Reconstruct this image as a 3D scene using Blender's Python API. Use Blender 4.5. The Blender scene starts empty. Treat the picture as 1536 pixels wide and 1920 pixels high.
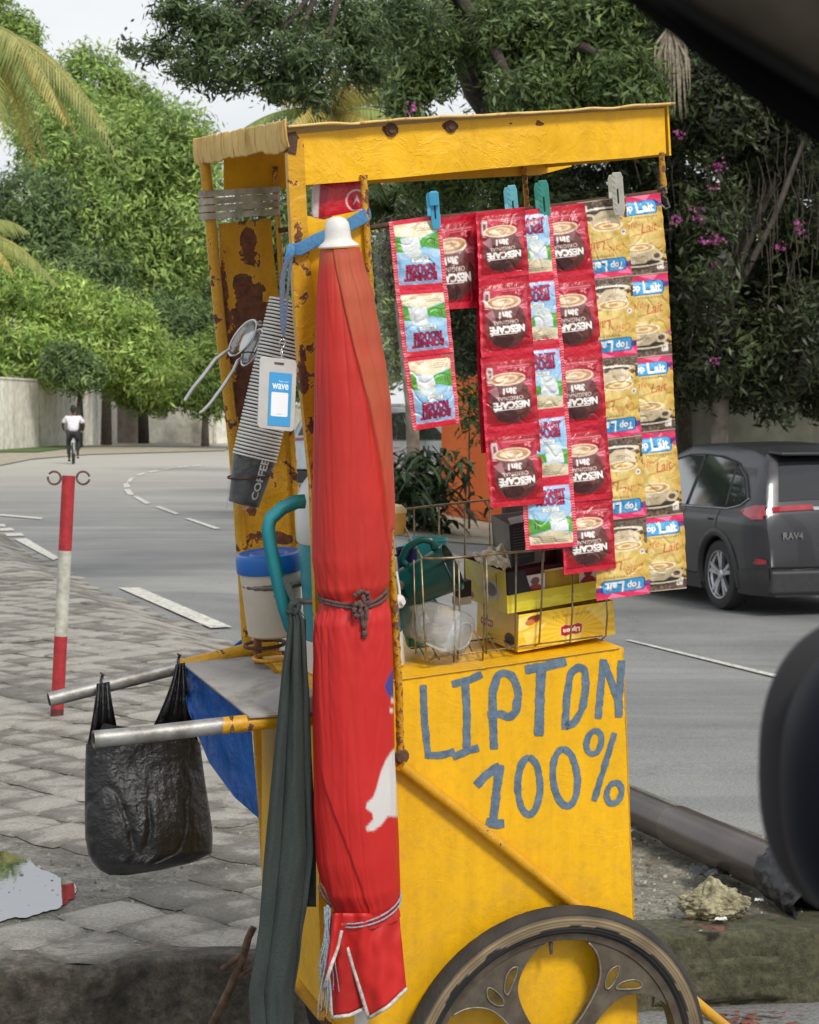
import bpy, bmesh, math, random
import numpy as np
from mathutils import Vector, Matrix, noise as mnoise
R = math.radians
sc = bpy.context.scene
COL = sc.collection
rng = random.Random(7)

# ------------------------------------------------------------------ camera
FPX = 4000.0; CX = 768.0; CY = 960.0; HOR = 775.0; CAMZ = 1.6
PIT = math.atan((CY - HOR) / FPX)
cd = bpy.data.cameras.new('camera'); cam = bpy.data.objects.new('camera', cd); COL.objects.link(cam)
cam.location = (0, 0, CAMZ); cam.rotation_euler = (R(90) - PIT, 0, 0)
cd.sensor_fit = 'VERTICAL'; cd.sensor_height = 24.0; cd.sensor_width = 36.0; cd.lens = 24.0 * FPX / 1920.0
cd.clip_start = 0.05; cd.clip_end = 3000
cd.dof.use_dof = True; cd.dof.focus_distance = 4.25; cd.dof.aperture_fstop = 14.0
sc.camera = cam
# ------------------------------------------------------------------ sky, sun, exposure
SUN_EL = R(44); SUN_AZ = R(152)      # azimuth clockwise from +Y
w = bpy.data.worlds.new('World'); sc.world = w; w.use_nodes = True
nt = w.node_tree; nt.nodes.clear()
out = nt.nodes.new('ShaderNodeOutputWorld'); bg = nt.nodes.new('ShaderNodeBackground')
sky = nt.nodes.new('ShaderNodeTexSky'); sky.sky_type = 'NISHITA'; sky.sun_disc = False
sky.sun_elevation = SUN_EL; sky.sun_rotation = SUN_AZ; sky.air_density = 1.2; sky.dust_density = 2.5
tc = nt.nodes.new('ShaderNodeTexCoord'); mp = nt.nodes.new('ShaderNodeMapping'); mp.inputs['Scale'].default_value = (1.3, 1.3, 4.0)
nz = nt.nodes.new('ShaderNodeTexNoise'); nz.inputs['Scale'].default_value = 2.2; nz.inputs['Detail'].default_value = 7
rp = nt.nodes.new('ShaderNodeValToRGB')
rp.color_ramp.elements[0].position = 0.35; rp.color_ramp.elements[0].color = (7.8, 8.3, 8.9, 1)
rp.color_ramp.elements[1].position = 0.62; rp.color_ramp.elements[1].color = (10.0, 10.1, 10.2, 1)
mx = nt.nodes.new('ShaderNodeMixRGB'); mx.inputs[0].default_value = 0.88
nt.links.new(tc.outputs['Generated'], mp.inputs['Vector']); nt.links.new(mp.outputs[0], nz.inputs['Vector'])
nt.links.new(nz.outputs['Fac'], rp.inputs[0]); nt.links.new(sky.outputs[0], mx.inputs[1]); nt.links.new(rp.outputs[0], mx.inputs[2])
nt.links.new(mx.outputs[0], bg.inputs['Color']); bg.inputs['Strength'].default_value = 0.1
nt.links.new(bg.outputs[0], out.inputs['Surface'])
sd = bpy.data.lights.new('sun', 'SUN'); sd.energy = 2.7; sd.angle = R(12); sd.color = (1.0, 0.95, 0.87)
so = bpy.data.objects.new('sun', sd); COL.objects.link(so)
sdir = Vector((math.sin(SUN_AZ) * math.cos(SUN_EL), math.cos(SUN_AZ) * math.cos(SUN_EL), math.sin(SUN_EL)))
so.rotation_euler = sdir.to_track_quat('Z', 'Y').to_euler()
sc.view_settings.view_transform = 'Standard'; sc.view_settings.look = 'None'
sc.view_settings.exposure = 0.0; sc.view_settings.gamma = 1.0

# ------------------------------------------------------------------ rays and planes
C0 = Vector((0, 0, CAMZ)); XR = Vector((1, 0, 0))
FW = Vector((0, math.cos(PIT), -math.sin(PIT))); UPV = Vector((0, math.sin(PIT), math.cos(PIT)))
def ray(px, py): return FW + XR * ((px - CX) / FPX) + UPV * ((CY - py) / FPX)
def plane(px, py, p0, n):
    d = ray(px, py); return C0 + d * ((p0 - C0).dot(n) / d.dot(n))
def AY(px, py, y):
    d = ray(px, py); return C0 + d * (y / d.y)
def GZ(px, py, z):
    d = ray(px, py); return C0 + d * ((z - CAMZ) / d.z)
# the cart's own frame (it leans: one wheel of the far side stands higher)
yaw, al, be = R(20.62), R(3.77), R(5.8)
u0 = Vector((math.cos(yaw), math.sin(yaw), 0)); v0 = Vector((-math.sin(yaw), math.cos(yaw), 0)); z0 = Vector((0, 0, 1))
CU = u0 * math.cos(be) + z0 * math.sin(be); z2 = z0 * math.cos(be) - u0 * math.sin(be)
CV = v0 * math.cos(al) + z2 * math.sin(al); CW = z2 * math.cos(al) - v0 * math.sin(al)
CO = Vector((-0.227, 4.078, 2.142))
def L(a, b, c): return CO + CU * a + CV * b + CW * c
def F(px, py, b=0.0): return plane(px, py, CO + CV * b, CV)
def loc(p):
    q = p - CO; return q.dot(CU), q.dot(CV), q.dot(CW)

def smooth(x, a, b):
    t = max(0.0, min(1.0, (x - a) / (b - a))); return t * t * (3 - 2 * t)
def zroad(x, y):
    return 0.04 - 0.45 * smooth(x, -2.0, 1.6) * smooth(y, 8.8, 18) * (1 - smooth(y, 60, 95))
def G(px, py, dz=0.0):
    z = 0.0
    for _ in range(40):
        p = GZ(px, py, z + dz)
        if p.y < 0 or p.y > 400: p.y = 400
        z = 0.5 * z + 0.5 * zroad(p.x, p.y)
    return p

# ------------------------------------------------------------------ object helpers
WM = {}
def tag(o, label=None, cat=None, group=None, kind=None):
    if label: o['label'] = label
    if cat: o['category'] = cat
    if group: o['group'] = group
    if kind: o['kind'] = kind
    return o
def thing(name, label, cat, loc_, group=None):
    o = bpy.data.objects.new(name, None); COL.objects.link(o); o.location = loc_; o.empty_display_size = 0.1
    WM[o] = Matrix.Translation(Vector(loc_)); return tag(o, label, cat, group)
def link(name, me, mat, parent=None, smooth_=False):
    if mat is not None:
        for m in (mat if isinstance(mat, (list, tuple)) else [mat]): me.materials.append(m)
    o = bpy.data.objects.new(name, me); COL.objects.link(o); WM[o] = Matrix.Identity(4)
    if smooth_: me.shade_smooth()
    if parent is not None:
        o.parent = parent; o.matrix_parent_inverse = WM[parent].inverted()
    return o
class MB:
    def __init__(s): s.v = []; s.f = []; s.c = []; s.mi = []; s.cm = 0
    def add(s, verts, faces, col=None):
        n = len(s.v); s.v += [tuple(p) for p in verts]; s.f += [tuple(i + n for i in f) for f in faces]
        s.mi += [s.cm] * len(faces)
        if col is not None: s.c += [col] * len(verts)
        return n
    def tube(s, pts, r, seg=12, cap=True, closed=False, flat=1.0, col=None):
        pts = [Vector(p) for p in pts]; n = len(pts); rs = r if isinstance(r, (list, tuple)) else [r] * n
        prev = None; vs = []
        for i, p in enumerate(pts):
            if closed: t = pts[(i + 1) % n] - pts[i - 1]
            else: t = pts[min(i + 1, n - 1)] - pts[max(i - 1, 0)]
            if t.length < 1e-9: t = Vector((0, 0, 1))
            t.normalize()
            if prev is None:
                a = Vector((0, 0, 1)) if abs(t.z) < .9 else Vector((0, 1, 0))
                x = t.cross(a).normalized()
            else: x = (prev - t * prev.dot(t)).normalized()
            prev = x; y = t.cross(x)
            for k in range(seg):
                th = 2 * math.pi * k / seg; vs.append(p + x * (math.cos(th) * rs[i]) + y * (math.sin(th) * rs[i] * flat))
        fs = []
        for i in range(n if closed else n - 1):
            j = (i + 1) % n
            for k in range(seg):
                l = (k + 1) % seg; fs.append((i * seg + k, i * seg + l, j * seg + l, j * seg + k))
        if cap and not closed:
            fs.append(tuple(range(seg))[::-1]); fs.append(tuple((n - 1) * seg + k for k in range(seg)))
        s.add(vs, fs, col); return s
    def prism(s, poly, th, col=None):
        poly = [Vector(p) for p in poly]; th = Vector(th); n = len(poly)
        s.add(poly + [p + th for p in poly], [tuple(range(n))[::-1], tuple(range(n, 2 * n))] + [(i, (i + 1) % n, n + (i + 1) % n, n + i) for i in range(n)], col); return s
    def box(s, o, a, b, c, col=None):
        o = Vector(o); a = Vector(a); b = Vector(b); s.prism([o, o + a, o + a + b, o + b], c, col); return s
    def lathe(s, o, ax, prof, seg=32, xdir=None, col=None):
        o = Vector(o); ax = Vector(ax).normalized(); x = Vector(xdir) if xdir is not None else ax.orthogonal()
        x = (x - ax * x.dot(ax)).normalized(); y = ax.cross(x); vs = []; fs = []
        for (r, h) in prof:
            for k in range(seg):
                t = 2 * math.pi * k / seg; vs.append(o + ax * h + x * (r * math.cos(t)) + y * (r * math.sin(t)))
        for i in range(len(prof) - 1):
            for k in range(seg):
                l = (k + 1) % seg; fs.append((i * seg + k, i * seg + l, (i + 1) * seg + l, (i + 1) * seg + k))
        s.add(vs, fs, col); return s
    def grid(s, fn, nu, nv, closed_u=False):
        vs = [fn(i / (nu - (0 if closed_u else 1)), j / (nv - 1)) for j in range(nv) for i in range(nu)]
        fs = []
        for j in range(nv - 1):
            for i in range(nu if closed_u else nu - 1):
                k = (i + 1) % nu; fs.append((j * nu + i, j * nu + k, (j + 1) * nu + k, (j + 1) * nu + i))
        s.add(vs, fs); return s
    def mesh(s, name, recalc=False, colname='Col'):
        me = bpy.data.meshes.new(name); me.from_pydata(s.v, [], s.f)
        if s.c and len(s.c) == len(s.v):
            a = me.color_attributes.new(colname, 'FLOAT_COLOR', 'POINT')
            arr = np.ones((len(s.v), 4), 'f'); arr[:, :3] = np.array(s.c, 'f')[:, :3]; a.data.foreach_set('color', arr.ravel())
        if any(s.mi): me.polygons.foreach_set('material_index', s.mi)
        me.update()
        if recalc:
            bm = bmesh.new(); bm.from_mesh(me); bmesh.ops.recalc_face_normals(bm, faces=bm.faces); bm.to_mesh(me); bm.free()
        return me
    def build(s, name, mat, parent=None, smooth_=False, recalc=True, bevel=0.0, auto=False):
        me = s.mesh(name, recalc); o = link(name, me, mat, parent, smooth_ or auto)
        if auto: shade_auto(me)
        if bevel:
            m = o.modifiers.new('bevel', 'BEVEL'); m.width = bevel; m.segments = 2; m.limit_method = 'ANGLE'
        return o
def shade_auto(me, ang=35):
    bm = bmesh.new(); bm.from_mesh(me)
    for e in bm.edges: e.smooth = not (len(e.link_faces) == 2 and e.calc_face_angle(0) > R(ang))
    bm.to_mesh(me); bm.free()
def N3(x, y=0, z=0): return mnoise.noise(Vector((x, y, z)))
def lin(c):
    return tuple(((v / 255.0) / 12.92 if v / 255.0 <= .04045 else ((v / 255.0 + .055) / 1.055) ** 2.4) for v in c)

# ------------------------------------------------------------------ materials
def newmat(name):
    m = bpy.data.materials.new(name); m.use_nodes = True; nt = m.node_tree; return m, nt, nt.nodes['Principled BSDF']
def nd(nt, t, **k):
    n = nt.nodes.new(t)
    for a, b in k.items():
        if isinstance(getattr(n, a, None), bpy.types.bpy_prop_collection): continue
        setattr(n, a, b)
    return n
def noise_node(nt, scale, detail=6, rough=.6, vec=None, dist=0.0):
    n = nt.nodes.new('ShaderNodeTexNoise'); n.inputs['Scale'].default_value = scale; n.inputs['Detail'].default_value = detail
    n.inputs['Roughness'].default_value = rough; n.inputs['Distortion'].default_value = dist
    if vec is None:
        t = nt.nodes.new('ShaderNodeTexCoord'); vec = t.outputs['Object']
    nt.links.new(vec, n.inputs['Vector']); return n
def ramp(nt, fac, stops):
    r = nt.nodes.new('ShaderNodeValToRGB'); e = r.color_ramp.elements
    while len(e) < len(stops): e.new(.5)
    for q, (p, c) in zip(e, stops):
        q.position = p; q.color = tuple(c) + (1,) if len(c) == 3 else c
    nt.links.new(fac, r.inputs[0]); return r
def mixc(nt, fac, a, b, mode='MIX'):
    m = nt.nodes.new('ShaderNodeMixRGB'); m.blend_type = mode
    for i, x in ((0, fac), (1, a), (2, b)):
        if isinstance(x, (int, float)): m.inputs[i].default_value = x
        elif isinstance(x, tuple): m.inputs[i].default_value = x + (1,) if len(x) == 3 else x
        else: nt.links.new(x, m.inputs[i])
    return m
def bump(nt, bsdf, h, strength, dist=.01, prev=None):
    b = nt.nodes.new('ShaderNodeBump'); b.inputs['Strength'].default_value = strength; b.inputs['Distance'].default_value = dist
    nt.links.new(h, b.inputs['Height'])
    if prev is not None: nt.links.new(prev.outputs[0], b.inputs['Normal'])
    nt.links.new(b.outputs[0], bsdf.inputs['Normal']); return b
def surf(name, c1, c2=None, scale=20, rough=.6, metal=0, bumps=0, bscale=None, bdist=.003, lo=.35, hi=.65, spec=.5, detail=6, coat=0):
    m, nt, b = newmat(name); c2 = c2 or tuple(x * .75 for x in c1)
    n = noise_node(nt, scale, detail); r = ramp(nt, n.outputs['Fac'], [(lo, c2), (hi, c1)])
    nt.links.new(r.outputs[0], b.inputs['Base Color']); b.inputs['Roughness'].default_value = rough; b.inputs['Metallic'].default_value = metal
    b.inputs['Specular IOR Level'].default_value = spec; b.inputs['Coat Weight'].default_value = coat
    if bumps:
        n2 = noise_node(nt, bscale or scale * 3, 8); bump(nt, b, n2.outputs['Fac'], bumps, bdist)
    return m
def vcol(name, rough=.5, metal=0, spec=.5, bumps=0, bscale=60, bdist=.002, dirt=0.0, dirtc=(.1, .08, .06), transl=0.0, coat=0, dscale=8):
    m, nt, b = newmat(name); a = nt.nodes.new('ShaderNodeAttribute'); a.attribute_name = 'Col'; o = a.outputs['Color']
    if dirt:
        n = noise_node(nt, dscale, 8); r = ramp(nt, n.outputs['Fac'], [(.45, (0, 0, 0)), (.75, (dirt,) * 3)]); mm = mixc(nt, r.outputs[0], o, dirtc); o = mm.outputs[0]
    nt.links.new(o, b.inputs['Base Color']); b.inputs['Roughness'].default_value = rough; b.inputs['Metallic'].default_value = metal
    b.inputs['Specular IOR Level'].default_value = spec; b.inputs['Coat Weight'].default_value = coat
    if bumps:
        n = noise_node(nt, bscale, 5, dist=.6); bump(nt, b, n.outputs['Fac'], bumps, bdist)
    if transl:
        t = nt.nodes.new('ShaderNodeBsdfTranslucent'); s = nt.nodes.new('ShaderNodeMixShader'); s.inputs[0].default_value = transl
        nt.links.new(o, t.inputs['Color']); nt.links.new(b.outputs[0], s.inputs[1]); nt.links.new(t.outputs[0], s.inputs[2])
        nt.links.new(s.outputs[0], nt.nodes['Material Output'].inputs['Surface'])
    return m
RUST1 = (.075, .028, .018); RUST2 = (.20, .075, .03)
def paint(name, base, thr=.68, bumps=.35, rough=.42, fscale=9.0, base2=None, dirt=.25):
    """old enamel paint: brush waves, chips showing rust, 'wear' attribute lets rust through"""
    m, nt, b = newmat(name)
    big = noise_node(nt, 2.5, 4); v = ramp(nt, big.outputs['Fac'], [(.3, base2 or tuple(x * .82 for x in base)), (.7, base)])
    gr = noise_node(nt, 45, 8, .75); g = ramp(nt, gr.outputs['Fac'], [(.5, (0, 0, 0)), (.8, (dirt,) * 3)])
    tcz = nt.nodes.new('ShaderNodeTexCoord'); mpz = nt.nodes.new('ShaderNodeMapping'); mpz.inputs['Scale'].default_value = (26, 26, 1.6); nt.links.new(tcz.outputs['Object'], mpz.inputs['Vector']); stn = noise_node(nt, 1.0, 6, .65, mpz.outputs[0]); sr = ramp(nt, stn.outputs['Fac'], [(.3, (.86, .84, .8)), (.6, (1.04, 1.03, 1.0))]); v = mixc(nt, .8, v.outputs[0], sr.outputs[0], 'MULTIPLY')
    sz = nt.nodes.new('ShaderNodeSeparateXYZ'); nt.links.new(tcz.outputs['Object'], sz.inputs[0]); mrz = nt.nodes.new('ShaderNodeMapRange'); mrz.inputs[1].default_value = 1.0; mrz.inputs[2].default_value = .35; nt.links.new(sz.outputs[2], mrz.inputs[0])
    dn = noise_node(nt, 16, 9, .8); da = nt.nodes.new('ShaderNodeMath'); da.operation = 'MULTIPLY_ADD'; nt.links.new(mrz.outputs[0], da.inputs[0]); da.inputs[1].default_value = .16; nt.links.new(dn.outputs['Fac'], da.inputs[2]); dr = ramp(nt, da.outputs[0], [(.56, (0, 0, 0)), (.80, (.30, .30, .30))]); v = mixc(nt, dr.outputs[0], v.outputs[0], (.30, .19, .06))
    c = mixc(nt, g.outputs[0], v.outputs[0], (.12, .07, .02))
    at = nt.nodes.new('ShaderNodeAttribute'); at.attribute_name = 'wear'
    n1 = noise_node(nt, fscale, 9, .68, dist=.3)
    ad = nt.nodes.new('ShaderNodeMath'); ad.operation = 'ADD'; nt.links.new(n1.outputs['Fac'], ad.inputs[0]); nt.links.new(at.outputs['Fac'], ad.inputs[1])
    mk = ramp(nt, ad.outputs[0], [(thr, (0, 0, 0)), (min(.99, thr + .015), (1, 1, 1))])
    ed = ramp(nt, ad.outputs[0], [(thr - .03, (0, 0, 0)), (thr - .005, (.6, .6, .6)), (min(.99, thr + .01), (0, 0, 0))])
    rn = noise_node(nt, 60, 6); rc = ramp(nt, rn.outputs['Fac'], [(.35, RUST1), (.7, RUST2)])
    c1 = mixc(nt, ed.outputs[0], c.outputs[0], tuple(min(1, x * 1.15 + .05) for x in base))
    c2 = mixc(nt, mk.outputs[0], c1.outputs[0], rc.outputs[0]); nt.links.new(c2.outputs[0], b.inputs['Base Color'])
    rr = ramp(nt, mk.outputs[0], [(0, (rough,) * 3), (1, (.85,) * 3)]); nt.links.new(rr.outputs[0], b.inputs['Roughness'])
    wv = noise_node(nt, 9, 5, .6, dist=.8); wr = ramp(nt, wv.outputs['Fac'], [(.35, (0, 0, 0)), (.55, (1, 1, 1)), (.565, (.55, .55, .55)), (.8, (.3, .3, .3))])
    b1 = bump(nt, b, wr.outputs[0], bumps * .5, .004)
    b2 = bump(nt, b, gr.outputs['Fac'], bumps * .5, .003, b1); bump(nt, b, mk.outputs[0], -.6, .002, b2)
    return m
YEL = lin((244, 186, 6))
M = {}
M['yellow'] = paint('yellow_paint', YEL, .725, .35, fscale=11, dirt=.28)
M['yellow_fascia'] = paint('yellow_paint_fascia', YEL, .74, .9, fscale=10, dirt=.12)
M['yellow_old'] = paint('yellow_paint_old', lin((210, 155, 15)), .575, .8, fscale=16, dirt=.5)
M['yellow_pipe'] = paint('yellow_paint_pipe', lin((214, 158, 18)), .63, .6, fscale=22)
M['yellow_rebar'] = paint('yellow_paint_bar', lin((195, 142, 22)), .52, .8, fscale=60)

M['rust'] = surf('rusty_steel', (.13, .06, .035), (.05, .03, .022), 40, .85, 0, .8, 120)
M['steel_dull'] = surf('dull_steel', (.20, .18, .15), (.09, .075, .06), 60, .45, .6, .4, 150)
M['wire'] = surf('brass_wire', (.36, .29, .17), (.16, .12, .07), 60, .4, .7)
M['chrome'] = surf('polished_steel', (.6, .6, .6), (.45, .45, .44), 20, .18, 1)
M['white_plastic'] = surf('white_plastic', (.72, .71, .68), (.60, .58, .54), 14, .35, bumps=.05)
M['tub'] = surf('cloudy_plastic', (.62, .56, .47), (.50, .44, .36), 6, .45, bumps=.05)
M['blue_lid'] = surf('blue_plastic', lin((28, 108, 190)), lin((20, 90, 170)), 5, .35)
M['teal'] = surf('teal_plastic', lin((38, 140, 150)), lin((28, 118, 130)), 6, .35, bumps=.1, bscale=80)
M['teal_light'] = surf('turquoise_plastic', lin((70, 185, 185)), lin((50, 160, 165)), 6, .35)
M['green_dark'] = surf('dark_green_plastic', lin((16, 72, 66)), lin((12, 55, 52)), 6, .3)
M['navy'] = surf('navy_plastic', lin((40, 40, 90)), None, 6, .35)
M['blue_strap'] = surf('blue_webbing', lin((78, 134, 178)), lin((62, 112, 156)), 200, .75, bumps=.3, bscale=600)
M['lanyard'] = surf('grey_blue_ribbon', lin((92, 104, 128)), lin((74, 84, 108)), 200, .75)
M['apron'] = surf('dark_green_cloth', lin((62, 69, 67)), lin((50, 57, 56)), 300, .9, bumps=.25, bscale=900, spec=.2)
M['rope'] = surf('brown_cord', lin((112, 88, 82)), lin((70, 52, 50)), 300, .9, bumps=.8, bscale=500)
M['cord_blue'] = surf('grey_string', lin((165, 180, 190)), lin((110, 125, 140)), 300, .85, bumps=.6, bscale=500)
M['tape'] = surf('grey_white_tape', lin((190, 184, 172)), lin((140, 130, 116)), 30, .7, bumps=.4, bscale=120)
M['wood'] = surf('brown_wood', lin((150, 88, 50)), lin((110, 60, 34)), 60, .65)
M['black'] = surf('black_rubber', (.02, .02, .02), (.012, .012, .012), 30, .7)
M['letters'] = surf('blue_grey_brush_paint', lin((104, 124, 142)), lin((76, 98, 120)), 55, .55, bumps=.5, bscale=160)

# ================================================================== THE SETTING
def struct(o): o['kind'] = 'structure'; return o
# ---- asphalt road: one sheet to the horizon
def asphalt():
    m, nt, b = newmat('asphalt')
    big = noise_node(nt, .35, 5); r = ramp(nt, big.outputs['Fac'], [(.3, (.145, .148, .148)), (.7, (.27, .268, .26))])
    fine = noise_node(nt, 75, 6, .8); f = ramp(nt, fine.outputs['Fac'], [(.40, (.62,) * 3), (.60, (1.32,) * 3)])
    c = mixc(nt, 1.0, r.outputs[0], f.outputs[0], 'MULTIPLY')
    # worn wheel tracks and patches
    t = nt.nodes.new('ShaderNodeTexCoord'); mp = nt.nodes.new('ShaderNodeMapping'); mp.inputs['Scale'].default_value = (.05, .9, 1); mp.inputs['Rotation'].default_value = (0, 0, R(-16))
    nt.links.new(t.outputs['Object'], mp.inputs['Vector']); st = noise_node(nt, 1.6, 5, .6, mp.outputs[0], .8)
    s = ramp(nt, st.outputs['Fac'], [(.40, (.90,) * 3), (.62, (1.12, 1.11, 1.08))]); c2 = mixc(nt, 1.0, c.outputs[0], s.outputs[0], 'MULTIPLY')
    v = nt.nodes.new('ShaderNodeTexVoronoi'); v.feature = 'DISTANCE_TO_EDGE'; v.inputs['Scale'].default_value = .55
    wn = noise_node(nt, 2.2, 5); wm = mixc(nt, .35, t.outputs['Object'], wn.outputs['Color']); nt.links.new(wm.outputs[0], v.inputs['Vector'])
    k = ramp(nt, v.outputs['Distance'], [(0, (.62,) * 3), (.006, (1,) * 3)]); c3 = mixc(nt, .45, c2.outputs[0], k.outputs[0], 'MULTIPLY')
    sx_ = nt.nodes.new('ShaderNodeSeparateXYZ'); nt.links.new(t.outputs['Object'], sx_.inputs[0]); dm = nt.nodes.new('ShaderNodeMapRange'); dm.inputs[1].default_value = 28; dm.inputs[2].default_value = 62; dm.inputs[4].default_value = .75; nt.links.new(sx_.outputs[1], dm.inputs[0]); c3 = mixc(nt, dm.outputs[0], c3.outputs[0], (.47, .44, .38))  # far stretch painted paler: sunlight put into the asphalt colour
    nt.links.new(c3.outputs[0], b.inputs['Base Color']); b.inputs['Roughness'].default_value = .72
    bump(nt, b, fine.outputs['Fac'], .5, .01); return m
M['asphalt'] = asphalt()
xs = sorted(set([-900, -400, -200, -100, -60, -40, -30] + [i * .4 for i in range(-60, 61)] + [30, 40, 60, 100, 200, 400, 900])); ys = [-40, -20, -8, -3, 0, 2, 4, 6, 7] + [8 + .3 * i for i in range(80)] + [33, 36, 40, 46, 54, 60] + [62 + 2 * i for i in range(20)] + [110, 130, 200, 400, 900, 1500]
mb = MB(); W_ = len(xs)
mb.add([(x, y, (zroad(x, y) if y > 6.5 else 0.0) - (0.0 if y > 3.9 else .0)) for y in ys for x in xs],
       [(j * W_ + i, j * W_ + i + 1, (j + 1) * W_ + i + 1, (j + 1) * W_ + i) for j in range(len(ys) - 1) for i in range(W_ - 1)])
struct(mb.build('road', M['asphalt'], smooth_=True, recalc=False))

# ---- pavement: kerb line and far edge
K0 = Vector((-1.02, 5.33)); KD = (Vector((1.10, 5.75)) - K0).normalized()
def kerb(x): return K0.y + (x - K0.x) * KD.y / KD.x
EDGE = [(GZ(px, py, .16).x, GZ(px, py, .16).y) for px, py in ((1536, 1562), (1340, 1500), (1180, 1437), (800, 1312), (440, 1190), (225, 1108), (60, 1032), (0, 985))]
EDGE = [(6.0, EDGE[0][1] - 2.2)] + EDGE + [(-12, 34)]
def edge_y(x):
    for (x1, y1), (x0, y0) in zip(EDGE, EDGE[1:]):
        if x0 <= x <= x1: return y0 + (y1 - y0) * (x - x0) / (x1 - x0)
    return EDGE[0][1] if x > EDGE[0][0] else EDGE[-1][1]
def zpave(x, y):
    e = edge_y(x); t = smooth(y, e - 1.6, e); return .2 - .10 * t + .004 * N3(x * 2, y * 2)
def concrete_mat():
    m, nt, b = newmat('wet_mossy_concrete')
    n = noise_node(nt, 1.7, 8, .65); r = ramp(nt, n.outputs['Fac'], [(.28, (.075, .070, .040)), (.5, (.16, .148, .105)), (.72, (.28, .26, .215))])
    g = noise_node(nt, 80, 8, .82); gr = ramp(nt, g.outputs['Fac'], [(.40, (.42,) * 3), (.60, (1.5,) * 3)]); t = nt.nodes.new('ShaderNodeTexCoord'); sx_ = nt.nodes.new('ShaderNodeSeparateXYZ'); nt.links.new(t.outputs['Object'], sx_.inputs[0]); mr = nt.nodes.new('ShaderNodeMapRange'); mr.inputs[1].default_value = .5; mr.inputs[2].default_value = -.1; nt.links.new(sx_.outputs[0], mr.inputs[0])
    n5 = noise_node(nt, 6, 8, .7); dry = ramp(nt, n5.outputs['Fac'], [(.35, (.10, .09, .07)), (.65, (.19, .175, .145))]); r = mixc(nt, mr.outputs[0], r.outputs[0], dry.outputs[0])
    n6 = noise_node(nt, 14, 9, .75, dist=.5); g6 = ramp(nt, n6.outputs['Fac'], [(.36, (.42,) * 3), (.5, (1,) * 3), (.64, (1.8,) * 3)]); r = mixc(nt, .9, r.outputs[0], g6.outputs[0], 'MULTIPLY')
    c = mixc(nt, 1, r.outputs[0], gr.outputs[0], 'MULTIPLY')
    nt.links.new(c.outputs[0], b.inputs['Base Color'])
    rr = ramp(nt, n.outputs['Fac'], [(.3, (.28,) * 3), (.6, (.8,) * 3)]); nt.links.new(rr.outputs[0], b.inputs['Roughness']); bump(nt, b, g.outputs['Fac'], .6, .008); return m
M['concrete'] = concrete_mat()
xs = [-12 + .5 * i for i in range(20)] + [-2 + .08 * i for i in range(63)] + [3.2, 3.8, 4.5, 5.2, 6.0]
mb = MB(); NT = 60
rows = []
for x in xs:
    e = edge_y(x); k = kerb(x)
    rows.append([(x, k + .03 + (e - k - .03) * (j / NT) ** 1.5) for j in range(NT + 1)])
vs = []
for rw in rows:
    vs.append((rw[0][0], rw[0][1], -.1)); vs += [(x, y, zpave(x, y) - .012) for x, y in rw]; vs.append((rw[-1][0], rw[-1][1], -.3))
n_ = NT + 3
mb.add(vs, [(i * n_ + j, (i + 1) * n_ + j, (i + 1) * n_ + j + 1, i * n_ + j + 1) for i in range(len(rows) - 1) for j in range(n_ - 1)])
struct(mb.build('pavement', M['concrete'], recalc=False, smooth_=True))

# ---- worn paving stones let into the left half of the pavement
def stones_mat():
    m, nt, b = newmat('worn_paving_stone'); a = nt.nodes.new('ShaderNodeAttribute'); a.attribute_name = 'Col'
    sp = nt.nodes.new('ShaderNodeSeparateColor'); nt.links.new(a.outputs['Color'], sp.inputs[0])
    n = noise_node(nt, 5, 8, .72, dist=.6); s1 = nt.nodes.new('ShaderNodeMath'); s1.operation = 'MULTIPLY_ADD'; nt.links.new(sp.outputs[0], s1.inputs[0]); s1.inputs[1].default_value = .17; nt.links.new(n.outputs['Fac'], s1.inputs[2])
    s2 = nt.nodes.new('ShaderNodeMath'); s2.operation = 'MULTIPLY_ADD'; nt.links.new(sp.outputs[1], s2.inputs[0]); s2.inputs[1].default_value = .24; nt.links.new(s1.outputs[0], s2.inputs[2])
    r = ramp(nt, s2.outputs[0], [(.44, (.105, .095, .076)), (.66, (.175, .16, .135)), (.73, (.28, .26, .225)), (.95, (.37, .345, .30))])
    g = noise_node(nt, 90, 7, .8); gr = ramp(nt, g.outputs['Fac'], [(.40, (.68,) * 3), (.60, (1.2,) * 3)]); c = mixc(nt, 1, r.outputs[0], gr.outputs[0], 'MULTIPLY')
    nt.links.new(c.outputs[0], b.inputs['Base Color']); b.inputs['Roughness'].default_value = .75; bump(nt, b, g.outputs['Fac'], .5, .006)
    return m
mb = MB(); sx, sy = .33, .40; r2 = random.Random(3)
PUD = [G(px, py) for px, py in ()]
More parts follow.
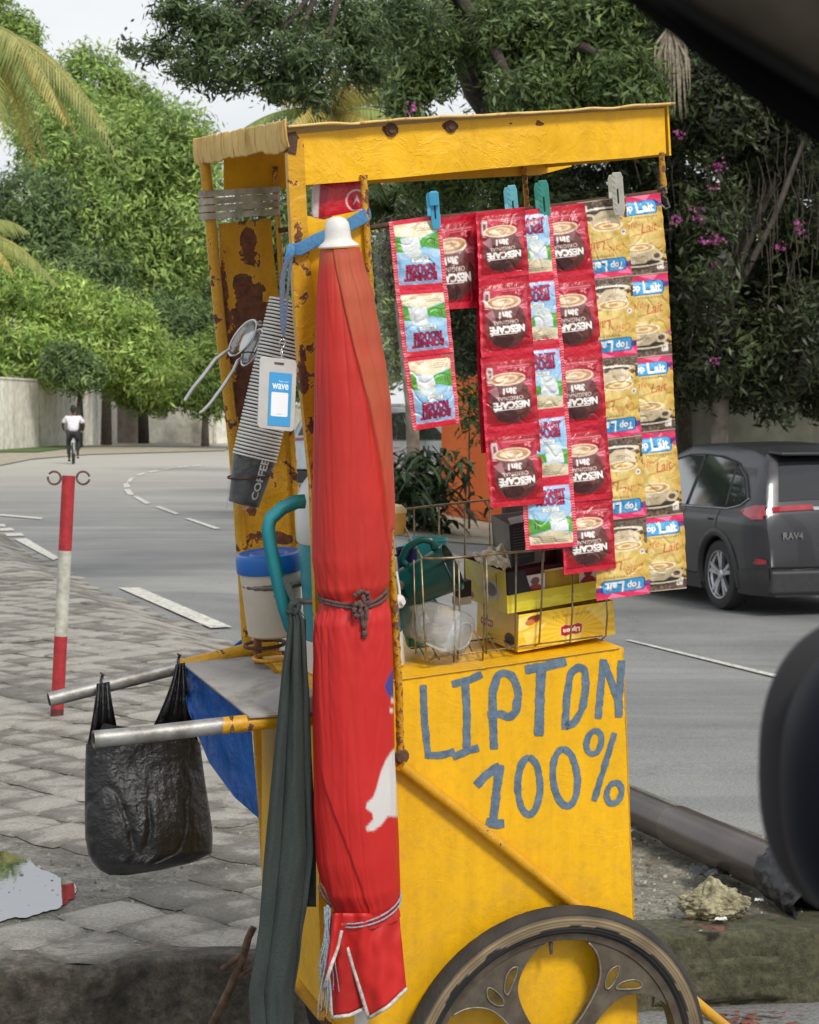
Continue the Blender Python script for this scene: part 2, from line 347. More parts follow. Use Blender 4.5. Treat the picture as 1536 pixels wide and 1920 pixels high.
for j in range(110):
    for i in range(-60, 16):
        cx_ = (i + .5 * (j % 2)) * sx; cy_ = 5.30 + j * sy * .5 + .0
        cy_ += (cx_ + 1.02) * KD.y / KD.x
        lim = edge_y(cx_) - .08
        pxx = CX + FPX * cx_ / cy_; pyy = HOR + FPX * 1.4 / cy_
        if (pxx < 150 and 1570 < pyy < 1745) or (pxx < 400 - (pyy - 1620) * 2 and 1620 < pyy < 1745 and pxx > 60): continue
        if r2.random() < .03: continue
        if cy_ < kerb(cx_) + .05: continue
        if cy_ > lim or cy_ > 24 or cx_ > .35 - .02 * j or abs(cx_) > 768 / 4000 * cy_ * 1.25: continue
        tone = r2.random(); n = 12; rad = []
        hx = sx * .5 * r2.uniform(.92, 1.06); hy = sy * .5 * r2.uniform(.86, 1.0); cx_ += r2.gauss(0, .012); cy_ += r2.gauss(0, .012)
        for k in range(n):
            t = 2 * math.pi * k / n; q = abs(math.cos(t)) ** 1.25 + abs(math.sin(t)) ** 1.25
            s_ = (1 / q) ** (1 / 1.25) * (.93 + .13 * r2.random())
            rad.append((math.cos(t) * s_ * hx, math.sin(t) * s_ * hy))
        h = .002 + .003 * r2.random(); vs = []; cs = []
        for ri, (f, dz, e) in enumerate(((1.0, -.009, 0), (.92, -.002, .1), (.72, .001, .55), (.35, .002, 1))):
            for (dx, dy) in rad:
                x = cx_ + dx * f; y = max(cy_ + dy * f, kerb(cx_ + dx * f) + .035 - .012 * f); cl = y > cy_ + dy * f + 1e-6; vs.append((x, y, zpave(x, y) + h + (0 if cl else dz) - .004)); cs.append((e, tone, 0))
        vs.append((cx_, cy_, zpave(cx_, cy_) + h + .001)); cs.append((1, tone, 0))
        fs = [(r * n + k, r * n + (k + 1) % n, (r + 1) * n + (k + 1) % n, (r + 1) * n + k) for r in range(3) for k in range(n)] + [(3 * n + k, 3 * n + (k + 1) % n, 4 * n) for k in range(n)]
        n0 = len(mb.v); mb.add(vs, fs); mb.c += cs
o = struct(mb.build('paving_stones', stones_mat(), recalc=False, smooth_=True))

# ---- kerb with rough stained face
def kerb_mat():
    m, nt, b = newmat('kerb_concrete'); n = noise_node(nt, 3.0, 8, .7, dist=.4)
    r = ramp(nt, n.outputs['Fac'], [(.36, (.045, .042, .032)), (.50, (.15, .13, .10)), (.64, (.33, .29, .24))])
    n2 = noise_node(nt, 1.1, 4); t = nt.nodes.new('ShaderNodeTexCoord'); sp = nt.nodes.new('ShaderNodeSeparateXYZ'); nt.links.new(t.outputs['Object'], sp.inputs[0])
    mr = nt.nodes.new('ShaderNodeMapRange'); mr.inputs[1].default_value = .1; mr.inputs[2].default_value = .7; nt.links.new(sp.outputs[0], mr.inputs[0])
    ms = mixc(nt, mr.outputs[0], r.outputs[0], mixc(nt, .75, r.outputs[0], (.10, .10, .045)).outputs[0])
    g = noise_node(nt, 34, 9, .8); gr = ramp(nt, g.outputs['Fac'], [(.34, (.35,) * 3), (.5, (.9,) * 3), (.66, (1.6,) * 3)]); c = mixc(nt, 1, ms.outputs[0], gr.outputs[0], 'MULTIPLY')
    nt.links.new(c.outputs[0], b.inputs['Base Color']); b.inputs['Roughness'].default_value = .8; bump(nt, b, g.outputs['Fac'], 1.0, .02); return m
mb = MB()
prof = [(.20, .196), (.10, .197), (.02, .196), (.004, .188), (0, .17), (-.004, .12), (.0, .06), (-.01, .0), (-.01, -.1)]
def kf(s, t):
    x = -6 + 12 * s; i = min(len(prof) - 1, int(round(t * (len(prof) - 1)))); dy, z = prof[i]
    d = .022 * N3(x * 5, z * 9, 3) + .010 * N3(x * 22, z * 30, 5)
    if x < .15 and x > -.75: d -= .012
    return (x, kerb(x) + dy - (d if i > 1 else 0), z + (.012 * N3(x * 3, 1, 7) if 0 < i < 6 else 0))
M['kerbm'] = kerb_mat(); mb.grid(kf, 900, len(prof)); struct(mb.build('kerb', M['kerbm'], recalc=False, smooth_=True))

# ---- puddle
def water_mat():
    m, nt, b = newmat('puddle_water'); b.inputs['Base Color'].default_value = (.02, .019, .016, 1); b.inputs['Roughness'].default_value = .015
    b.inputs['IOR'].default_value = 3.0; b.inputs['Specular IOR Level'].default_value = 1.0
    n = noise_node(nt, 9, 3); bump(nt, b, n.outputs['Fac'], .02, .004); return m
pp = [(-60, 1590), (10, 1598), (45, 1605), (70, 1625), (100, 1638), (150, 1664), (138, 1682), (108, 1702), (62, 1714), (30, 1722), (-10, 1728), (-60, 1735)]
pts = [GZ(px, py, .1935) for px, py in pp]; cc = sum(pts, Vector()) / len(pts); vs = []
for i, p in enumerate(pts):
    q = pts[(i + 1) % len(pts)]
    for k in range(16):
        t = p.lerp(q, k / 16); t = cc + (t - cc) * (1 + .10 * N3(t.x * 22, t.y * 10, 4) + .04 * N3(t.x * 70, t.y * 30, 2)); t.z = .1935; vs.append(t)
mb = MB(); mb.add([cc] + vs, [(0, i + 1, (i + 1) % len(vs) + 1) for i in range(len(vs))])
struct(mb.build('puddle', water_mat(), recalc=False))

# ---- road markings
M['marking'] = surf('worn_white_marking', (.62, .60, .54), (.34, .33, .30), 18, .7, lo=.38, hi=.55, bumps=.2)
def patch(name, px, mat, dz, parent=None, sub=1, kind='structure'):
    P2 = []
    for (a, b), (c, d) in zip(px, px[1:] + px[:1]):
        k = max(1, int(abs(c - a) / 24)) if name == 'road_marking' else 1; P2 += [(a + (c - a) * i / k, b + (d - b) * i / k) for i in range(k)]
    px = P2
    mb = MB(); pts = [G(x, y) + Vector((0, 0, dz)) for x, y in px]
    mb.add(pts, [tuple(range(len(pts)))]); me = mb.mesh(name)
    bm = bmesh.new(); bm.from_mesh(me); bmesh.ops.triangulate(bm, faces=bm.faces)
    if sub > 1: bmesh.ops.subdivide_edges(bm, edges=bm.edges, cuts=sub, use_grid_fill=True)
    for v in bm.verts: v.co.z = zroad(v.co.x, v.co.y) + dz
    bmesh.ops.recalc_face_normals(bm, faces=bm.faces)
    if bm.faces and sum(f.normal.z for f in bm.faces) < 0: bmesh.ops.reverse_faces(bm, faces=bm.faces)
    bm.to_mesh(me); bm.free(); o = link(name, me, mat, parent)
    if kind: o['kind'] = kind
    return o
marks = [[(222, 1104), (262, 1104), (435, 1178), (395, 1180)], [(26, 1012), (50, 1011), (112, 1048), (100, 1052)], [(8, 1002), (40, 1001), (46, 1006), (14, 1007)], [(0, 992), (22, 991), (28, 996), (0, 997)], [(0, 984), (8, 984), (12, 988), (0, 989)],
         [(345, 973), (356, 973), (414, 992), (402, 993)], [(289, 951), (299, 950), (337, 964), (330, 966)], [(249, 932), (258, 931), (283, 945), (273, 946)], [(232, 918), (243, 917), (252, 929), (240, 929)],
         [(231, 908), (240, 906), (245, 914), (233, 916)], [(243, 897), (253, 896), (246, 904), (237, 906)], [(254, 891), (268, 887), (274, 889), (260, 893)], [(276, 885), (294, 882), (300, 884), (282, 887)],
         [(304, 880), (324, 877), (328, 879), (308, 882)], [(332, 876.5), (352, 874.5), (354, 876.5), (335, 878.5)], [(358, 874), (378, 872.6), (380, 874.4), (361, 875.6)],
         [(1172, 1202), (1182, 1202), (1476, 1272), (1472, 1277)], [(0, 965), (80, 972), (78, 975), (0, 968)], [(1476, 1272), (1620, 1306), (1615, 1313), (1472, 1278)]]
for q in marks: patch('road_marking', q, M['marking'], .012, sub=1)
M['grass'] = surf('short_grass', (.10, .17, .03), (.05, .09, .02), 9, .9, bumps=.8, bscale=60)
M['sand'] = surf('sandy_verge', (.42, .37, .28), (.26, .23, .17), 2.5, .95, bumps=.5, bscale=30)
patch('verge', [(-700, 838), (-700, 905), (0, 874), (60, 862), (170, 853), (420, 846), (440, 838)], M['sand'], .03, sub=3)
patch('grass_verge', [(-700, 836), (-700, 862), (0, 850), (70, 850), (128, 843), (128, 838)], M['grass'], .06, sub=2)
patch('footpath', [(640, 940), (800, 938), (960, 975), (1240, 1010), (1640, 1040), (1640, 1085), (1240, 1062), (960, 1022), (745, 1004), (600, 995)], M['sand'], .014, sub=3)
patch('lawn', [(640, 915), (980, 925), (1640, 1000), (1640, 1042), (1240, 1012), (960, 977), (800, 940), (640, 942)], M['grass'], .02, sub=3)

# ================================================================== BACKGROUND
def leafmat(name, rough=.5, tr=.35):
    m = vcol(name, rough, 0, .35, transl=tr); return m
M['leaf'] = leafmat('tree_leaves'); M['leaf_gloss'] = leafmat('glossy_leaves', .45, .2)
M['bark'] = surf('bark', (.10, .08, .06), (.04, .032, .025), 12, .9, bumps=.8, bscale=40, bdist=.03)
M['bark_pale'] = surf('pale_bark', (.33, .29, .24), (.18, .15, .12), 6, .85, bumps=.5, bscale=30, bdist=.02)
def leaves(mb, blobs, n, size, cols, r, shell=.55, droop=.35, squash=.55):
    """leaf-sized quads scattered in clusters through the outer volume of ellipsoids"""
    tot = sum(b[1].x * b[1].z for b in blobs); vs = []; cs = []
    for c, rad in blobs:
        k = max(6, int(n * rad.x * rad.z / tot)); ncl = max(3, k // 14)
        for _ in range(ncl):
            while True:
                d = Vector((r.gauss(0, 1), r.gauss(0, 1), r.gauss(0, 1)))
                if d.length > .01: break
            d.normalize(); f = shell + (1 - shell) * r.random() ** .6
            if N3(d.x * 2.3 + c.x, d.y * 2.3 + c.y, d.z * 2.3 + c.z) < -.22: f *= .75
            cp = c + Vector((d.x * rad.x, d.y * rad.y, d.z * rad.z)) * f; ct = r.random(); base = cols[int(r.random() * len(cols))]
            for _ in range(14):
                p = cp + Vector((r.gauss(0, 1), r.gauss(0, 1), r.gauss(0, .8))) * size * 1.5
                nrm = (d * .7 + Vector((r.gauss(0, .5), r.gauss(0, .5), r.gauss(.5, .4)))).normalized()
                t = nrm.orthogonal().normalized(); a = r.random() * 6.283; t = (Matrix.Rotation(a, 3, nrm) @ t); t.z -= droop; t.normalize(); bt = nrm.cross(t).normalized()
                s = size * (.45 + 1.0 * r.random()); w_ = s * squash
                vs += [p - t * s, p + bt * w_ * .5 - t * .1 * s, p + t * s, p - bt * w_ * .5 - t * .1 * s]
                q = (.5 + .75 * ct) * (.75 + .5 * r.random()); cs += [(base[0] * q, base[1] * q, base[2] * q)] * 4
    n0 = len(mb.v); mb.v += [tuple(v) for v in vs]; mb.c += cs; m_ = len(vs) // 4
    mb.f += [(n0 + 4 * i, n0 + 4 * i + 1, n0 + 4 * i + 2, n0 + 4 * i + 3) for i in range(m_)]; mb.mi += [0] * m_
def blob(px, py, rx, ry, y, dy=None):
    s = y / FPX; return (AY(px, py, y), Vector((rx * s, (dy if dy else rx * s), ry * s)))
GRN = [lin((130, 152, 84)), lin((112, 138, 74)), lin((148, 168, 92))]
GRD = [lin((98, 120, 76)), lin((84, 106, 66)), lin((116, 136, 84))]
GRY = [lin((142, 166, 84)), lin((122, 150, 74)), lin((166, 182, 104))]
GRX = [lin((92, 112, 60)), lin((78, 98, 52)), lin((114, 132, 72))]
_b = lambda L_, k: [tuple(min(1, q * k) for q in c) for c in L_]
GRN, GRY, GRD = _b(GRN, 1.35), _b(GRY, 1.4), _b(GRD, 1.3)  # leaf colours brightened to stand in for distance haze
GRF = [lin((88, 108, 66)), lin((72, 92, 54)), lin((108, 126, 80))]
def tree(name, label, cat, blobs, n, size, cols, trunk, seed, mat='leaf', group=None, shell=.55, bark='bark', tr=.12):
    r = random.Random(seed); base = Vector(trunk[0]); t = thing(name, label, cat, base, group)
    mb = MB(); leaves(mb, blobs, n, size, cols, r, shell); mb.build('crown', M[mat], t, recalc=False)
    mb = MB(); top = Vector(trunk[-1]); k = len(trunk)
    mb.tube(trunk, [tr * (1 - .45 * i / max(1, k - 1)) for i in range(k)], 10)
    for c, rad in blobs[:10]:
        mid = top.lerp(c, .5) + Vector((r.gauss(0, .1), 0, r.gauss(0, .1))) * rad.x
        mb.tube([top, mid, c + Vector((r.gauss(0, .3) * rad.x, 0, .4 * rad.z))], [tr * .5, tr * .32, tr * .12], 6)
    mb.build('trunk', M[bark], t, smooth_=True); return t
def gnd(px, y): 
    p = AY(px, 900, y); return Vector((p.x, y, zroad(p.x, y)))
# left-hand mass of trees behind the boundary wall
tree('broadleaf_tree', 'tall bright green tree with a full rounded crown behind the roadside wall', 'tree',
     [blob(300, 270, 110, 90, 112), blob(230, 330, 120, 110, 110), blob(350, 330, 75, 100, 110), blob(180, 430, 120, 110, 108), blob(330, 440, 100, 110, 109), blob(260, 540, 110, 90, 108), blob(390, 520, 60, 110, 112), blob(120, 300, 90, 110, 112)],
     60000, .2, GRN, [gnd(270, 111), AY(265, 600, 111)], 11, tr=.3)
tree('broadleaf_tree', 'hazy taller tree crown at the upper left against the sky', 'tree',
     [blob(30, 130, 60, 90, 125), blob(170, 165, 70, 80, 125), blob(240, 190, 60, 50, 126), blob(120, 230, 110, 80, 122), blob(-30, 40, 60, 70, 125), blob(30, 70, 45, 50, 125)],
     34000, .2, GRN + GRY[:1], [gnd(110, 124), AY(110, 300, 124)], 12, tr=.3)
tree('broadleaf_tree', 'darker green tree in the middle of the left mass above the wall', 'tree',
     [blob(60, 400, 120, 90, 106), blob(140, 530, 110, 80, 104), blob(60, 480, 100, 90, 105), blob(350, 640, 90, 90, 104), blob(390, 700, 60, 60, 103), blob(300, 610, 90, 60, 104), blob(420, 600, 40, 100, 106)],
     40000, .19, GRD, [gnd(200, 105), AY(200, 600, 105)], 13, tr=.28)
tree('roadside_shrub_tree', 'light yellow green spreading shrub leaning over the white boundary wall', 'tree',
     [blob(90, 560, 100, 60, 98), blob(60, 700, 110, 30, 97), blob(-60, 640, 100, 80, 98), blob(200, 600, 90, 60, 97), blob(60, 640, 110, 55, 97), blob(160, 670, 110, 50, 96), blob(260, 650, 60, 60, 97), blob(290, 710, 60, 40, 96), blob(20, 540, 60, 70, 98)],
     42000, .16, GRY, [gnd(150, 96) , AY(152, 780, 96), AY(150, 700, 96)], 14, tr=.14)
tree('roadside_shrub_tree', 'low green tree above the brown gate at the bend', 'tree',
     [blob(340, 700, 70, 60, 100), blob(385, 745, 50, 40, 99), blob(290, 745, 60, 28, 99), blob(240, 710, 60, 45, 99), blob(410, 670, 40, 60, 100)],
     22000, .15, GRN + GRY[:1], [gnd(385, 99), AY(385, 740, 99)], 15, bark='bark_pale', tr=.2)
tree('roadside_shrub_tree', 'small dark branched tree behind the cyclist against the wall', 'tree',
     [blob(150, 700, 45, 40, 93), blob(120, 680, 40, 40, 93)], 5000, .14, GRD, [gnd(146, 93), AY(146, 780, 93), AY(150, 735, 93)], 16, tr=.14)
# palm fronds
def palm(name, label, crown, nf, length, trunkpts, seed, cols, az=None, width=.5, tr=.16, droop=1.0, leafl=.45, skirt=0, elm=1.2):
    r = random.Random(seed); t = thing(name, label, 'palm tree', trunkpts[0]); mb = MB()
    for i in range(nf):
        a = (az[0] + (az[1] - az[0]) * (i + r.random() * .6) / nf) if az else 6.283 * i / nf + r.random() * .3
        el = r.uniform(.1, elm); ln = length * r.uniform(.8, 1.1); pts = []; d = Vector((math.cos(a), math.sin(a) * .9, 0)); c = cols[int(r.random() * len(cols))]
        for k in range(26):
            s = k / 25; pts.append(crown + d * (ln * s * (math.cos(el) * .6 + .4)) + Vector((0, 0, ln * (math.sin(el) * s - droop * s * s * (.75 + .3 * r.random() * 0)))))
        n0 = len(mb.v); mb.tube(pts, [.035 * (1 - .8 * k / 25) * length / 3 for k in range(26)], 5); mb.c += [tuple(x * 1.1 for x in c)] * (len(mb.v) - n0)
        for k in range(2, 26):
            for q in (0, .5):
                p = Vector(pts[k - 1]).lerp(pts[k], q); tg = (pts[k] - pts[k - 1]).normalized(); side = tg.cross(Vector((0, 0, 1))).normalized()
                for sg in (-1, 1):
                    lf = leafl * length / 3 * math.sin(math.pi * (.12 + .85 * k / 26)) * r.uniform(.8, 1.15) * 1.5
                    dirn = (side * sg * .8 + tg * .45 + Vector((0, 0, -.55 - .4 * r.random()))).normalized(); wv = tg * .028 * length / 3
                    m_ = p + dirn * lf * .5; e = p + dirn * lf + Vector((0, 0, -.22 * lf))
                    n0 = len(mb.v); mb.add([p - wv, p + wv, m_ + wv * .9, m_ - wv * .9, e], [(0, 1, 2, 3), (3, 2, 4)]); g = .75 + .5 * r.random(); mb.c += [tuple(x * g for x in c)] * 5
    mb.build('crown', M['leaf'], t, recalc=False)
    mb = MB(); k = len(trunkpts); mb.tube(trunkpts, [tr * (1.25 - .3 * i / (k - 1)) for i in range(k)], 12); mb.build('trunk', M['bark_pale'], t, smooth_=True)
    return t
PALC = [lin((150, 160, 92)), lin((170, 170, 105)), lin((128, 146, 80)), lin((188, 172, 98))]
cr = AY(-50, 70, 85)
palm('coconut_palm', 'coconut palm with hanging yellow green fronds at the left edge of the view', cr, 28, 5.6, [gnd(-140, 85), AY(-80, 400, 85), cr], 21, PALC, droop=1.35, elm=.45)
cr = AY(-60, 440, 60)
palm('coconut_palm', 'lower coconut palm whose frond tips show at the left edge', cr, 14, 2.6, [gnd(-80, 60), cr], 22, PALC, droop=.9)
cr = AY(625, 215, 52)
palm('coconut_palm', 'small coconut palm crown rising behind the cart roof', cr, 18, 2.9, [gnd(600, 52), AY(612, 600, 52), cr], 23, PALC, droop=.75)
cr = AY(735, 400, 38)
palm('date_palm', 'dark palm with feathery fronds behind the hanging sachets', cr, 22, 2.1, [gnd(780, 38), AY(772, 760, 38), AY(746, 520, 38), cr], 24, [lin((84, 100, 60)), lin((110, 122, 78)), lin((66, 84, 50))], droop=.6, tr=.10)
# overhanging dark tree (branches from the right)
OV = [blob(330, 20, 50, 55, 17), blob(300, 95, 50, 25, 17), blob(400, 60, 80, 60, 17), blob(480, 30, 110, 60, 17.5), blob(430, 130, 110, 45, 17), blob(350, 130, 45, 30, 16.8), blob(560, 110, 100, 60, 17), blob(520, 165, 60, 28, 17), blob(640, 50, 100, 70, 18), blob(590, 180, 40, 35, 17),
      blob(690, 120, 70, 60, 18), blob(760, 40, 90, 70, 19), blob(245, 92, 35, 10, 17)]
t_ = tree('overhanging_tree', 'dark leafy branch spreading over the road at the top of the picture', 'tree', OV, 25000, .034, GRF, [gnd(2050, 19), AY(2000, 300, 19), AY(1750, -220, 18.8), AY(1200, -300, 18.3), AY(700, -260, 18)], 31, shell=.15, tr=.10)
# big shade tree right of centre
ST = [blob(800, 90, 80, 80, 27), blob(960, 60, 110, 90, 27), blob(1060, 110, 100, 100, 27), blob(760, 190, 50, 50, 27), blob(990, 170, 80, 50, 26), blob(1120, 40, 110, 90, 27), blob(700, 60, 60, 90, 28), blob(820, 150, 40, 40, 27), blob(1180, 160, 80, 80, 26), blob(1000, 250, 120, 70, 27), blob(900, 280, 90, 60, 28), blob(830, 330, 100, 60, 29), blob(960, 360, 90, 60, 28)]
tree('shade_tree', 'large dark shade tree with a leaning trunk right of the road', 'tree', ST, 50000, .058, GRX + GRD[:1], [gnd(985, 28), AY(975, 420, 28), AY(945, 230, 28), AY(900, 170, 28), AY(850, 40, 28), AY(840, -60, 28)], 32, shell=.25, tr=.3)
# bougainvillea hedge covering the right side
r_ = random.Random(5); HB = []
for i in range(80):
    px = r_.uniform(1040, 1640); py = r_.uniform(-20, 730); HB.append(blob(px, py, r_.uniform(60, 100), r_.uniform(60, 100), r_.uniform(27, 30), .9))
for px in range(1000, 1660, 70): HB.append(blob(px, 690, 60, 70, 29.5, .8))
HB.append(blob(900, 430, 90, 70, 30, .8)); HB.append(blob(870, 560, 90, 90, 31, .8)); HB.append(blob(960, 560, 90, 110, 30, .8)); HB.append(blob(760, 470, 70, 90, 33, .8)); HB.append(blob(900, 660, 70, 45, 31, .8))
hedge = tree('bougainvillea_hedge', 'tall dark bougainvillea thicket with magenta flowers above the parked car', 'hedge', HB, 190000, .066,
             [tuple(.75 * q for q in lin(c)) for c in ((76, 90, 56), (60, 72, 46), (100, 114, 68), (66, 66, 48))], [gnd(1345, 28.5), AY(1352, 740, 28.5), AY(1330, 640, 28.5)], 33, 'leaf_gloss', shell=.2, bark='bark_pale', tr=.14)  # leaf colours darkened: shade of the big tree put into them
r_ = random.Random(8); MAG = [lin((176, 84, 146)), lin((196, 112, 166)), lin((150, 66, 124))]
for (px, py, k) in [(1347, 312, 5), (1338, 350, 2), (1270, 412, 4), (1306, 408, 5), (1345, 448, 7), (1320, 450, 3), (1338, 492, 3), (1340, 676, 3), (1275, 252, 3), (1208, 128, 3), (1176, 158, 3), (1462, 465, 3), (1500, 418, 3), (772, 198, 5), (1502, 434, 2), (1300, 390, 2)]:
    mb = MB(); p = AY(px, py, 26.6 if px > 1000 else 26)
    for _ in range(k * 4):
        c = p + Vector((r_.gauss(0, .045), r_.gauss(0, .03), r_.gauss(0, .035))); n = Vector((r_.gauss(0, 1), -1, r_.gauss(0, 1))).normalized(); t = n.orthogonal().normalized(); b = n.cross(t); s = r_.uniform(.015, .028)
        n0 = len(mb.v); mb.add([c - t * s, c + b * s, c + t * s, c - b * s], [(0, 1, 2, 3)]); mb.c += [MAG[int(r_.random() * 3)]] * 4
    mb.build('flower_cluster', M['leaf'], hedge, recalc=False)
mb = MB(); r_ = random.Random(9)
for i in range(60):
    px = r_.uniform(1180, 1536); py = r_.uniform(150, 600); pts = [AY(px + r_.gauss(0, 4) + k * r_.uniform(-1, 2), py + k * 30, 27.2) for k in range(6)]; mb.tube(pts, .006, 4)
mb.build('hanging_stems', M['bark'], hedge)
# dead palm fronds hanging
t = thing('dead_palm_fronds', 'grey dry palm fronds hanging down beside the dark hedge', 'palm fronds', AY(1258, 60, 26)); mb = MB(); r_ = random.Random(10)
for i in range(42):
    a = r_.uniform(-1, 1); top = AY(1258 + a * 8, 60 + r_.uniform(-10, 10), 26); e = AY(1262 + a * 38 + r_.gauss(0, 3), 140 + r_.uniform(0, 110) - abs(a) * 40, 26 + r_.uniform(-.2, .2)); m_ = top.lerp(e, .45) + Vector((a * .08, 0, .03)); w_ = Vector((.017, 0, 0))
    mb.add([top - w_, top + w_, m_ + w_, m_ - w_, e], [(0, 1, 2, 3), (3, 2, 4)])
mb.build('dry_fronds', surf('dry_frond', lin((150, 140, 122)), lin((100, 92, 80)), 20, .9), t, recalc=False)
mb = MB(); mb.tube([AY(1258, -60, 26.4), AY(1258, 60, 26.4), AY(1275, 420, 29.5), gnd(1290, 31.0)], [.10, .09, .09, .12], 10); mb.build('stem', M['bark'], t, smooth_=True)
# shrub of strap leaves by the orange wall
def straps(name, label, px, py, y, n, ln, seed, cols, wid=.03):
    r = random.Random(seed); b = AY(px, py, y); b.z = zroad(b.x, y); t = thing(name, label, 'plant', b); mb = MB(); H = AY(px, py, y).z - b.z
    for i in range(n):
        a = r.random() * 6.283; d = Vector((math.cos(a), math.sin(a), 0)); s = ln * r.uniform(.5, 1.1); up = r.uniform(.3, 1.2); c0 = b + Vector((r.gauss(0, .35), r.gauss(0, .35), H * r.uniform(0, 1.0)))
        w_ = d.cross(Vector((0, 0, 1))) * wid * r.uniform(.7, 1.4); pts = [c0 + d * s * k + Vector((0, 0, s * (up * k - 1.1 * k * k))) for k in (0, .3, .6, .85, 1)]; wd = (.4, 1, 1, .6, .05)
        n0 = len(mb.v); mb.add([q for p, f in zip(pts, wd) for q in (p - w_ * f, p + w_ * f)], [(2 * k, 2 * k + 1, 2 * k + 3, 2 * k + 2) for k in range(4)]); g = r.uniform(.6, 1.3); c = cols[int(r.random() * len(cols))]; mb.c += [tuple(x * g for x in c)] * 10
    mb.build('leaves', M['leaf_gloss'], t, recalc=False)
    mb = MB()
    for i in range(5): mb.tube([b + Vector((r.gauss(0, .2), 0, 0)), b + Vector((r.gauss(0, .3), 0, H * .6)), b + Vector((r.gauss(0, .4), 0, H * 1.1))], [.03, .02, .012], 6)
    mb.build('stem', M['bark'], t); return t
DKG = [lin((60, 84, 48)), lin((42, 62, 36)), lin((96, 118, 70)), lin((50, 72, 44))]
straps('strap_leaf_plant', 'bushy dark plant with long strap leaves beside the orange wall', 790, 850, 34, 420, .55, 41, DKG, .035)
straps('strap_leaf_plant', 'lower dark strap-leaved plant half hidden by the red umbrella', 750, 890, 33, 260, .5, 42, DKG, .03)
tree('castor_shrub', 'thin shrub with spiky green leaves in front of the orange wall', 'plant', [blob(885, 745, 22, 22, 36), blob(880, 785, 18, 12, 36), blob(895, 820, 14, 14, 36), blob(862, 700, 16, 16, 36), blob(850, 660, 30, 30, 36)], 700, .09, [lin((84, 112, 60)), lin((60, 86, 46))], [gnd(880, 36), AY(880, 760, 36)], 43, tr=.02)

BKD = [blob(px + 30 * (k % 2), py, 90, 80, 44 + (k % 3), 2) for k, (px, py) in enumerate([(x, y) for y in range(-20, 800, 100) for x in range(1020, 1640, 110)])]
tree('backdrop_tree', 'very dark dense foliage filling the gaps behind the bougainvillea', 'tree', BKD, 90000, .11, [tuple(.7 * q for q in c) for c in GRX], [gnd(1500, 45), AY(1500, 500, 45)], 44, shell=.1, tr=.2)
# walls
def wall(name, label, pts, h, th, mat, cat='wall', cap=True):
    b = Vector(pts[0]); t = thing(name, label, cat, b); mb = MB()
    for p, q in zip(pts, pts[1:]):
        p = Vector(p); q = Vector(q); d = (q - p).normalized(); n = Vector((-d.y, d.x, 0)) * th
        hp = h if not isinstance(h, (list, tuple)) else h[0]
        mb.prism([p, q, q + Vector((0, 0, hp)), p + Vector((0, 0, hp))], n)
    mb.build('wall_panel', mat, t); mb = MB()
    for p, q in zip(pts, pts[1:]):
        p = Vector(p); q = Vector(q); d = (q - p).normalized(); n = Vector((-d.y, d.x, 0)); 
        mb.prism([p + Vector((0, 0, h)) - n * .04, q + Vector((0, 0, h)) - n * .04, q + Vector((0, 0, h + .08)) - n * .04, p + Vector((0, 0, h + .08)) - n * .04], n * (th + .08))
    if cap: mb.build('coping', mat, t)
    return t
def stained(name, c1, c2, c3, sz=(1, 1, .12), scale=1.2, hi=.62):
    m, nt, b = newmat(name); t = nt.nodes.new('ShaderNodeTexCoord'); mp = nt.nodes.new('ShaderNodeMapping'); mp.inputs['Scale'].default_value = sz; nt.links.new(t.outputs['Object'], mp.inputs['Vector'])
    n = noise_node(nt, scale, 8, .65, mp.outputs[0]); r = ramp(nt, n.outputs['Fac'], [(.27, c3), (.42, c2), (hi - .08, c1)]); n2 = noise_node(nt, 3, 6); r2 = ramp(nt, n2.outputs['Fac'], [(.35, (.8,) * 3), (.6, (1.1,) * 3)])
    c = mixc(nt, 1, r.outputs[0], r2.outputs[0], 'MULTIPLY'); nt.links.new(c.outputs[0], b.inputs['Base Color']); b.inputs['Roughness'].default_value = .9; return m
M['wall_white'] = stained('stained_white_wall', (.88, .85, .77), (.76, .71, .62), (.42, .37, .30))
M['wall_orange'] = surf('orange_render', lin((236, 122, 58)), lin((222, 106, 44)), .8, .85, bumps=.2, bscale=20)
M['wall_dark'] = stained('dark_grey_green_wall', (.17, .17, .13), (.11, .11, .085), (.05, .055, .04))  # dark grey green with darker upright streaks
M['wall_gate'] = stained('brown_gate', (.30, .24, .20), (.25, .20, .17), (.16, .13, .11))
def wp(px, y, dz=0): p = AY(px, 800, y); return Vector((p.x, y, zroad(p.x, y) + dz))
wall('boundary_wall', 'stained white boundary wall curving along the far left side of the road', [wp(-900, 72), wp(-10, 88), wp(100, 98), wp(220, 112)], 3.0, .2, M['wall_white'])
mb = MB()
wall('entrance_gate', 'brown solid gate between the white wall and the pale gatepost', [wp(216, 112.6), wp(268, 112.9)], 2.4, .08, M['wall_gate'], 'gate')
wall('boundary_wall', 'low pale wall with a dark vent right of the brown gate', [wp(272, 113), wp(470, 112)], 2.3, .2, M['wall_white'])
for k, (px, h, lb) in enumerate([(269, 2.35, 'pale gatepost at the right end of the brown gate'), (392, 2.5, 'pale concrete post under the low tree near the bend'), (412, 2.3, 'slim pale post just left of the cart pipe')]):
    p = wp(px, 111); t = thing('gatepost', lb, 'post', p); mb = MB(); mb.box(p + Vector((-.15, 0, 0)), (.3, 0, 0), (0, .3, 0), (0, 0, h)); mb.build('shaft', M['wall_white'], t); mb = MB(); mb.box(p + Vector((-.19, -.04, h)), (.38, 0, 0), (0, .38, 0), (0, 0, .1)); mb.build('cap', M['wall_white'], t)
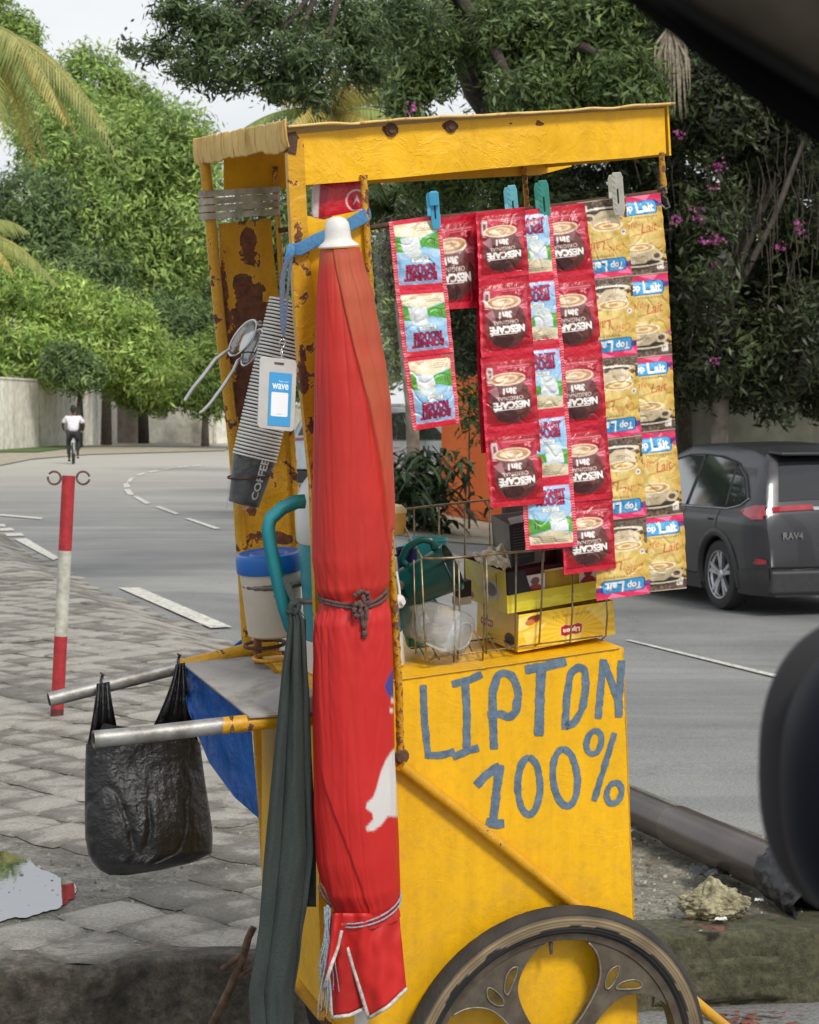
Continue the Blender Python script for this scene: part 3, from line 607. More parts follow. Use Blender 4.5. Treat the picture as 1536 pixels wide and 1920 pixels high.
mb = MB(); p = wp(297, 112.7, 1.4); mb.box(p, (.5, 0, 0), (0, .05, 0), (0, 0, .45)); t = thing('vent_grille', 'dark vent opening in the low pale wall', 'vent', p); mb.build('opening', M['black'], t)
mb = MB()
for k in range(4): mb.box(p + Vector((0, -.03, .06 + .1 * k)), (.5, 0, 0), (0, .03, 0), (0, 0, .02))
mb.build('slat', M['wall_gate'], t)
wall('garden_wall', 'bright orange rendered wall behind the hanging sachets', [wp(828, 41), wp(1010, 37), wp(1120, 36)], 2.6, .2, M['wall_orange'])
wall('garden_wall', 'dark grey green wall behind the parked grey car', [wp(1120, 33), wp(1420, 32), wp(1760, 31)], 2.35, .2, M['wall_dark'])
wall('garden_wall', 'distant pale wall glimpsed between the cart posts', [wp(470, 100), wp(640, 96), wp(760, 92)], 1.9, .2, M['wall_white'])
tree('dense_tree', 'dense green tree filling the view between the cart posts', 'tree', [blob(520, 420, 90, 110, 90), blob(580, 560, 100, 100, 90), blob(500, 640, 80, 90, 91), blob(600, 700, 90, 70, 90), blob(680, 520, 90, 120, 88), blob(720, 640, 90, 90, 87), blob(480, 520, 60, 80, 92)], 45000, .18, GRD + GRN[:1], [gnd(590, 90), AY(590, 640, 90)], 17, tr=.25)
tree('dense_tree', 'dark green tree behind the sachets and the orange wall', 'tree', [blob(860, 480, 90, 90, 50), blob(960, 560, 90, 110, 50), blob(800, 600, 70, 80, 51), blob(880, 650, 90, 60, 49), blob(1050, 600, 90, 110, 50), blob(780, 380, 70, 60, 51)], 45000, .12, GRX, [gnd(900, 50), AY(900, 640, 50)], 18, tr=.2)

# ================================================================== ART RASTER (labels are painted into fine coloured meshes)
_T = {}
def text_tris(txt, bold=.0, shear=0.0):
    k = (txt, bold, shear)
    if k not in _T:
        c = bpy.data.curves.new('lettering', 'FONT'); c.body = txt; c.resolution_u = 3; c.offset = bold; c.shear = shear; c.fill_mode = 'FRONT'
        o = bpy.data.objects.new('lettering', c); COL.objects.link(o); dg = bpy.context.evaluated_depsgraph_get(); dg.update()
        me = bpy.data.meshes.new_from_object(o.evaluated_get(dg)); me.calc_loop_triangles()
        v = np.array([x.co[:2] for x in me.vertices]); t = np.array([x.vertices[:] for x in me.loop_triangles])
        bpy.data.objects.remove(o); bpy.data.curves.remove(c); bpy.data.meshes.remove(me)
        mn = v.min(0); mx = v.max(0); _T[k] = ((v - (mn + mx) / 2) / (mx[0] - mn[0]), t, (mx[1] - mn[1]) / (mx[0] - mn[0]))
    return _T[k]
class Art:
    def __init__(s, w, h, bg, asp=None):
        s.w, s.h = w, h; s.a = np.zeros((h, w, 3)); s.a[:] = lin(bg); yy, xx = np.mgrid[0:h, 0:w]; s.x = (xx + .5) / w; s.y = (yy + .5) / h; s.asp = asp or w / h
    def put(s, m, c, al=1.0):
        c = np.array(lin(c)) if not isinstance(c, np.ndarray) else c; m = m[..., None] * al; s.a = s.a * (1 - m) + c * m; return s
    def rect(s, x0, y0, x1, y1, c, al=1): return s.put(((s.x > x0) & (s.x < x1) & (s.y > y0) & (s.y < y1)) * 1.0, c, al)
    def rrect(s, x0, y0, x1, y1, r, c, al=1):
        dx = np.maximum(np.abs(s.x - (x0 + x1) / 2) - (x1 - x0) / 2 + r, 0); dy = np.maximum(np.abs(s.y - (y0 + y1) / 2) / s.asp - (y1 - y0) / 2 / s.asp + r, 0); return s.put((dx * dx + dy * dy < r * r) * 1.0, c, al)
    def ell(s, cx, cy, rx, ry, c, al=1, r0=0, a0=None):
        q = np.sqrt(((s.x - cx) / rx) ** 2 + ((s.y - cy) / ry) ** 2); m = (q < 1) & (q >= r0); return s.put(m * 1.0, c, al)
    def poly(s, pts, c, al=1):
        m = np.zeros(s.x.shape, bool); n = len(pts)
        for i in range(n):
            (x0, y0), (x1, y1) = pts[i], pts[(i + 1) % n]
            if y0 == y1: continue
            cr = ((y0 > s.y) != (y1 > s.y)) & (s.x < (x1 - x0) * (s.y - y0) / (y1 - y0) + x0); m ^= cr
        return s.put(m * 1.0, c, al)
    def text(s, txt, cx, cy, wd, c, bold=0, rot=False, shear=0, sq=1.0, ang=0, al=1):
        v, t, hr = text_tris(txt, bold, shear); p = v.copy() * wd; p[:, 1] *= sq
        if ang: ca, sa = math.cos(ang), math.sin(ang); p = np.stack([p[:, 0] * ca - p[:, 1] * sa, p[:, 0] * sa + p[:, 1] * ca], 1)
        if rot: p = -p
        X = (cx + p[:, 0]) * s.w; Y = (cy - p[:, 1] * s.asp) * s.h; m = np.zeros((s.h, s.w), bool)
        for a, b, d in t:
            x0, x1 = max(0, int(min(X[a], X[b], X[d]))), min(s.w, int(max(X[a], X[b], X[d])) + 2); y0, y1 = max(0, int(min(Y[a], Y[b], Y[d]))), min(s.h, int(max(Y[a], Y[b], Y[d])) + 2)
            if x1 <= x0 or y1 <= y0: continue
            gy, gx = np.mgrid[y0:y1, x0:x1]; gx = gx + .5; gy = gy + .5
            e = lambda i, j: (X[j] - X[i]) * (gy - Y[i]) - (Y[j] - Y[i]) * (gx - X[i])
            e0, e1, e2 = e(a, b), e(b, d), e(d, a); m[y0:y1, x0:x1] |= ((e0 >= 0) & (e1 >= 0) & (e2 >= 0)) | ((e0 <= 0) & (e1 <= 0) & (e2 <= 0))
        return s.put(m * 1.0, c, al)
    def speck(s, x0, y0, x1, y1, cs, n, seed=1, r=(.01, .03)):
        g = random.Random(seed)
        for _ in range(n):
            cx, cy, q = g.uniform(x0, x1), g.uniform(y0, y1), g.uniform(*r); s.ell(cx, cy, q, q * s.asp * .7, cs[g.randrange(len(cs))])
        return s
    def rot(s): s.a = s.a[::-1, ::-1].copy(); return s
    def down(s, w, h):
        X = (np.arange(s.w) * w // s.w); Y = (np.arange(s.h) * h // s.h)
        r = np.add.reduceat(s.a, np.searchsorted(Y, np.arange(h)), axis=0); r = np.add.reduceat(r, np.searchsorted(X, np.arange(w)), axis=1)
        cx = np.bincount(X, minlength=w)[None, :, None]; cy = np.bincount(Y, minlength=h)[:, None, None]; return r / cx / cy
def art_nescafe(seed=0):
    a = Art(264, 380, (196, 22, 44)); g = random.Random(seed)
    a.rect(0, 0, 1, .09, (188, 20, 46)); a.rect(0, .93, 1, 1, (200, 24, 50)); a.rect(0, .10, 1, .13, (150, 16, 30)); a.rect(0, .90, 1, .925, (150, 16, 30))
    for k in range(40): a.rect(.0, k / 40, .05, k / 40 + .012, (226, 60, 84)); a.rect(.95, k / 40, 1, k / 40 + .012, (150, 14, 32))
    a.rect(.06, .13, .94, .89, (158, 14, 32)); a.poly([(.1, .13), (.5, .13), (.2, .42)], (208, 70, 92), .55); a.poly([(.93, .14), (.93, .6), (.72, .4)], (214, 84, 104), .5)
    a.rect(.3, .145, .9, .158, (226, 120, 134)); a.rect(.45, .17, .88, .18, (220, 110, 124)); a.text('2g', .74, .20, .12, (236, 150, 160), .02, True)
    a.rrect(.10, .15, .2, .36, .02, (226, 200, 200)); a.rect(.125, .19, .175, .30, (120, 80, 80)); a.rect(.10, .37, .25, .385, (232, 170, 178))
    a.poly([(.18, .40), (.80, .40), (.86, .60), (.10, .60)], (110, 62, 62)); a.ell(.5, .66, .37, .245, (92, 50, 46)); a.ell(.58, .62, .24, .17, (108, 62, 54)); a.ell(.42, .80, .2, .08, (70, 36, 34))
    a.poly([(.14, .34), (.76, .34), (.66, .50), (.26, .50)], (132, 92, 92))
    a.ell(.45, .315, .33, .085, (240, 214, 190)); a.ell(.45, .31, .29, .068, (196, 146, 108)); a.ell(.43, .312, .21, .048, (238, 216, 184)); a.ell(.47, .305, .12, .026, (206, 164, 126)); a.ell(.40, .318, .07, .015, (250, 236, 214))
    a.poly([(.1, .45), (.24, .4), (.30, .62)], (205, 150, 158), .6)  # pale triangle: a highlight painted into the artwork
    a.text('3in1', .47, .475, .25, (255, 250, 246), .05, True); a.text('ORIGINAL', .47, .57, .48, (236, 222, 216), .0, True)
    a.text('NESCAFÉ', .50, .672, .66, (255, 252, 248), .045, True, sq=1.1); a.rect(.2, .712, .68, .722, (255, 250, 246))
    a.text('Creamy', .83, .37, .20, (238, 160, 172), .02, True, ang=.2); a.text('Taste', .84, .41, .15, (238, 160, 172), .02, True)
    return a
def art_bonnet():
    a = Art(264, 360, (208, 28, 56)); a.rect(0, 0, 1, .06, (216, 40, 72)); a.rect(0, .93, 1, 1, (206, 26, 52))
    for k in range(26):
        y = k / 26
        for x0, x1 in ((.0, .085), (.915, 1)):
            xm = (x0 + x1) / 2; a.poly([(x0, y), (xm, y + .018), (x1, y), (x1, y + .012), (xm, y + .03), (x0, y + .012)], (240, 170, 178), .85)
    a.rect(.09, .07, .91, .92, (150, 196, 232)); a.rect(.09, .80, .91, .92, (170, 186, 222)); a.rect(.09, .45, .91, .56, (176, 212, 240))
    a.poly([(.09, .45), (.09, .23), (.5, .30), (.91, .22), (.91, .47), (.6, .41), (.35, .47)], (88, 164, 62)); a.poly([(.09, .40), (.3, .33), (.5, .40), (.3, .45)], (150, 200, 110))
    a.rect(.09, .07, .91, .22, (232, 218, 184)); a.poly([(.09, .22), (.5, .29), (.91, .2), (.91, .1), (.09, .1)], (234, 220, 186))
    for k, (x0, x1) in enumerate(((.2, .84), (.25, .8), (.45, .86), (.5, .84))): a.rect(x0, .095 + .028 * k, x1, .105 + .028 * k, (120, 106, 84), .75)
    a.poly([(.18, .26), (.52, .27), (.54, .42), (.20, .44)], (222, 228, 236)); a.ell(.38, .47, .15, .07, (226, 230, 206)); a.ell(.36, .46, .1, .045, (244, 244, 228)); a.poly([(.2, .44), (.38, .55), (.5, .43)], (210, 222, 236), .8)
    a.rect(.75, .3, .77, .4, (120, 60, 50)); a.rect(.80, .31, .82, .41, (60, 60, 90))
    a.rrect(.34, .545, .68, .62, .01, (90, 110, 130)); a.rrect(.35, .55, .67, .615, .01, (240, 244, 240)); a.text('Délice', .51, .583, .24, (60, 80, 90), .0, True, shear=.3)
    for w_, c, b in ((0, (40, 30, 80), .10), (1, (190, 30, 70), .02)): a.text('ROUGE', .5, .70, .56, c, b, True, sq=1.25); a.text('BONNET', .5, .815, .64, c, b, True, sq=1.2)
    return a
def art_toplait():
    a = Art(264, 400, (206, 172, 84)); a.put(np.clip((.5 - np.abs(a.x - .62)) * 1.6, 0, 1), (232, 206, 134), .9); a.put(np.clip((a.x - .75) * 4, 0, 1), (190, 146, 50), .8)
    for k in range(14): g = random.Random(k); x = g.random(); y = g.uniform(.3, .8); a.poly([(x, y), (x + g.uniform(-.2, .2), y + .1), (x + g.uniform(-.1, .1), y + .16)], (236, 216, 150) if k % 2 else (186, 144, 56), .5)
    a.rect(0, 0, 1, .125, (222, 44, 96)); a.poly([(0, .02), (.3, .06), (.1, .12)], (244, 110, 150)); a.poly([(.4, .0), (.7, .08), (.8, .01)], (246, 120, 156)); a.poly([(0, .12), (1, .10), (1, .165), (0, .19)], (96, 50, 120)); a.rect(0, 0, 1, .012, (120, 90, 60))
    a.rrect(.10, .075, .90, .245, .07, (22, 60, 120)); a.rrect(.12, .083, .88, .237, .06, (64, 156, 214)); a.poly([(.2, .09), (.6, .09), (.3, .15)], (120, 196, 236), .7)
    for b, c in ((.09, (18, 60, 120)), (.035, (250, 252, 255))): a.text('Top', .30, .158, .27, c, b, sq=1.1); a.text('L', .55, .152, .11, c, b, sq=1.25); a.text('ait', .73, .165, .21, c, b, sq=1.05)
    a.rect(.50, .205, .84, .218, (250, 252, 255)); a.text('instantanément', .62, .275, .5, (110, 80, 40))
    a.text('Café', .30, .36, .36, (196, 112, 62), .0, shear=.4, ang=.12); a.text('au', .52, .37, .1, (196, 112, 62), 0, shear=.3); a.text('Lait', .68, .41, .34, (190, 104, 56), .015, shear=.4, ang=.12, sq=1.2); a.poly([(.35, .49), (.85, .45), (.86, .457), (.36, .50)], (196, 112, 62))
    a.speck(0, .72, 1, 1, [(84, 62, 50), (120, 94, 76), (60, 42, 34)], 150, 3, (.025, .045)); a.rect(0, .90, 1, .985, (92, 74, 62)); a.speck(0, .9, 1, 1, [(70, 52, 44), (132, 112, 96), (104, 84, 70)], 160, 4, (.015, .03)); a.rect(0, .985, 1, 1, (190, 170, 150))
    a.ell(.5, .865, .46, .05, (70, 56, 44)); a.ell(.5, .855, .44, .042, (226, 214, 192)); a.ell(.52, .845, .34, .03, (60, 48, 38))
    a.ell(.80, .77, .13, .06, (206, 190, 160)); a.ell(.79, .77, .07, .032, (96, 72, 54)); a.poly([(.14, .66), (.74, .66), (.68, .80), (.56, .85), (.32, .85), (.20, .80)], (196, 178, 146)); a.poly([(.14, .66), (.40, .66), (.36, .85), (.32, .85), (.20, .80)], (222, 206, 176))
    a.ell(.44, .655, .32, .062, (240, 226, 196)); a.ell(.44, .655, .28, .048, (196, 150, 90)); a.ell(.42, .655, .2, .034, (240, 218, 170)); a.ell(.45, .655, .10, .018, (200, 156, 96)); a.text('Top Lait', .40, .77, .3, (110, 88, 64))
    a.ell(.86, .60, .055, .03, (250, 246, 240)) if False else None
    a.rect(.80, .87, .92, .94, (226, 220, 210)); a.rect(.825, .885, .895, .925, (140, 110, 90)); a.rect(.845, .893, .895, .925, (226, 220, 210))
    a.ell(.12, .56, .06, .035, (230, 226, 222)); a.poly([(.08, .56), (.15, .54), (.14, .58)], (120, 90, 130))
    return a
def art_sheet(mb, fn, W, H, arr, nu, nv):
    """grid surface following fn(s,t); per-vertex colours sampled from arr"""
    n0 = len(mb.v)
    for j in range(nv):
        for i in range(nu):
            s_, t_ = i / (nu - 1), j / (nv - 1); mb.v.append(tuple(fn(s_, t_))); mb.c.append(tuple(arr[min(H - 1, int(t_ * H)), min(W - 1, int(s_ * W))]))
    f = [(n0 + j * nu + i, n0 + (j + 1) * nu + i, n0 + (j + 1) * nu + i + 1, n0 + j * nu + i + 1) for j in range(nv - 1) for i in range(nu - 1)]; mb.f += f; mb.mi += [0] * len(f)
def arr_of(a, nu, nv): return a.down(nu, nv)

M['cream'] = stained('faded_yellow_tape', lin((214, 182, 116)), lin((200, 160, 84)), lin((118, 84, 46)), (12, 12, 1.2), 5, .56)
# ================================================================== THE CART
cart = thing('vendor_cart', 'tall rusty yellow tea vendor cart with hand painted lettering on its side', 'vendor cart', L(.4, .3, -2.1))
def FP(pts, b=0.0): return [F(x, y, b) for x, y in pts]
def plate(name, px, b, th, mat, parent=cart, wear=None, sub=0, amp=0):
    """flat plate in the cart's front-parallel plane at depth b, outline from pixels, th metres thick (away from the viewer)"""
    mb = MB(); mb.prism(FP(px, b), CV * th); me = mb.mesh(name, True)
    if sub:
        bm = bmesh.new(); bm.from_mesh(me); bmesh.ops.triangulate(bm, faces=[f for f in bm.faces if len(f.verts) > 4])
        for _ in range(sub):
            bmesh.ops.subdivide_edges(bm, edges=[e for e in bm.edges if e.calc_length() > .012], cuts=1, use_grid_fill=True)
        if wear:
            ly = bm.verts.layers.float.new('wear')
            for v in bm.verts:
                q = v.co - C0; px_ = CX + FPX * q.x / q.dot(FW); py_ = CY - FPX * q.dot(UPV) / q.dot(FW); v[ly] = wear(px_, py_)
        if amp:
            for v in bm.verts: v.co += CV * (amp * N3(v.co.x * 14, v.co.y * 14, v.co.z * 14))
        bm.to_mesh(me); bm.free()
    return link(name, me, mat, parent)
def pipe(name, px, b, r, mat, parent=cart, seg=14, wob=0, n=1):
    bs = b if isinstance(b, (list, tuple)) else [b] * len(px); P0 = [F(x, y, bb) for (x, y), bb in zip(px, bs)]; pts = []
    for p, q in zip(P0, P0[1:]):
        for k in range(n): pts.append(p.lerp(q, k / n))
    pts.append(P0[-1])
    if wob: pts = [p + Vector((N3(p.z * 9, 1), N3(p.z * 9, 5), 0)) * wob for p in pts]
    mb = MB(); mb.tube(pts, r, seg); return mb.build(name, mat, parent, auto=True)
def rebar(name, px, b, r, mat=None, parent=cart):
    """twisted ribbed reinforcing bar"""
    bs = b if isinstance(b, (list, tuple)) else [b] * len(px); P0 = [F(x, y, bb) for (x, y), bb in zip(px, bs)]; pts = []; 
    for p, q in zip(P0, P0[1:]):
        m_ = max(1, int((q - p).length / .004)); pts += [p.lerp(q, k / m_) for k in range(m_)]
    pts.append(P0[-1]); mb = MB(); seg = 10; t = (pts[-1] - pts[0]).normalized(); x = t.orthogonal().normalized(); y = t.cross(x); vs = []
    for i, p in enumerate(pts):
        for k in range(seg):
            a = 6.283 * k / seg; rr = r * (1 + .22 * max(0, math.sin(2 * a + i * .9))); vs.append(p + x * math.cos(a) * rr + y * math.sin(a) * rr)
    mb.add(vs, [(i * seg + k, i * seg + (k + 1) % seg, (i + 1) * seg + (k + 1) % seg, (i + 1) * seg + k) for i in range(len(pts) - 1) for k in range(seg)])
    return mb.build(name, mat or M['yellow_rebar'], parent, smooth_=True)
a_r = loc(F(1247, 195))[0]
# roof sheet (thin, lips turned down)
def roof_f(s, t):
    a = -.010 + (a_r + .022) * s; b = -.022 + .66 * t; sag = .004 * math.sin(s * 5) * math.sin(t * 3) + .003 * N3(a * 12, b * 12); return L(a, b, .004 + sag + (.003 * N3(a * 20, 2) if t < .05 else 0))
mb = MB(); mb.grid(roof_f, 60, 16); o = mb.build('roof', M['cream'], cart, recalc=False, smooth_=True); m_ = o.modifiers.new('solid', 'SOLIDIFY'); m_.thickness = .0045; m_.offset = -1
def spots(lst, k=.35):
    def f(x, y): return max([0] + [k * max(0, 1 - math.hypot((x - a) / rx, (y - b) / ry)) ** .5 for a, b, rx, ry in lst])
    return f
plate('front_fascia', [(552, 252), (700, 238), (860, 226), (1020, 216), (1246, 203), (1250, 288), (1180, 296), (1000, 309), (860, 322), (740, 334), (640, 342), (556, 348)], .0, .004, M['yellow_fascia'], wear=spots([(734, 243, 20, 16), (846, 236, 20, 13), (556, 300, 13, 55), (548, 262, 22, 24), (700, 340, 20, 3), (1010, 232, 10, 6), (955, 230, 8, 5)], .5), sub=5, amp=.004)
plate('back_fascia', [(0, 0)] * 0 or [(FPX * 0, 0)] * 0 or [(420, 262), (1072, 214), (1072, 312), (1012, 328), (420, 358)], .60, .004, M['yellow'])
# round rusted bolts under the roof lip
for (px, py, r) in ((734, 243, .013), (846, 237, .012)):
    mb = MB(); mb.lathe(F(px, py, -.001), -CV, [(0, .006), (r * .55, .006), (r * .6, .003), (r, .002), (r * 1.05, 0), (r * 1.05, -.002)], 14); mb.build('bolt', M['rust'], cart, auto=True)
# end flange: wrinkled faded tape wrapped over the roof edge
def fl(s, t):
    b = -.02 + .66 * s; a = -.014 - .003 * math.sin(t * 3.1) + (.0022 * N3(b * 40, t * 1.2) + .0018 * N3(b * 130, t * 2, 4) + .0012 * N3(b * 300, t * 3, 7)) * (1 - t * .3); w_ = .012 * N3(b * 6, 3)
    return L(a, b, .014 - (.056 + w_ + .004 * math.sin(b * 30)) * t + .003 * N3(b * 30, 8))
mb = MB(); mb.grid(fl, 260, 18); o = mb.build('roof_flange', M['cream'], cart, recalc=False, smooth_=True); m_ = o.modifiers.new('solid', 'SOLIDIFY'); m_.thickness = .004
mb = MB(); mb.grid(lambda s, t: L(a_r + .004, .0 + .62 * s, .0 - .10 * t), 12, 4); o = mb.build('end_fascia', M['yellow_fascia'], cart, recalc=False); m_ = o.modifiers.new('solid', 'SOLIDIFY'); m_.thickness = .004
mb = MB(); mb.prism([F(532, 250, -.008), F(556, 246, -.008), F(559, 262, -.008), (F(556, 290, -.008)), F(540, 286, -.008)], CV * .03); mb.build('corner_patch', M['rust'], cart, bevel=.002)
# posts
pw = spots([(565, 700, 12, 60), (590, 860, 14, 90), (572, 560, 10, 20), (560, 430, 12, 40), (560, 1000, 30, 60)], .12)
plate('corner_post', [(541, 262), (569, 260), (580, 480), (594, 600), (606, 900), (622, 1296), (600, 1296), (586, 904), (565, 700), (555, 560)], -.004, .006, M['yellow_old'], wear=pw, sub=4)
mb = MB(); pl_ = [(541, 262), (555, 560), (565, 700), (586, 904), (600, 1296)]
mb.add([p for x, y in pl_ for p in (F(x, y, -.004), F(x, y, -.004) + CV * .018)], [(2 * i, 2 * i + 1, 2 * i + 3, 2 * i + 2) for i in range(4)]); o = mb.build('post_side', M['yellow_old'], cart); m_ = o.modifiers.new('solid', 'SOLIDIFY'); m_.thickness = .003
pipe('corner_pipe', [(384, 296), (397, 437), (412, 600), (423, 690), (440, 850), (456, 1069), (463, 1190), (484, 1370), (493, 1500), (501, 1640)], .6, .0125, M['yellow_old'], n=4, wob=.002)
plate('back_plate', [(410, 420), (507, 409), (516, 500), (524, 566), (547, 815), (556, 930), (562, 1080), (461, 1090), (447, 930), (425, 700)], .605, .003, M['yellow_old'],
      wear=spots([(470, 590, 45, 60), (450, 540, 16, 30), (490, 540, 14, 16), (465, 450, 18, 25), (455, 560, 12, 12), (420, 600, 12, 120), (460, 720, 30, 70), (440, 640, 20, 60), (440, 930, 14, 90), (470, 960, 12, 14), (450, 1050, 20, 40), (530, 1010, 20, 14), (470, 480, 8, 12)], .30), sub=5, amp=.005)
rebar('post_bar', [(515, 312), (520, 400), (531, 566), (553, 900), (562, 1080)], .585, .006, M['yellow_old'])
plate('front_plate', [(568, 403), (600, 409), (640, 402), (688, 392), (694, 560), (720, 870), (738, 1150), (748, 1278), (605, 1294), (590, 904), (580, 560)], .006, .003, M['yellow'], wear=spots([(620, 407, 60, 4), (575, 600, 6, 200)], .3), sub=4, amp=.002)
rebar('post_bar', [(682, 328), (690, 470), (697, 566), (722, 870), (740, 1130), (749, 1300), (752, 1432)], -.004, .0065)
rebar('post_bar', [(1240, 286), (1243, 330), (1246, 362)], .002, .006)
rebar('post_bar', [(982, 312), (989, 392), (1000, 520), (1020, 800), (1050, 1190)], .59, .0058)
rebar('cross_bar', [(523, 432), (548, 430)], .3, .005, M['rust'])
mb = MB(); RL = [(690, 428), (730, 421), (826, 408), (893, 401), (1000, 391), (1098, 379), (1180, 368), (1244, 359)]
mb.tube(FP(RL, .004), .0055, 10); mb.build('hanging_rail', M['rust'], cart, smooth_=True)
mb = MB(); mb.tube(FP([(1242, 356), (1236, 352), (1246, 350), (1250, 358), (1243, 366), (1250, 372), (1256, 388), (1248, 392), (1240, 384)], -.006), .0022, 6); mb.build('rail_wire', M['steel_dull'], cart, smooth_=True)
# box body
fr = [(601, 1296), (745, 1275), (880, 1256), (1020, 1236), (1168, 1214), (1178, 1440), (1188, 1720), (1200, 2060), (640, 1968), (606, 1925), (598, 1700)]
FRP = FP(fr, 0); mb = MB(); n_ = len(FRP); BK = [p + CV * .39 for p in FRP]; BK[-2] = BK[-2] + CW * .10; BK[-3] = BK[-3] + CW * .19; BK[-4] = BK[-4] + CW * .19
mb.add(FRP + BK, [tuple(range(n_)), tuple(range(n_, 2 * n_))[::-1]] + [(i, (i + 1) % n_, n_ + (i + 1) % n_, n_ + i) for i in range(n_)]); me = mb.mesh('box_body', True); link('box_body', me, M['yellow'], cart)
mb = MB(); sp_ = []
for (x0, y0), (x1, y1) in zip(fr[:4], fr[1:5]):
    for k in range(24):
        t = k / 24; sp_.append(F(x0 + (x1 - x0) * t, y0 + (y1 - y0) * t, -.002))
mb.tube(sp_, [.0016 + .003 * max(0, N3(i * .35, 4)) for i in range(len(sp_))], 6); mb.build('weld_seam', M['yellow_pipe'], cart, smooth_=True)
mb = MB(); sp_ = [F(1168 + 20 * k / 40 + (2 if 0 else 0), 1214 + 506 * k / 40, 0) for k in range(60)]; mb.tube(sp_, [.0014 + .002 * max(0, N3(i * .5, 9)) for i in range(60)], 6); mb.build('corner_seam', M['yellow_pipe'], cart, smooth_=True)
pipe('diagonal_brace', [(752, 1436), (850, 1512), (950, 1592), (1075, 1694), (1210, 1800), (1360, 1925), (1420, 1975)], -.016, .0118, M['yellow_pipe'], n=6)
mb = MB(); mb.lathe(F(753, 1418, -.006), CV, [(0, -.008), (.012, -.007), (.016, -.002), (.014, .004)], 12); mb.build('weld_lump', M['rust'], cart, auto=True)
pipe('lower_rail', [(545, 1832), (580, 1875), (625, 1932), (700, 2010)], -.012, .011, M['yellow_old'], n=4)
# hand painted letters (thick brush strokes on the front face)
def strokes(name, paths, wpx, parent=cart):
    mb = MB(); g = random.Random(len(name) + int(paths[0][0][0]))
    for pi, path in enumerate(paths):
        pts = []
        for (x0, y0), (x1, y1) in zip(path, path[1:]):
            d = math.hypot(x1 - x0, y1 - y0); k = max(2, int(d / 3)); pts += [(x0 + (x1 - x0) * i / k, y0 + (y1 - y0) * i / k) for i in range(k)]
        pts.append(path[-1]); vs = []
        sm = pts
        for _ in range(3): sm = [sm[0]] + [((sm[i - 1][0] + sm[i][0] * 2 + sm[i + 1][0]) / 4, (sm[i - 1][1] + sm[i][1] * 2 + sm[i + 1][1]) / 4) for i in range(1, len(sm) - 1)] + [sm[-1]]
        for i, (x, y) in enumerate(sm):
            a, b = sm[max(0, i - 1)], sm[min(len(sm) - 1, i + 1)]; dx, dy = b[0] - a[0], b[1] - a[1]; l_ = math.hypot(dx, dy) or 1; nx, ny = -dy / l_, dx / l_
            ww = wpx * .5 * (1 + .16 * N3(i * .09, pi * 3 + x * .01)); e = .9 + .1 * min(1, min(i, len(sm) - 1 - i) / 2)
            j1 = 1.3 * N3(i * .22, pi * 7) + g.gauss(0, .3); j2 = 1.3 * N3(i * .22, pi * 7 + 50) + g.gauss(0, .3); h = -.0012 - .0003 * pi
            vs += [F(x + nx * (ww * e + j1), y + ny * (ww * e + j1), h), F(x - nx * (ww * e + j2), y - ny * (ww * e + j2), h)]
        mb.add(vs, [(2 * i, 2 * i + 1, 2 * i + 3, 2 * i + 2) for i in range(len(sm) - 1)])
    return mb.build(name, M['letters'], parent)
def arc(cx, cy, rx, ry, a0, a1, n=26, slant=0): return [(cx + rx * math.cos(R(a0 + (a1 - a0) * i / n)) + slant * math.sin(R(a0 + (a1 - a0) * i / n)), cy + ry * math.sin(R(a0 + (a1 - a0) * i / n))) for i in range(n + 1)]
LT = [('letter_l', [[(794, 1284), (796, 1350), (803, 1414)], [(797, 1416), (830, 1416), (853, 1408)]], 13),
      ('letter_i', [[(848, 1283), (880, 1275), (904, 1264)], [(873, 1280), (876, 1340), (875, 1402)], [(850, 1420), (875, 1408), (898, 1402)]], 14),
      ('letter_p', [[(927, 1405), (924, 1340), (924, 1290)], [(924, 1300), (932, 1268), (945, 1260), (962, 1268), (973, 1296), (968, 1335), (955, 1346), (940, 1338), (915, 1340)]], 15),
      ('letter_t', [[(985, 1256), (1020, 1250), (1062, 1240)], [(1016, 1252), (1013, 1300), (1011, 1380)]], 17),
      ('letter_o', [[(1060, 1368), (1063, 1310), (1070, 1262), (1085, 1250), (1097, 1255), (1099, 1290), (1092, 1330), (1078, 1355), (1060, 1362)]], 14),
      ('letter_n', [[(1122, 1348), (1126, 1300), (1132, 1236)], [(1132, 1238), (1146, 1275), (1158, 1310), (1162, 1342)], [(1160, 1345), (1163, 1290), (1166, 1238)]], 13),
      ('digit_one', [[(893, 1473), (915, 1450), (938, 1436)], [(938, 1434), (932, 1480), (926, 1535)], [(912, 1540), (930, 1545), (946, 1544)]], 17),
      ('digit_zero', [arc(992, 1474, 21, 54, -90, 272)], 13), ('digit_zero', [arc(1060, 1458, 23, 54, -90, 272, slant=4)], 13),
      ('percent_sign', [arc(1114, 1392, 14, 22, -90, 272, slant=-3), [(1153, 1374), (1136, 1430), (1114, 1502)], arc(1152, 1487, 14, 20, -90, 272, slant=-3)], 11)]
for n_, ps, wd in LT: strokes(n_, ps, wd)
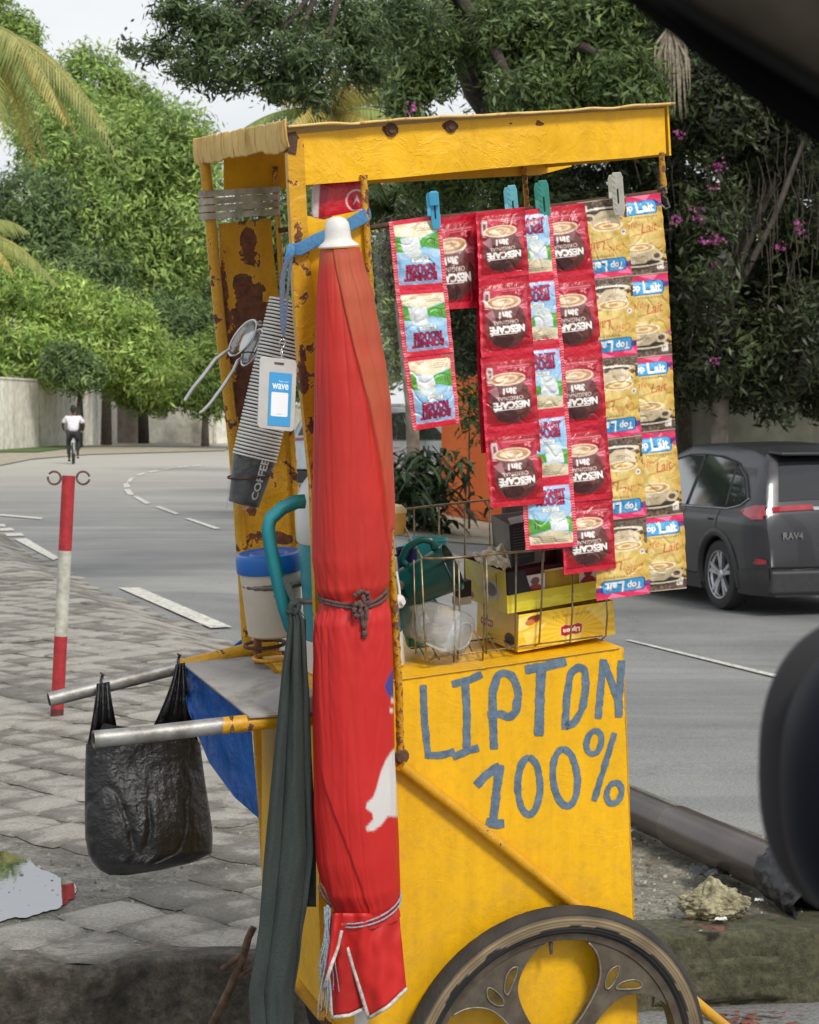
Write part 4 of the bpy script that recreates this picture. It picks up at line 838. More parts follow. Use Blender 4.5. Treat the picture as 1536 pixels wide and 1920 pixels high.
# handles and tray
M['pipe_silver'] = surf('worn_silver_pipe', (.36, .36, .35), (.18, .165, .145), 16, .5, .6, .5, 90, .002, lo=.35, hi=.6)
pipe('handle', [(92, 1312), (160, 1295), (240, 1275), (340, 1250)], .50, .0158, M['pipe_silver'], n=4, seg=20); pipe('handle_root', [(336, 1251), (420, 1230), (520, 1206)], .50, .0161, M['yellow_old'], n=4, seg=20)
pipe('handle', [(175, 1386), (280, 1376), (418, 1360)], .02, .0165, M['pipe_silver'], n=4, seg=20); pipe('handle_root', [(414, 1361), (520, 1350), (610, 1342)], .02, .0168, M['yellow_old'], n=5, seg=20)
for (px, py, b) in ((92, 1312, .50), (175, 1386, .02)):
    d = (F(px + 60, py - 12, b) - F(px, py, b)).normalized(); mb = MB(); mb.lathe(F(px, py, b) - d * .0006, d, [(0, .0), (.0125, 0), (.0125, -.0003), (0, -.0003)], 20); mb.build('pipe_mouth', M['black'], cart)
M['tray'] = stained('dirty_tray_metal', (.34, .32, .30), (.25, .23, .21), (.15, .13, .12), (1, 1, 1), 9, .6)
mb = MB(); TP = [F(340, 1241, .5), F(380, 1229, .55), (F(455, 1212, .62)), F(520, 1208, .62), F(610, 1290, .03), F(604, 1334, .0), F(525, 1340, .0), F(467, 1343, .0)]
mb.prism(TP, CW * -.004); me = mb.mesh('tray', True); link('tray', me, M['tray'], cart)
# bolts / rust patch where handle meets tray
mb = MB(); mb.tube([F(434, 1342, .015), F(436, 1375, .0)], .004, 6); mb.build('weld_bead', M['rust'], cart)
def chaik(P, closed=True, n=2):
    for _ in range(n):
        Q = []; m_ = len(P)
        if not closed: Q.append(P[0])
        for i in range(m_ if closed else m_ - 1):
            a, b = P[i], P[(i + 1) % m_]; Q += [a.lerp(b, .25), a.lerp(b, .75)]
        if not closed: Q.append(P[-1])
        P = Q
    return P
# wheel
def wheel(bb, name='wheel'):
    c = F(1040, 2007, -.045) + CV * (bb + .045); ax = -CV; Rw = .35; t = Empty = None
    mb = MB(); prof = []
    for a in range(0, 361, 12):
        an = R(a); rr = .030; prof.append((Rw - .030 + rr * math.cos(an), .9 * rr * math.sin(an)))
    seg = 150
    def tf(s, t):
        an = 6.2832 * s; k = t * 2 * math.pi; rr = .031; ro = math.cos(k) * rr; h = math.sin(k) * rr * .85
        if ro > .014: ro += .0012 * N3(s * 220, h * 200)
        if h > .010 and -.022 < ro < .022: h += .0011 * (1 if int((ro + .1) / .0032) % 2 else 0)
        x = CU * math.cos(an) + CW * math.sin(an); return c + x * (Rw - .031 + ro) + ax * h
    mb.grid(tf, 300, 56, True)
    for v in mb.v:
        q = Vector(v) - c; hh = q.dot(ax); rad = (q - ax * hh).length; n = N3(q.x * 18, q.z * 18, 2)
        if hh > .006 and Rw - .046 < rad < Rw - .018: mb.c.append(tuple(x * (.9 + .4 * n) * (.55 if int(rad / .0042) % 2 else 1) for x in lin((142, 124, 96)))) if rad > Rw - .036 + .010 * n else mb.c.append(lin((26, 28, 31)))
        elif rad <= Rw - .046: mb.c.append(lin((26, 28, 31)))
        else: mb.c.append(tuple(x * (1 + .5 * n) for x in lin((46, 43, 39))))
    ty = mb.build(name, M['tyre'], cart, recalc=True, smooth_=False)
    mb = MB(); r0 = Rw - .056
    mb.lathe(c, ax, [(r0 - .016, -.02), (r0 - .016, .004), (r0 - .013, .012), (r0 - .004, .013), (r0 + .004, .019), (r0 + .006, .019), (r0 + .007, .010), (r0 + .002, .006), (r0 + .002, -.02)], 120, CU)
    mb.build('rim', M['alloy'], ty, auto=True)
    for k in range(5):
        a0 = 48 + k * 72; x = lambda a, r: c + (CU * math.cos(R(a)) + CW * math.sin(R(a))) * r; rr_ = r0 - .013
        lefts = [(a0 + 24, rr_), (a0 + 17, rr_ - .02), (a0 + 11, rr_ - .055), (a0 + 8.5, rr_ - .09), (a0 + 10, .125), (a0 + 17, .09), (a0 + 38, .058)]
        rights = [(a0 - 34, .058), (a0 - 12, .09), (a0 - 6, .125), (a0 - 7, rr_ - .09), (a0 - 12, rr_ - .055), (a0 - 21, rr_ - .02), (a0 - 30, rr_)]
        mb = MB(); pts = chaik([x(a, r) for a, r in lefts], False) + chaik([x(a, r) for a, r in rights], False) + [x(a0 - 30 + 54 * i / 8, rr_) for i in range(1, 8)]
        mb.prism([p + ax * .008 for p in pts], -ax * .014); mb.build('spoke', M['alloy'], ty, bevel=.002)
        q = chaik([x(a, r) + ax * .009 for a, r in lefts], False)[2:]; mb = MB(); mb.tube(q, .0022, 6); mb.build('spoke_lip', M['alloy_lip'], ty, smooth_=True)
        for tear in ([(a0 + 3, rr_ - .022), (a0 + 7.5, rr_ - .045), (a0 + 6, rr_ - .075), (a0 + 2, rr_ - .085), (a0 + .5, rr_ - .06)], [(a0 - 15, rr_ - .028), (a0 - 9, rr_ - .024), (a0 - 2.5, rr_ - .052), (a0 - 1.5, rr_ - .072), (a0 - 5, rr_ - .066)]):
            mb = MB(); q = chaik([x(a, r) + ax * .0095 for a, r in tear]); mb.tube(q, .0018, 6, closed=True); mb.build('spoke_lip', M['alloy_lip'], ty, smooth_=True)
            mb = MB(); mb.prism([p + ax * -.001 for p in q], ax * .0006); mb.build('spoke_slot', M['slot_dark'], ty)
    mb = MB(); mb.lathe(c, ax, [(0, .022), (.018, .022), (.022, .026), (.028, .026), (.030, .020), (.055, .017), (.062, .012), (.062, -.02)], 48, CU); mb.build('hub', M['alloy'], ty, auto=True)
    v_ = c + (CU * math.cos(R(88)) + CW * math.sin(R(88))) * (r0 - .018); mb = MB(); mb.tube([v_, v_ - CW * .012, v_ - CW * .026], [.0045, .004, .003], 8); mb.build('valve', M['steel_dull'], ty)
    return ty
M['tyre'] = vcol('tyre_rubber', .85, dirt=.10, dirtc=lin((120, 104, 80)), bumps=.4, bscale=150)
M['alloy'] = surf('weathered_alloy', lin((104, 94, 82)), lin((76, 67, 56)), 22, .6, .3, .4, 160, .001); M['alloy_lip'] = surf('bare_alloy_lip', lin((150, 144, 134)), lin((110, 100, 88)), 60, .5, .5)
M['slot_dark'] = surf('dark_slot', lin((120, 92, 12)), lin((60, 48, 14)), 20, .7)
wheel(-.045); 
mb = MB(); mb.lathe(F(1040, 2007, -.045) + CV * .69, -CV, [(.26, -.02), (.30, -.026), (.322, 0), (.30, .026), (.26, .02), (.26, -.02)], 60); bw = mb.build('wheel', M['black'], cart, auto=True)
mb = MB(); mb.lathe(F(1040, 2007, -.045) + CV * .69, -CV, [(0, .01), (.265, .01), (.265, -.01), (0, -.01)], 60); mb.build('rim', M['alloy'], bw)
mb = MB(); cc_ = F(1040, 2007, -.045); mb.tube([cc_, cc_ + CV * .69], .011, 10); mb.build('axle', M['rust'], cart)
# rebar rings that hold jug, tub and cups
def ring(px, py, b, r, th=.0062, a0=0, a1=360, mat='rust', parent=cart, name='holder_ring'):
    c = F(px, py, b); mb = MB(); n = 60; pts = [c + CU * (r * math.cos(R(a0 + (a1 - a0) * i / n))) + CV * (r * math.sin(R(a0 + (a1 - a0) * i / n))) for i in range(n + (0 if a1 - a0 >= 360 else 1))]
    mb.tube(pts, [th * (1 + .12 * math.sin(i * 2.3)) for i in range(len(pts))], 8, closed=a1 - a0 >= 360); return mb.build(name, M[mat], parent, smooth_=True)
ring(516, 1092, .34, .066, mat='steel_dull'); ring(636, 1105, .15, .128, mat='steel_dull'); ring(497, 1208, .40, .043, .004, mat='rust'); ring(512, 1232, .33, .040, .0045, mat='yellow_old')
rebar('holder_arm', [(545, 1254), (520, 1262), (505, 1242)], .25, .005, M['yellow_old'])
# tape bands lashed round pipe and bar
for k in range(4):
    y0 = 358 + k * 14; c0 = F(383 + k * .7, y0 + 6, .6); c1 = F(518, y0 - 3, .585); d = (c1 - c0); n = CV * .017; pts = [c0 - CU * .014, c0 - n, c1 - n * .7, c1 + CU * .009, c1 + n * .7, c0 + n]
    mb = MB(); h = CW * .0066; vs = []; cp = []
    for i in range(len(pts)):
        for q in range(6): cp.append(pts[i].lerp(pts[(i + 1) % len(pts)], q / 6))
    for i, p in enumerate(cp): vs += [p + h + CW * .0012 * N3(i, k), p + CV * .001 * N3(i * .6, k), p - h + CW * .0012 * N3(i, k + 5)]
    m3 = len(cp); mb.add(vs, [(3 * i + j, 3 * ((i + 1) % m3) + j, 3 * ((i + 1) % m3) + j + 1, 3 * i + j + 1) for i in range(m3) for j in (0, 1)])
    mb.build('tape_band', M['tape'], cart, recalc=True, smooth_=True)

# ================================================================== UMBRELLA
def stretch(mat, sc3):
    nt = mat.node_tree
    for n in [n for n in nt.nodes if n.bl_idname == 'ShaderNodeTexNoise'][-1:]:
        mp = nt.nodes.new('ShaderNodeMapping'); mp.inputs['Scale'].default_value = sc3; src = n.inputs['Vector'].links[0].from_socket; nt.links.new(src, mp.inputs['Vector']); nt.links.new(mp.outputs[0], n.inputs['Vector'])
UMB = thing('folded_umbrella', 'tall red folded beach umbrella with white cap tied upright to the cart', 'umbrella', F(670, 1910, -.09))
M['umb'] = vcol('umbrella_nylon', .55, bumps=.35, bscale=34, bdist=.006, transl=.08, dirt=.25, dirtc=lin((120, 20, 20)), dscale=5)
stretch(M['umb'], (1, 1, .16))
prof_u = [(466, 600, 672), (490, 598, 678), (560, 593, 697), (640, 591, 710), (700, 589, 721), (760, 589, 729), (850, 587, 731), (950, 586, 733), (1040, 586, 734), (1095, 592, 731), (1118, 603, 724), (1132, 598, 728), (1160, 588, 734), (1200, 586, 737), (1300, 584, 740), (1400, 585, 742), (1500, 586, 744), (1600, 592, 747), (1660, 604, 748), (1692, 622, 748), (1702, 626, 745), (1715, 618, 748), (1760, 612, 754), (1800, 608, 757), (1850, 606, 760), (1905, 606, 758)]
def ipro(y):
    for (y0, a0, b0), (y1, a1, b1) in zip(prof_u, prof_u[1:]):
        if y <= y1: t = (y - y0) / (y1 - y0); t = t * t * (3 - 2 * t) * .5 + t * .5; return a0 + (a1 - a0) * t, b0 + (b1 - b0) * t
    return prof_u[-1][1:]
UB = -.085
RED = np.array(lin((196, 32, 28))); ORG = np.array(lin((184, 84, 52))); WHT = np.array(lin((212, 208, 206))); BLU = np.array(lin((62, 62, 140)))
def inpoly(x, y, P):
    r = False
    for i in range(len(P)):
        (x0, y0), (x1, y1) = P[i], P[(i + 1) % len(P)]
        if (y0 > y) != (y1 > y) and x < (x1 - x0) * (y - y0) / (y1 - y0) + x0: r = not r
    return r
PW = [(742, 1402), (735, 1408), (724, 1424), (714, 1448), (706, 1478), (700, 1495), (688, 1506), (686, 1516), (698, 1524), (700, 1536), (686, 1552), (688, 1558), (700, 1558), (716, 1546), (728, 1530), (746, 1532), (756, 1520), (756, 1396)]
PB = [(736, 1256), (728, 1270), (721, 1288), (726, 1300), (733, 1310), (745, 1320), (760, 1250)]
PB2 = [(734, 1306), (740, 1312), (742, 1320), (733, 1318)]; PB3 = [(731, 1328), (737, 1328), (738, 1336), (731, 1337)]
NTH, NR = 300, 330
vs = []; cs = []
y0_, y1_ = 466, 1722
for j in range(NR):
    py = y0_ + (y1_ - y0_) * j / (NR - 1); xl, xr = ipro(py); cxp = (xl + xr) / 2; c = F(cxp, py, UB); sc_ = (c - C0).dot(FW) / FPX; hw = (xr - xl) / 2 * sc_
    top = smooth(py, 466, 520); tie = math.exp(-((py - 1120) / 26) ** 2); tie2 = math.exp(-((py - 1700) / 22) ** 2); nearT = math.exp(-abs(py - 1128) / 70.) * (1 if py > 1110 else .8); nearT2 = math.exp(-abs(py - 1702) / 80.)
    for i in range(NTH):
        th = 2 * math.pi * i / NTH; tw = th + (py - 466) * .00085
        f1 = abs(math.sin(tw * 2.5 + .4)); fold = (f1 ** .6 - .75) * .05 * (1 - .8 * smooth(py, 900, 1200))
        fold += .045 * N3(math.cos(th) * 2.2, math.sin(th) * 2.2 + py * .004, 1) - .02 * max(0, 1 - 6 * abs(N3(math.cos(th) * 2.5 + 9, math.sin(th) * 2.5 + py * .0025, 4)))  + .006 * N3(math.cos(th) * 5, math.sin(th) * 5 + py * .012, 2)
        pl = abs((tw * 9 / 3.14159 + .8 * N3(math.cos(th) * 2, py * .006, 8)) % 1 - .5) * 2
        fold += (.075 * nearT ** 1.6 * (1 if py > 1120 else .55) + .07 * nearT2 ** 1.6) * (pl - .5) * (1 - .5 * tie - .5 * tie2)
        fold += .07 * nearT * N3(math.cos(th) * 6, math.sin(th) * 6 + py * .03, 5)
        q = abs(N3(math.cos(th) * 3 + 5, math.sin(th) * 3 + (py + 60 * math.sin(th)) * .010, 11)); fold -= .004 * max(0, 1 - q * 5)
        rr = 1 + fold * (.35 + .65 * top)
        # big lap fold: a diagonal step running down from upper left to lower right
        xs_ = math.cos(th)
        lap = (py - 480) / 520.0; e = -.55 + 1.35 * lap
        if math.sin(th) < 0 and py < 1110: rr += .07 * smooth(xs_, e - .02, e + .03) * (1 - smooth(py, 950, 1090)) - .035 * math.exp(-((xs_ - e) / .10) ** 2) * (xs_ < e)
        if math.sin(th) < 0 and py < 1000:
            e2 = .10 + .75 * lap; rr += .035 * smooth(xs_, e2 - .02, e2 + .03)
        if math.sin(th) < 0 and py > 1400:
            e3 = -.95 + .75 * smooth(py, 1400, 1700) if py < 1702 else -.20 + .05 * (py - 1702) / 150; rr += (.06 * smooth(xs_, e3 - .03, e3 + .02) - .03) * smooth(py, 1400, 1500)
        p = c + CU * (math.cos(th) * hw * rr) + CV * (math.sin(th) * hw * .92 * rr)
        vs.append(p)
        qd = p - C0; px_ = CX + FPX * qd.x / qd.dot(FW); py2 = CY - FPX * qd.dot(UPV) / qd.dot(FW)
        col = RED
        fade = 0.0
        if py < 1110:
            fade = smooth(xs_, e - .03, e + .02) * (1 - .55 * smooth(py, 600, 1060)) if math.sin(th) < .2 else .5
            if xs_ < e: fade = .55 * (1 - smooth(py, 466, 640)) * smooth(xs_, -1, -.4) + .1
            fade = max(fade, .9 * (1 - smooth(py, 470, 530)))
            fade *= .8 + .35 * N3(xs_ * 4, py * .01)
        fade = min(1, fade * 1.25); col = RED * (1 - fade) + ORG * fade
        if math.sin(th) < .3:
            if px_ > 676 and 1250 < py2 < 1570:
                col = sum((WHT if inpoly(px_ + ox, py2 + oy, PW) or inpoly(px_ + ox, py2 + oy, PB2) or inpoly(px_ + ox, py2 + oy, PB3) else BLU if inpoly(px_ + ox, py2 + oy, PB) else col) for ox in (-1, 0, 1) for oy in (-1.5, 0, 1.5)) / 9
        cs.append(tuple(np.clip(col, 0, 1)))
mb = MB(); mb.v = [tuple(v) for v in vs]; mb.c = cs; mb.f = [(j * NTH + i, j * NTH + (i + 1) % NTH, (j + 1) * NTH + (i + 1) % NTH, (j + 1) * NTH + i) for j in range(NR - 1) for i in range(NTH)]; mb.mi = [0] * len(mb.f)
can = mb.build('canopy', M['umb'], UMB, smooth_=True, recalc=True)
# hem flaps below the lower tie
def flap(name, top, bot, b0, b1, mat, nu=30, nv=24, amp=.004, colr=RED):
    """quad cloth panel between two pixel polylines"""
    def pl(P, s):
        k = s * (len(P) - 1); i = min(len(P) - 2, int(k)); t = k - i; return P[i][0] + (P[i + 1][0] - P[i][0]) * t, P[i][1] + (P[i + 1][1] - P[i][1]) * t
    mb = MB()
    def fn(s, t):
        x0, y0 = pl(top, s); x1, y1 = pl(bot, s); x = x0 + (x1 - x0) * t; y = y0 + (y1 - y0) * t
        b = b0 + (b1 - b0) * t - .028 * math.sin(math.pi * s) + amp * N3(x * .05, y * .03, len(name)) - amp * 1.2 * math.sin(x * .16 + N3(x * .02, y * .02) * 2) * (1 - t * .6)
        return F(x, y, b)
    mb.grid(fn, nu, nv); mb.c = [tuple(colr)] * len(mb.v); o = mb.build(name, mat, can, recalc=False, smooth_=True); m_ = o.modifiers.new('solid', 'SOLIDIFY'); m_.thickness = .0012; return fn
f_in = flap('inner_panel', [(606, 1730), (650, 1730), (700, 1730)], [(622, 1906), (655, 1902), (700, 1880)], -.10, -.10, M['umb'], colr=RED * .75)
f_l = flap('hem_flap', [(618, 1716), (630, 1712), (646, 1712)], [(606, 1852), (616, 1820), (632, 1774)], -.118, -.125, M['umb'])
f_r = flap('hem_flap', [(630, 1712), (690, 1712), (748, 1714)], [(690, 1908), (726, 1886), (761, 1852)], -.118, -.13, M['umb'], nu=44)
def trim(name, pts, wd=.0075):
    mb = MB(); mb.tube(pts, wd * .5, 8, flat=1.0); vs = mb.v; mb.build(name, M['trim'], can, smooth_=True)
M['trim'] = surf('white_hem_tape', lin((205, 202, 198)), lin((150, 146, 140)), 90, .7, bumps=.4, bscale=300)
FN = -CV * .005
trim('hem_tape', [f_r(0, t) + FN for t in np.linspace(.32, 1, 16)] + [f_r(s, 1) + FN for s in np.linspace(.03, 1, 20)])
trim('hem_tape', [f_l(1, t) + FN for t in np.linspace(.5, 1, 8)] + [f_l(s, 1) + FN for s in np.linspace(.97, 0, 12)])
trim('hem_tape', [f_in(0, t) + FN for t in np.linspace(.5, 1, 10)] + [f_in(s, 1) + FN for s in np.linspace(.03, 1, 12)])
# cap
c = F(635, 462, UB); s_ = (c - C0).dot(FW) / FPX
mb = MB(); mb.lathe(c, CW + CU * .0, [(0, 56 * s_), (8 * s_, 55.5 * s_), (17 * s_, 51 * s_), (22.5 * s_, 43 * s_), (24 * s_, 30 * s_), (25 * s_, 16 * s_), (27 * s_, 11 * s_), (33 * s_, 6 * s_), (38.5 * s_, 1.5 * s_), (38.5 * s_, -1.5 * s_), (30 * s_, -1 * s_), (20 * s_, 4 * s_)], 40)
mb.build('cap', M['white_plastic'], UMB, smooth_=True)
mb = MB(); mb.tube([F(676, 1840, UB), F(680, 1990, UB), F(688, 2260, UB)], .014, 12); mb.build('pole', M['white_plastic'], UMB)
# cords round the umbrella
def wrap(name, pxc, r, b, tilt, mat, th, parent=None, turns=1, lab=None, cat=None):
    c = F(*pxc, b); mb = MB(); pts = []
    for i in range(60 * turns):
        a = 6.2832 * i / 60; pts.append(c + CU * math.cos(a) * r + CV * math.sin(a) * r * .95 + CW * (tilt(math.cos(a), math.sin(a)) + .003 * (i / 60)))
    mb.tube(pts, [th * (1 + .18 * math.sin(i * 1.9)) for i in range(len(pts))], 8, closed=(turns == 1)); return mb, c
cordt = thing('tie_cord', 'brown knotted cord tied round the waist of the red umbrella', 'cord', F(662, 1122, -.16))
mb, c = wrap('', (663, 1124), .0665, UB, lambda x, y: .018 * x * (1 if x > 0 else -.6) + .005 * y + (.0), M['rope'], .0032, turns=1); mb.build('loop', M['rope'], cordt, smooth_=True)
mb, c = wrap('', (663, 1128), .0665, UB, lambda x, y: .009 * x * (1 if x > 0 else -1.1) + .006 * y + .0, M['rope'], .0032, turns=1); mb.build('loop', M['rope'], cordt, smooth_=True)
kb = -.162
for P in ([(664, 1118), (676, 1108), (690, 1112), (692, 1126), (682, 1136), (668, 1132)], [(668, 1130), (664, 1145), (668, 1158), (676, 1148), (674, 1126)], [(680, 1114), (688, 1150), (684, 1176), (682, 1196)], [(676, 1130), (679, 1160), (686, 1192)]):
    Q = []
    for (p, q) in zip(P, P[1:]):
        for k in range(5): Q.append(F(p[0] + (q[0] - p[0]) * k / 5, p[1] + (q[1] - p[1]) * k / 5, kb + .003 * math.sin(k * 2 + p[0])))
    Q.append(F(*P[-1], kb)); mb = MB(); mb.tube(Q, [.0042 * (1 + .2 * math.sin(i * 2.1)) for i in range(len(Q))], 8); mb.build('knot', M['rope'], cordt, smooth_=True)
strt = thing('tie_cord', 'pale blue grey string with frayed tails round the bottom of the umbrella', 'cord', F(680, 1702, -.14))
mb, c = wrap('', (684, 1704), .073, UB, lambda x, y: .014 * x + .012 * y + .003, M['cord_blue'], .0016); mb.build('loop', M['cord_blue'], strt, smooth_=True)
mb, c = wrap('', (684, 1698), .0725, UB, lambda x, y: .016 * x + .011 * y + .004, M['cord_blue'], .0016); mb.build('loop', M['cord_blue'], strt, smooth_=True)
r_ = random.Random(4); mb = MB()
for i in range(34):
    x0, y0 = 614 + r_.gauss(0, 3), 1700 + r_.uniform(-4, 8); x1 = 600 + r_.gauss(8, 8); y1 = r_.uniform(1800, 1912); pts = [F(x0 + (x1 - x0) * t + 6 * N3(i, t * 3), y0 + (y1 - y0) * t, -.125 - .012 * math.sin(t * 3) + .008 * N3(i * 2, t * 2)) for t in np.linspace(0, 1, 12)]; mb.tube(pts, .0009, 5)
mb.build('frayed_tail', M['cord_blue'], strt, recalc=False)
mb = MB(); mb.tube([F(x, y, -.12) for x, y in ((618, 1696), (606, 1682), (598, 1664), (600, 1656), (608, 1668), (616, 1690))], .0025, 6); mb.build('knot', M['rope'], strt, smooth_=True)
# blue strap band across posts + lanyard card
LN = thing('lanyard_badge', 'blue lanyard strap knotted round the post with a payment card in a clear holder', 'lanyard', F(538, 640, -.05))
def band(name, P, w0, mat, parent, tw=0):
    mb = MB(); vs = []
    for i, (x, y, b, wx, wy) in enumerate(P): vs += [F(x - wx, y - wy, b), F(x + wx, y + wy, b)]
    mb.add(vs, [(2 * i, 2 * i + 1, 2 * i + 3, 2 * i + 2) for i in range(len(P) - 1)]); o = mb.build(name, mat, parent, recalc=False, smooth_=True); m_ = o.modifiers.new('solid', 'SOLIDIFY'); m_.thickness = .0014; o2 = o.modifiers.new('sub', 'SUBSURF'); o2.levels = 2; o2.render_levels = 2; return o
band('strap', [(543, 466, -.016, 3, 12), (560, 470, -.022, 3, 13), (580, 456, -.024, 4, 13), (610, 443, -.020, 4, 13), (640, 430, -.012, 4, 13), (672, 412, -.016, 4, 13), (690, 402, -.014, 4, 14), (697, 398, .006, 2, 14)], 0, M['blue_strap'], LN)
band('strap', [(546, 456, -.024, 8, 2), (546, 470, -.030, 9, 2), (541, 483, -.028, 8, 3), (536, 492, -.026, 6, 3)], 0, M['blue_strap'], LN)
band('ribbon', [(545, 478, -.032, 6, 1), (532, 500, -.034, 5, 1), (528, 540, -.036, 5, 0), (529, 585, -.038, 5, 0), (531, 632, -.04, 5, 0)], 0, M['lanyard'], LN)
band('ribbon', [(548, 482, -.026, 4, 1), (543, 500, -.03, 3, 1), (540, 545, -.034, 2.5, 0), (535, 600, -.037, 3, 0), (532, 636, -.04, 4, 0)], 0, M['lanyard'], LN)
mb = MB(); mb.tube([F(x, y, -.04) for x, y in ((531, 634), (525, 640), (525, 648), (529, 653), (534, 648), (535, 640), (531, 634))], .0012, 6); mb.tube([F(x, y, -.041) for x, y in ((529, 652), (527, 660), (529, 672), (522, 676), (521, 679), (530, 680), (531, 668), (528, 655))], .0013, 6); mb.build('clip', M['chrome'], LN, smooth_=True)
def qgrid(P, b, bulge=0.0):
    A_, B_, C_, D_ = [F(x, y, bb) for (x, y), bb in zip(P, b if isinstance(b, (list, tuple)) else [b] * 4)]
    return lambda s, t: (A_.lerp(B_, s)).lerp(D_.lerp(C_, s), t) - CV * bulge * (16 * s * (1 - s) * t * (1 - t)) ** .5
cardq = [(488, 668), (557, 676), (552, 810), (483, 802)]
fn = qgrid(cardq, -.045)
mb = MB(); n = 10; out = []
for cx_, cy_, a0 in ((.88, .06, -90), (.88, .94, 0), (.12, .94, 90), (.12, .06, 180)):
    for k in range(n + 1): a = R(a0 + 90 * k / n); out.append(fn(cx_ + .12 * math.cos(a), cy_ + .06 * math.sin(a)))
mb.prism(out, CV * .004); hold = mb.build('card_holder', surf('frosted_holder', lin((196, 196, 192)), lin((176, 176, 172)), 12, .3, bumps=.05), LN, bevel=.0008)
a = Art(200, 380, (66, 156, 214)); a.text('wave', .5, .26, .72, (236, 248, 255), .02, sq=1.15); a.text('Payer avec', .64, .165, .42, (200, 228, 246), .01); a.rrect(.12, .37, .86, .82, .05, (236, 240, 244)); a.text('mobile', .5, .775, .2, (120, 130, 150))
a.text('1 %', .5, .9, .1, (150, 200, 236)) if False else None
arr = arr_of(a, 100, 190); mb = MB(); fc = qgrid([(506, 697), (548, 701), (544, 800), (502, 797)], -.0462); art_sheet(mb, fc, 100, 190, arr, 100, 190); mb.build('card', vcol('printed_card', .35), hold, recalc=False)
mb = MB(); mb.prism([fn(s, t) - CV * .0006 for s, t in ((.38, .055), (.66, .055), (.64, .085), (.40, .085))], -CV * .0004); mb.build('slot', M['steel_dull'], hold)

# ================================================================== SACHET STRIPS
M['sachet'] = vcol('printed_foil', .27, spec=.6, bumps=.6, bscale=38, bdist=.006)
NU, NV = 66, 94
def strip(name, label, cat, quads, arts, b, flip, seed, group='strips of sachets pegged along the rail', slabel=None, seal=.07):
    t = thing(name, label, cat, F(*quads[0][0], b), group)
    for qi, q in enumerate(quads):
        A_, B_, C_, D_ = [F(x, y, b) for x, y in q]; arr = arts[qi % len(arts)]
        if flip: arr = arr[::-1, ::-1]
        so = seed * 31.7 + qi * 7.3
        def fn(s, tt):
            p = (A_.lerp(B_, s)).lerp(D_.lerp(C_, s), tt)
            e = min(1, max(0, (min(s, 1 - s) - .05) / .28)); f = min(1, max(0, (min(tt, 1 - tt) - seal) / .30)); e = e * (2 - e); f = f * (2 - f)
            h = .0085 * e * f + .0022 * (.3 + e * f) * N3(s * 5 + so, tt * 6, 1) + .0011 * (abs(N3(s * 13 + so, tt * 11, 5)) - .2) + .0045 * N3(tt * 1.2 + so, s * .8, 2)
            h += .0016 * (1 - e) * math.sin(tt * 38 + so) * .5
            if e * f > .05: h -= .0022 * max(0, 1 - 12 * abs(N3(s * 3.2 + so, tt * 3.2, 9)))
            ex = CU * (.0016 * N3(tt * 5 + so, 3) * (1 if s > .5 else -1) * (abs(s - .5) * 2) ** 4)
            return p - CV * h + ex
        mb = MB(); art_sheet(mb, fn, NU, NV, arr, NU, NV); n0 = len(mb.v)
        bk = tuple(arr[:8].mean((0, 1)) * .8)
        for j in range(10):
            for i in range(8):
                s_, t_ = i / 7, j / 9; p = (A_.lerp(B_, s_)).lerp(D_.lerp(C_, s_), t_); mb.v.append(tuple(p + CV * (.0015 + .006 * math.sin(math.pi * s_) * math.sin(math.pi * t_)))); mb.c.append(bk)
        f_ = [(n0 + j * 8 + i, n0 + j * 8 + i + 1, n0 + (j + 1) * 8 + i + 1, n0 + (j + 1) * 8 + i) for j in range(9) for i in range(7)]; mb.f += f_; mb.mi += [0] * len(f_)
        mb.build('sachet', M['sachet'], t, recalc=False, smooth_=True)
    return t
NES = [arr_of(art_nescafe(k), NU, NV) for k in range(1)]; BON = [arr_of(art_bonnet(), NU, NV)]; TOP = [arr_of(art_toplait(), NU, NV)]
def rows(Lp, Rp): return [[Lp[i], Rp[i], Rp[i + 1], Lp[i + 1]] for i in range(len(Lp) - 1)]
strip('sachet_strip', 'leftmost strip of three red edged milk powder sachets printed upside down', 'sachet strip', rows([(729, 416), (742, 546), (757, 671), (775, 808)], [(826, 402), (838, 540), (851, 660), (862, 794)]), BON, -.032, False, 1)
strip('sachet_strip', 'single short red coffee sachet hanging behind the leftmost milk powder strip', 'sachet strip', rows([(792, 414), (803, 583)], [(893, 398), (899, 576)]), NES, -.014, False, 2)
strip('sachet_strip', 'leftmost long strip of four red coffee sachets with dark mug prints', 'sachet strip', rows([(893, 398), (898, 527), (901, 671), (909, 812), (921, 953)], [(984, 388), (992, 515), (1001, 661), (1011, 800), (1021, 944)]), NES, -.054, False, 3)
strip('sachet_strip', 'mostly hidden dark red strip behind the left edge of the long coffee strip', 'sachet strip', rows([(890, 400), (893, 530), (895, 690), (903, 850)], [(984, 390), (988, 520), (990, 680), (1000, 840)]), NES, -.002, False, 9)
strip('sachet_strip', 'narrow strip of five upright milk powder sachets between the two coffee strips', 'sachet strip', rows([(937, 400), (950, 525), (960, 652), (970, 780), (978, 907), (986, 1031)], [(1033, 388), (1045, 515), (1056, 642), (1066, 770), (1075, 897), (1083, 1024)]), BON, -.042, True, 4)
strip('sachet_strip', 'right hand strip of five red coffee sachets next to the gold strips', 'sachet strip', rows([(998, 392), (1016, 524), (1030, 665), (1040, 805), (1050, 944), (1058, 1078)], [(1096, 380), (1114, 513), (1129, 655), (1138, 795), (1149, 934), (1155, 1066)]), NES, -.030, False, 5)
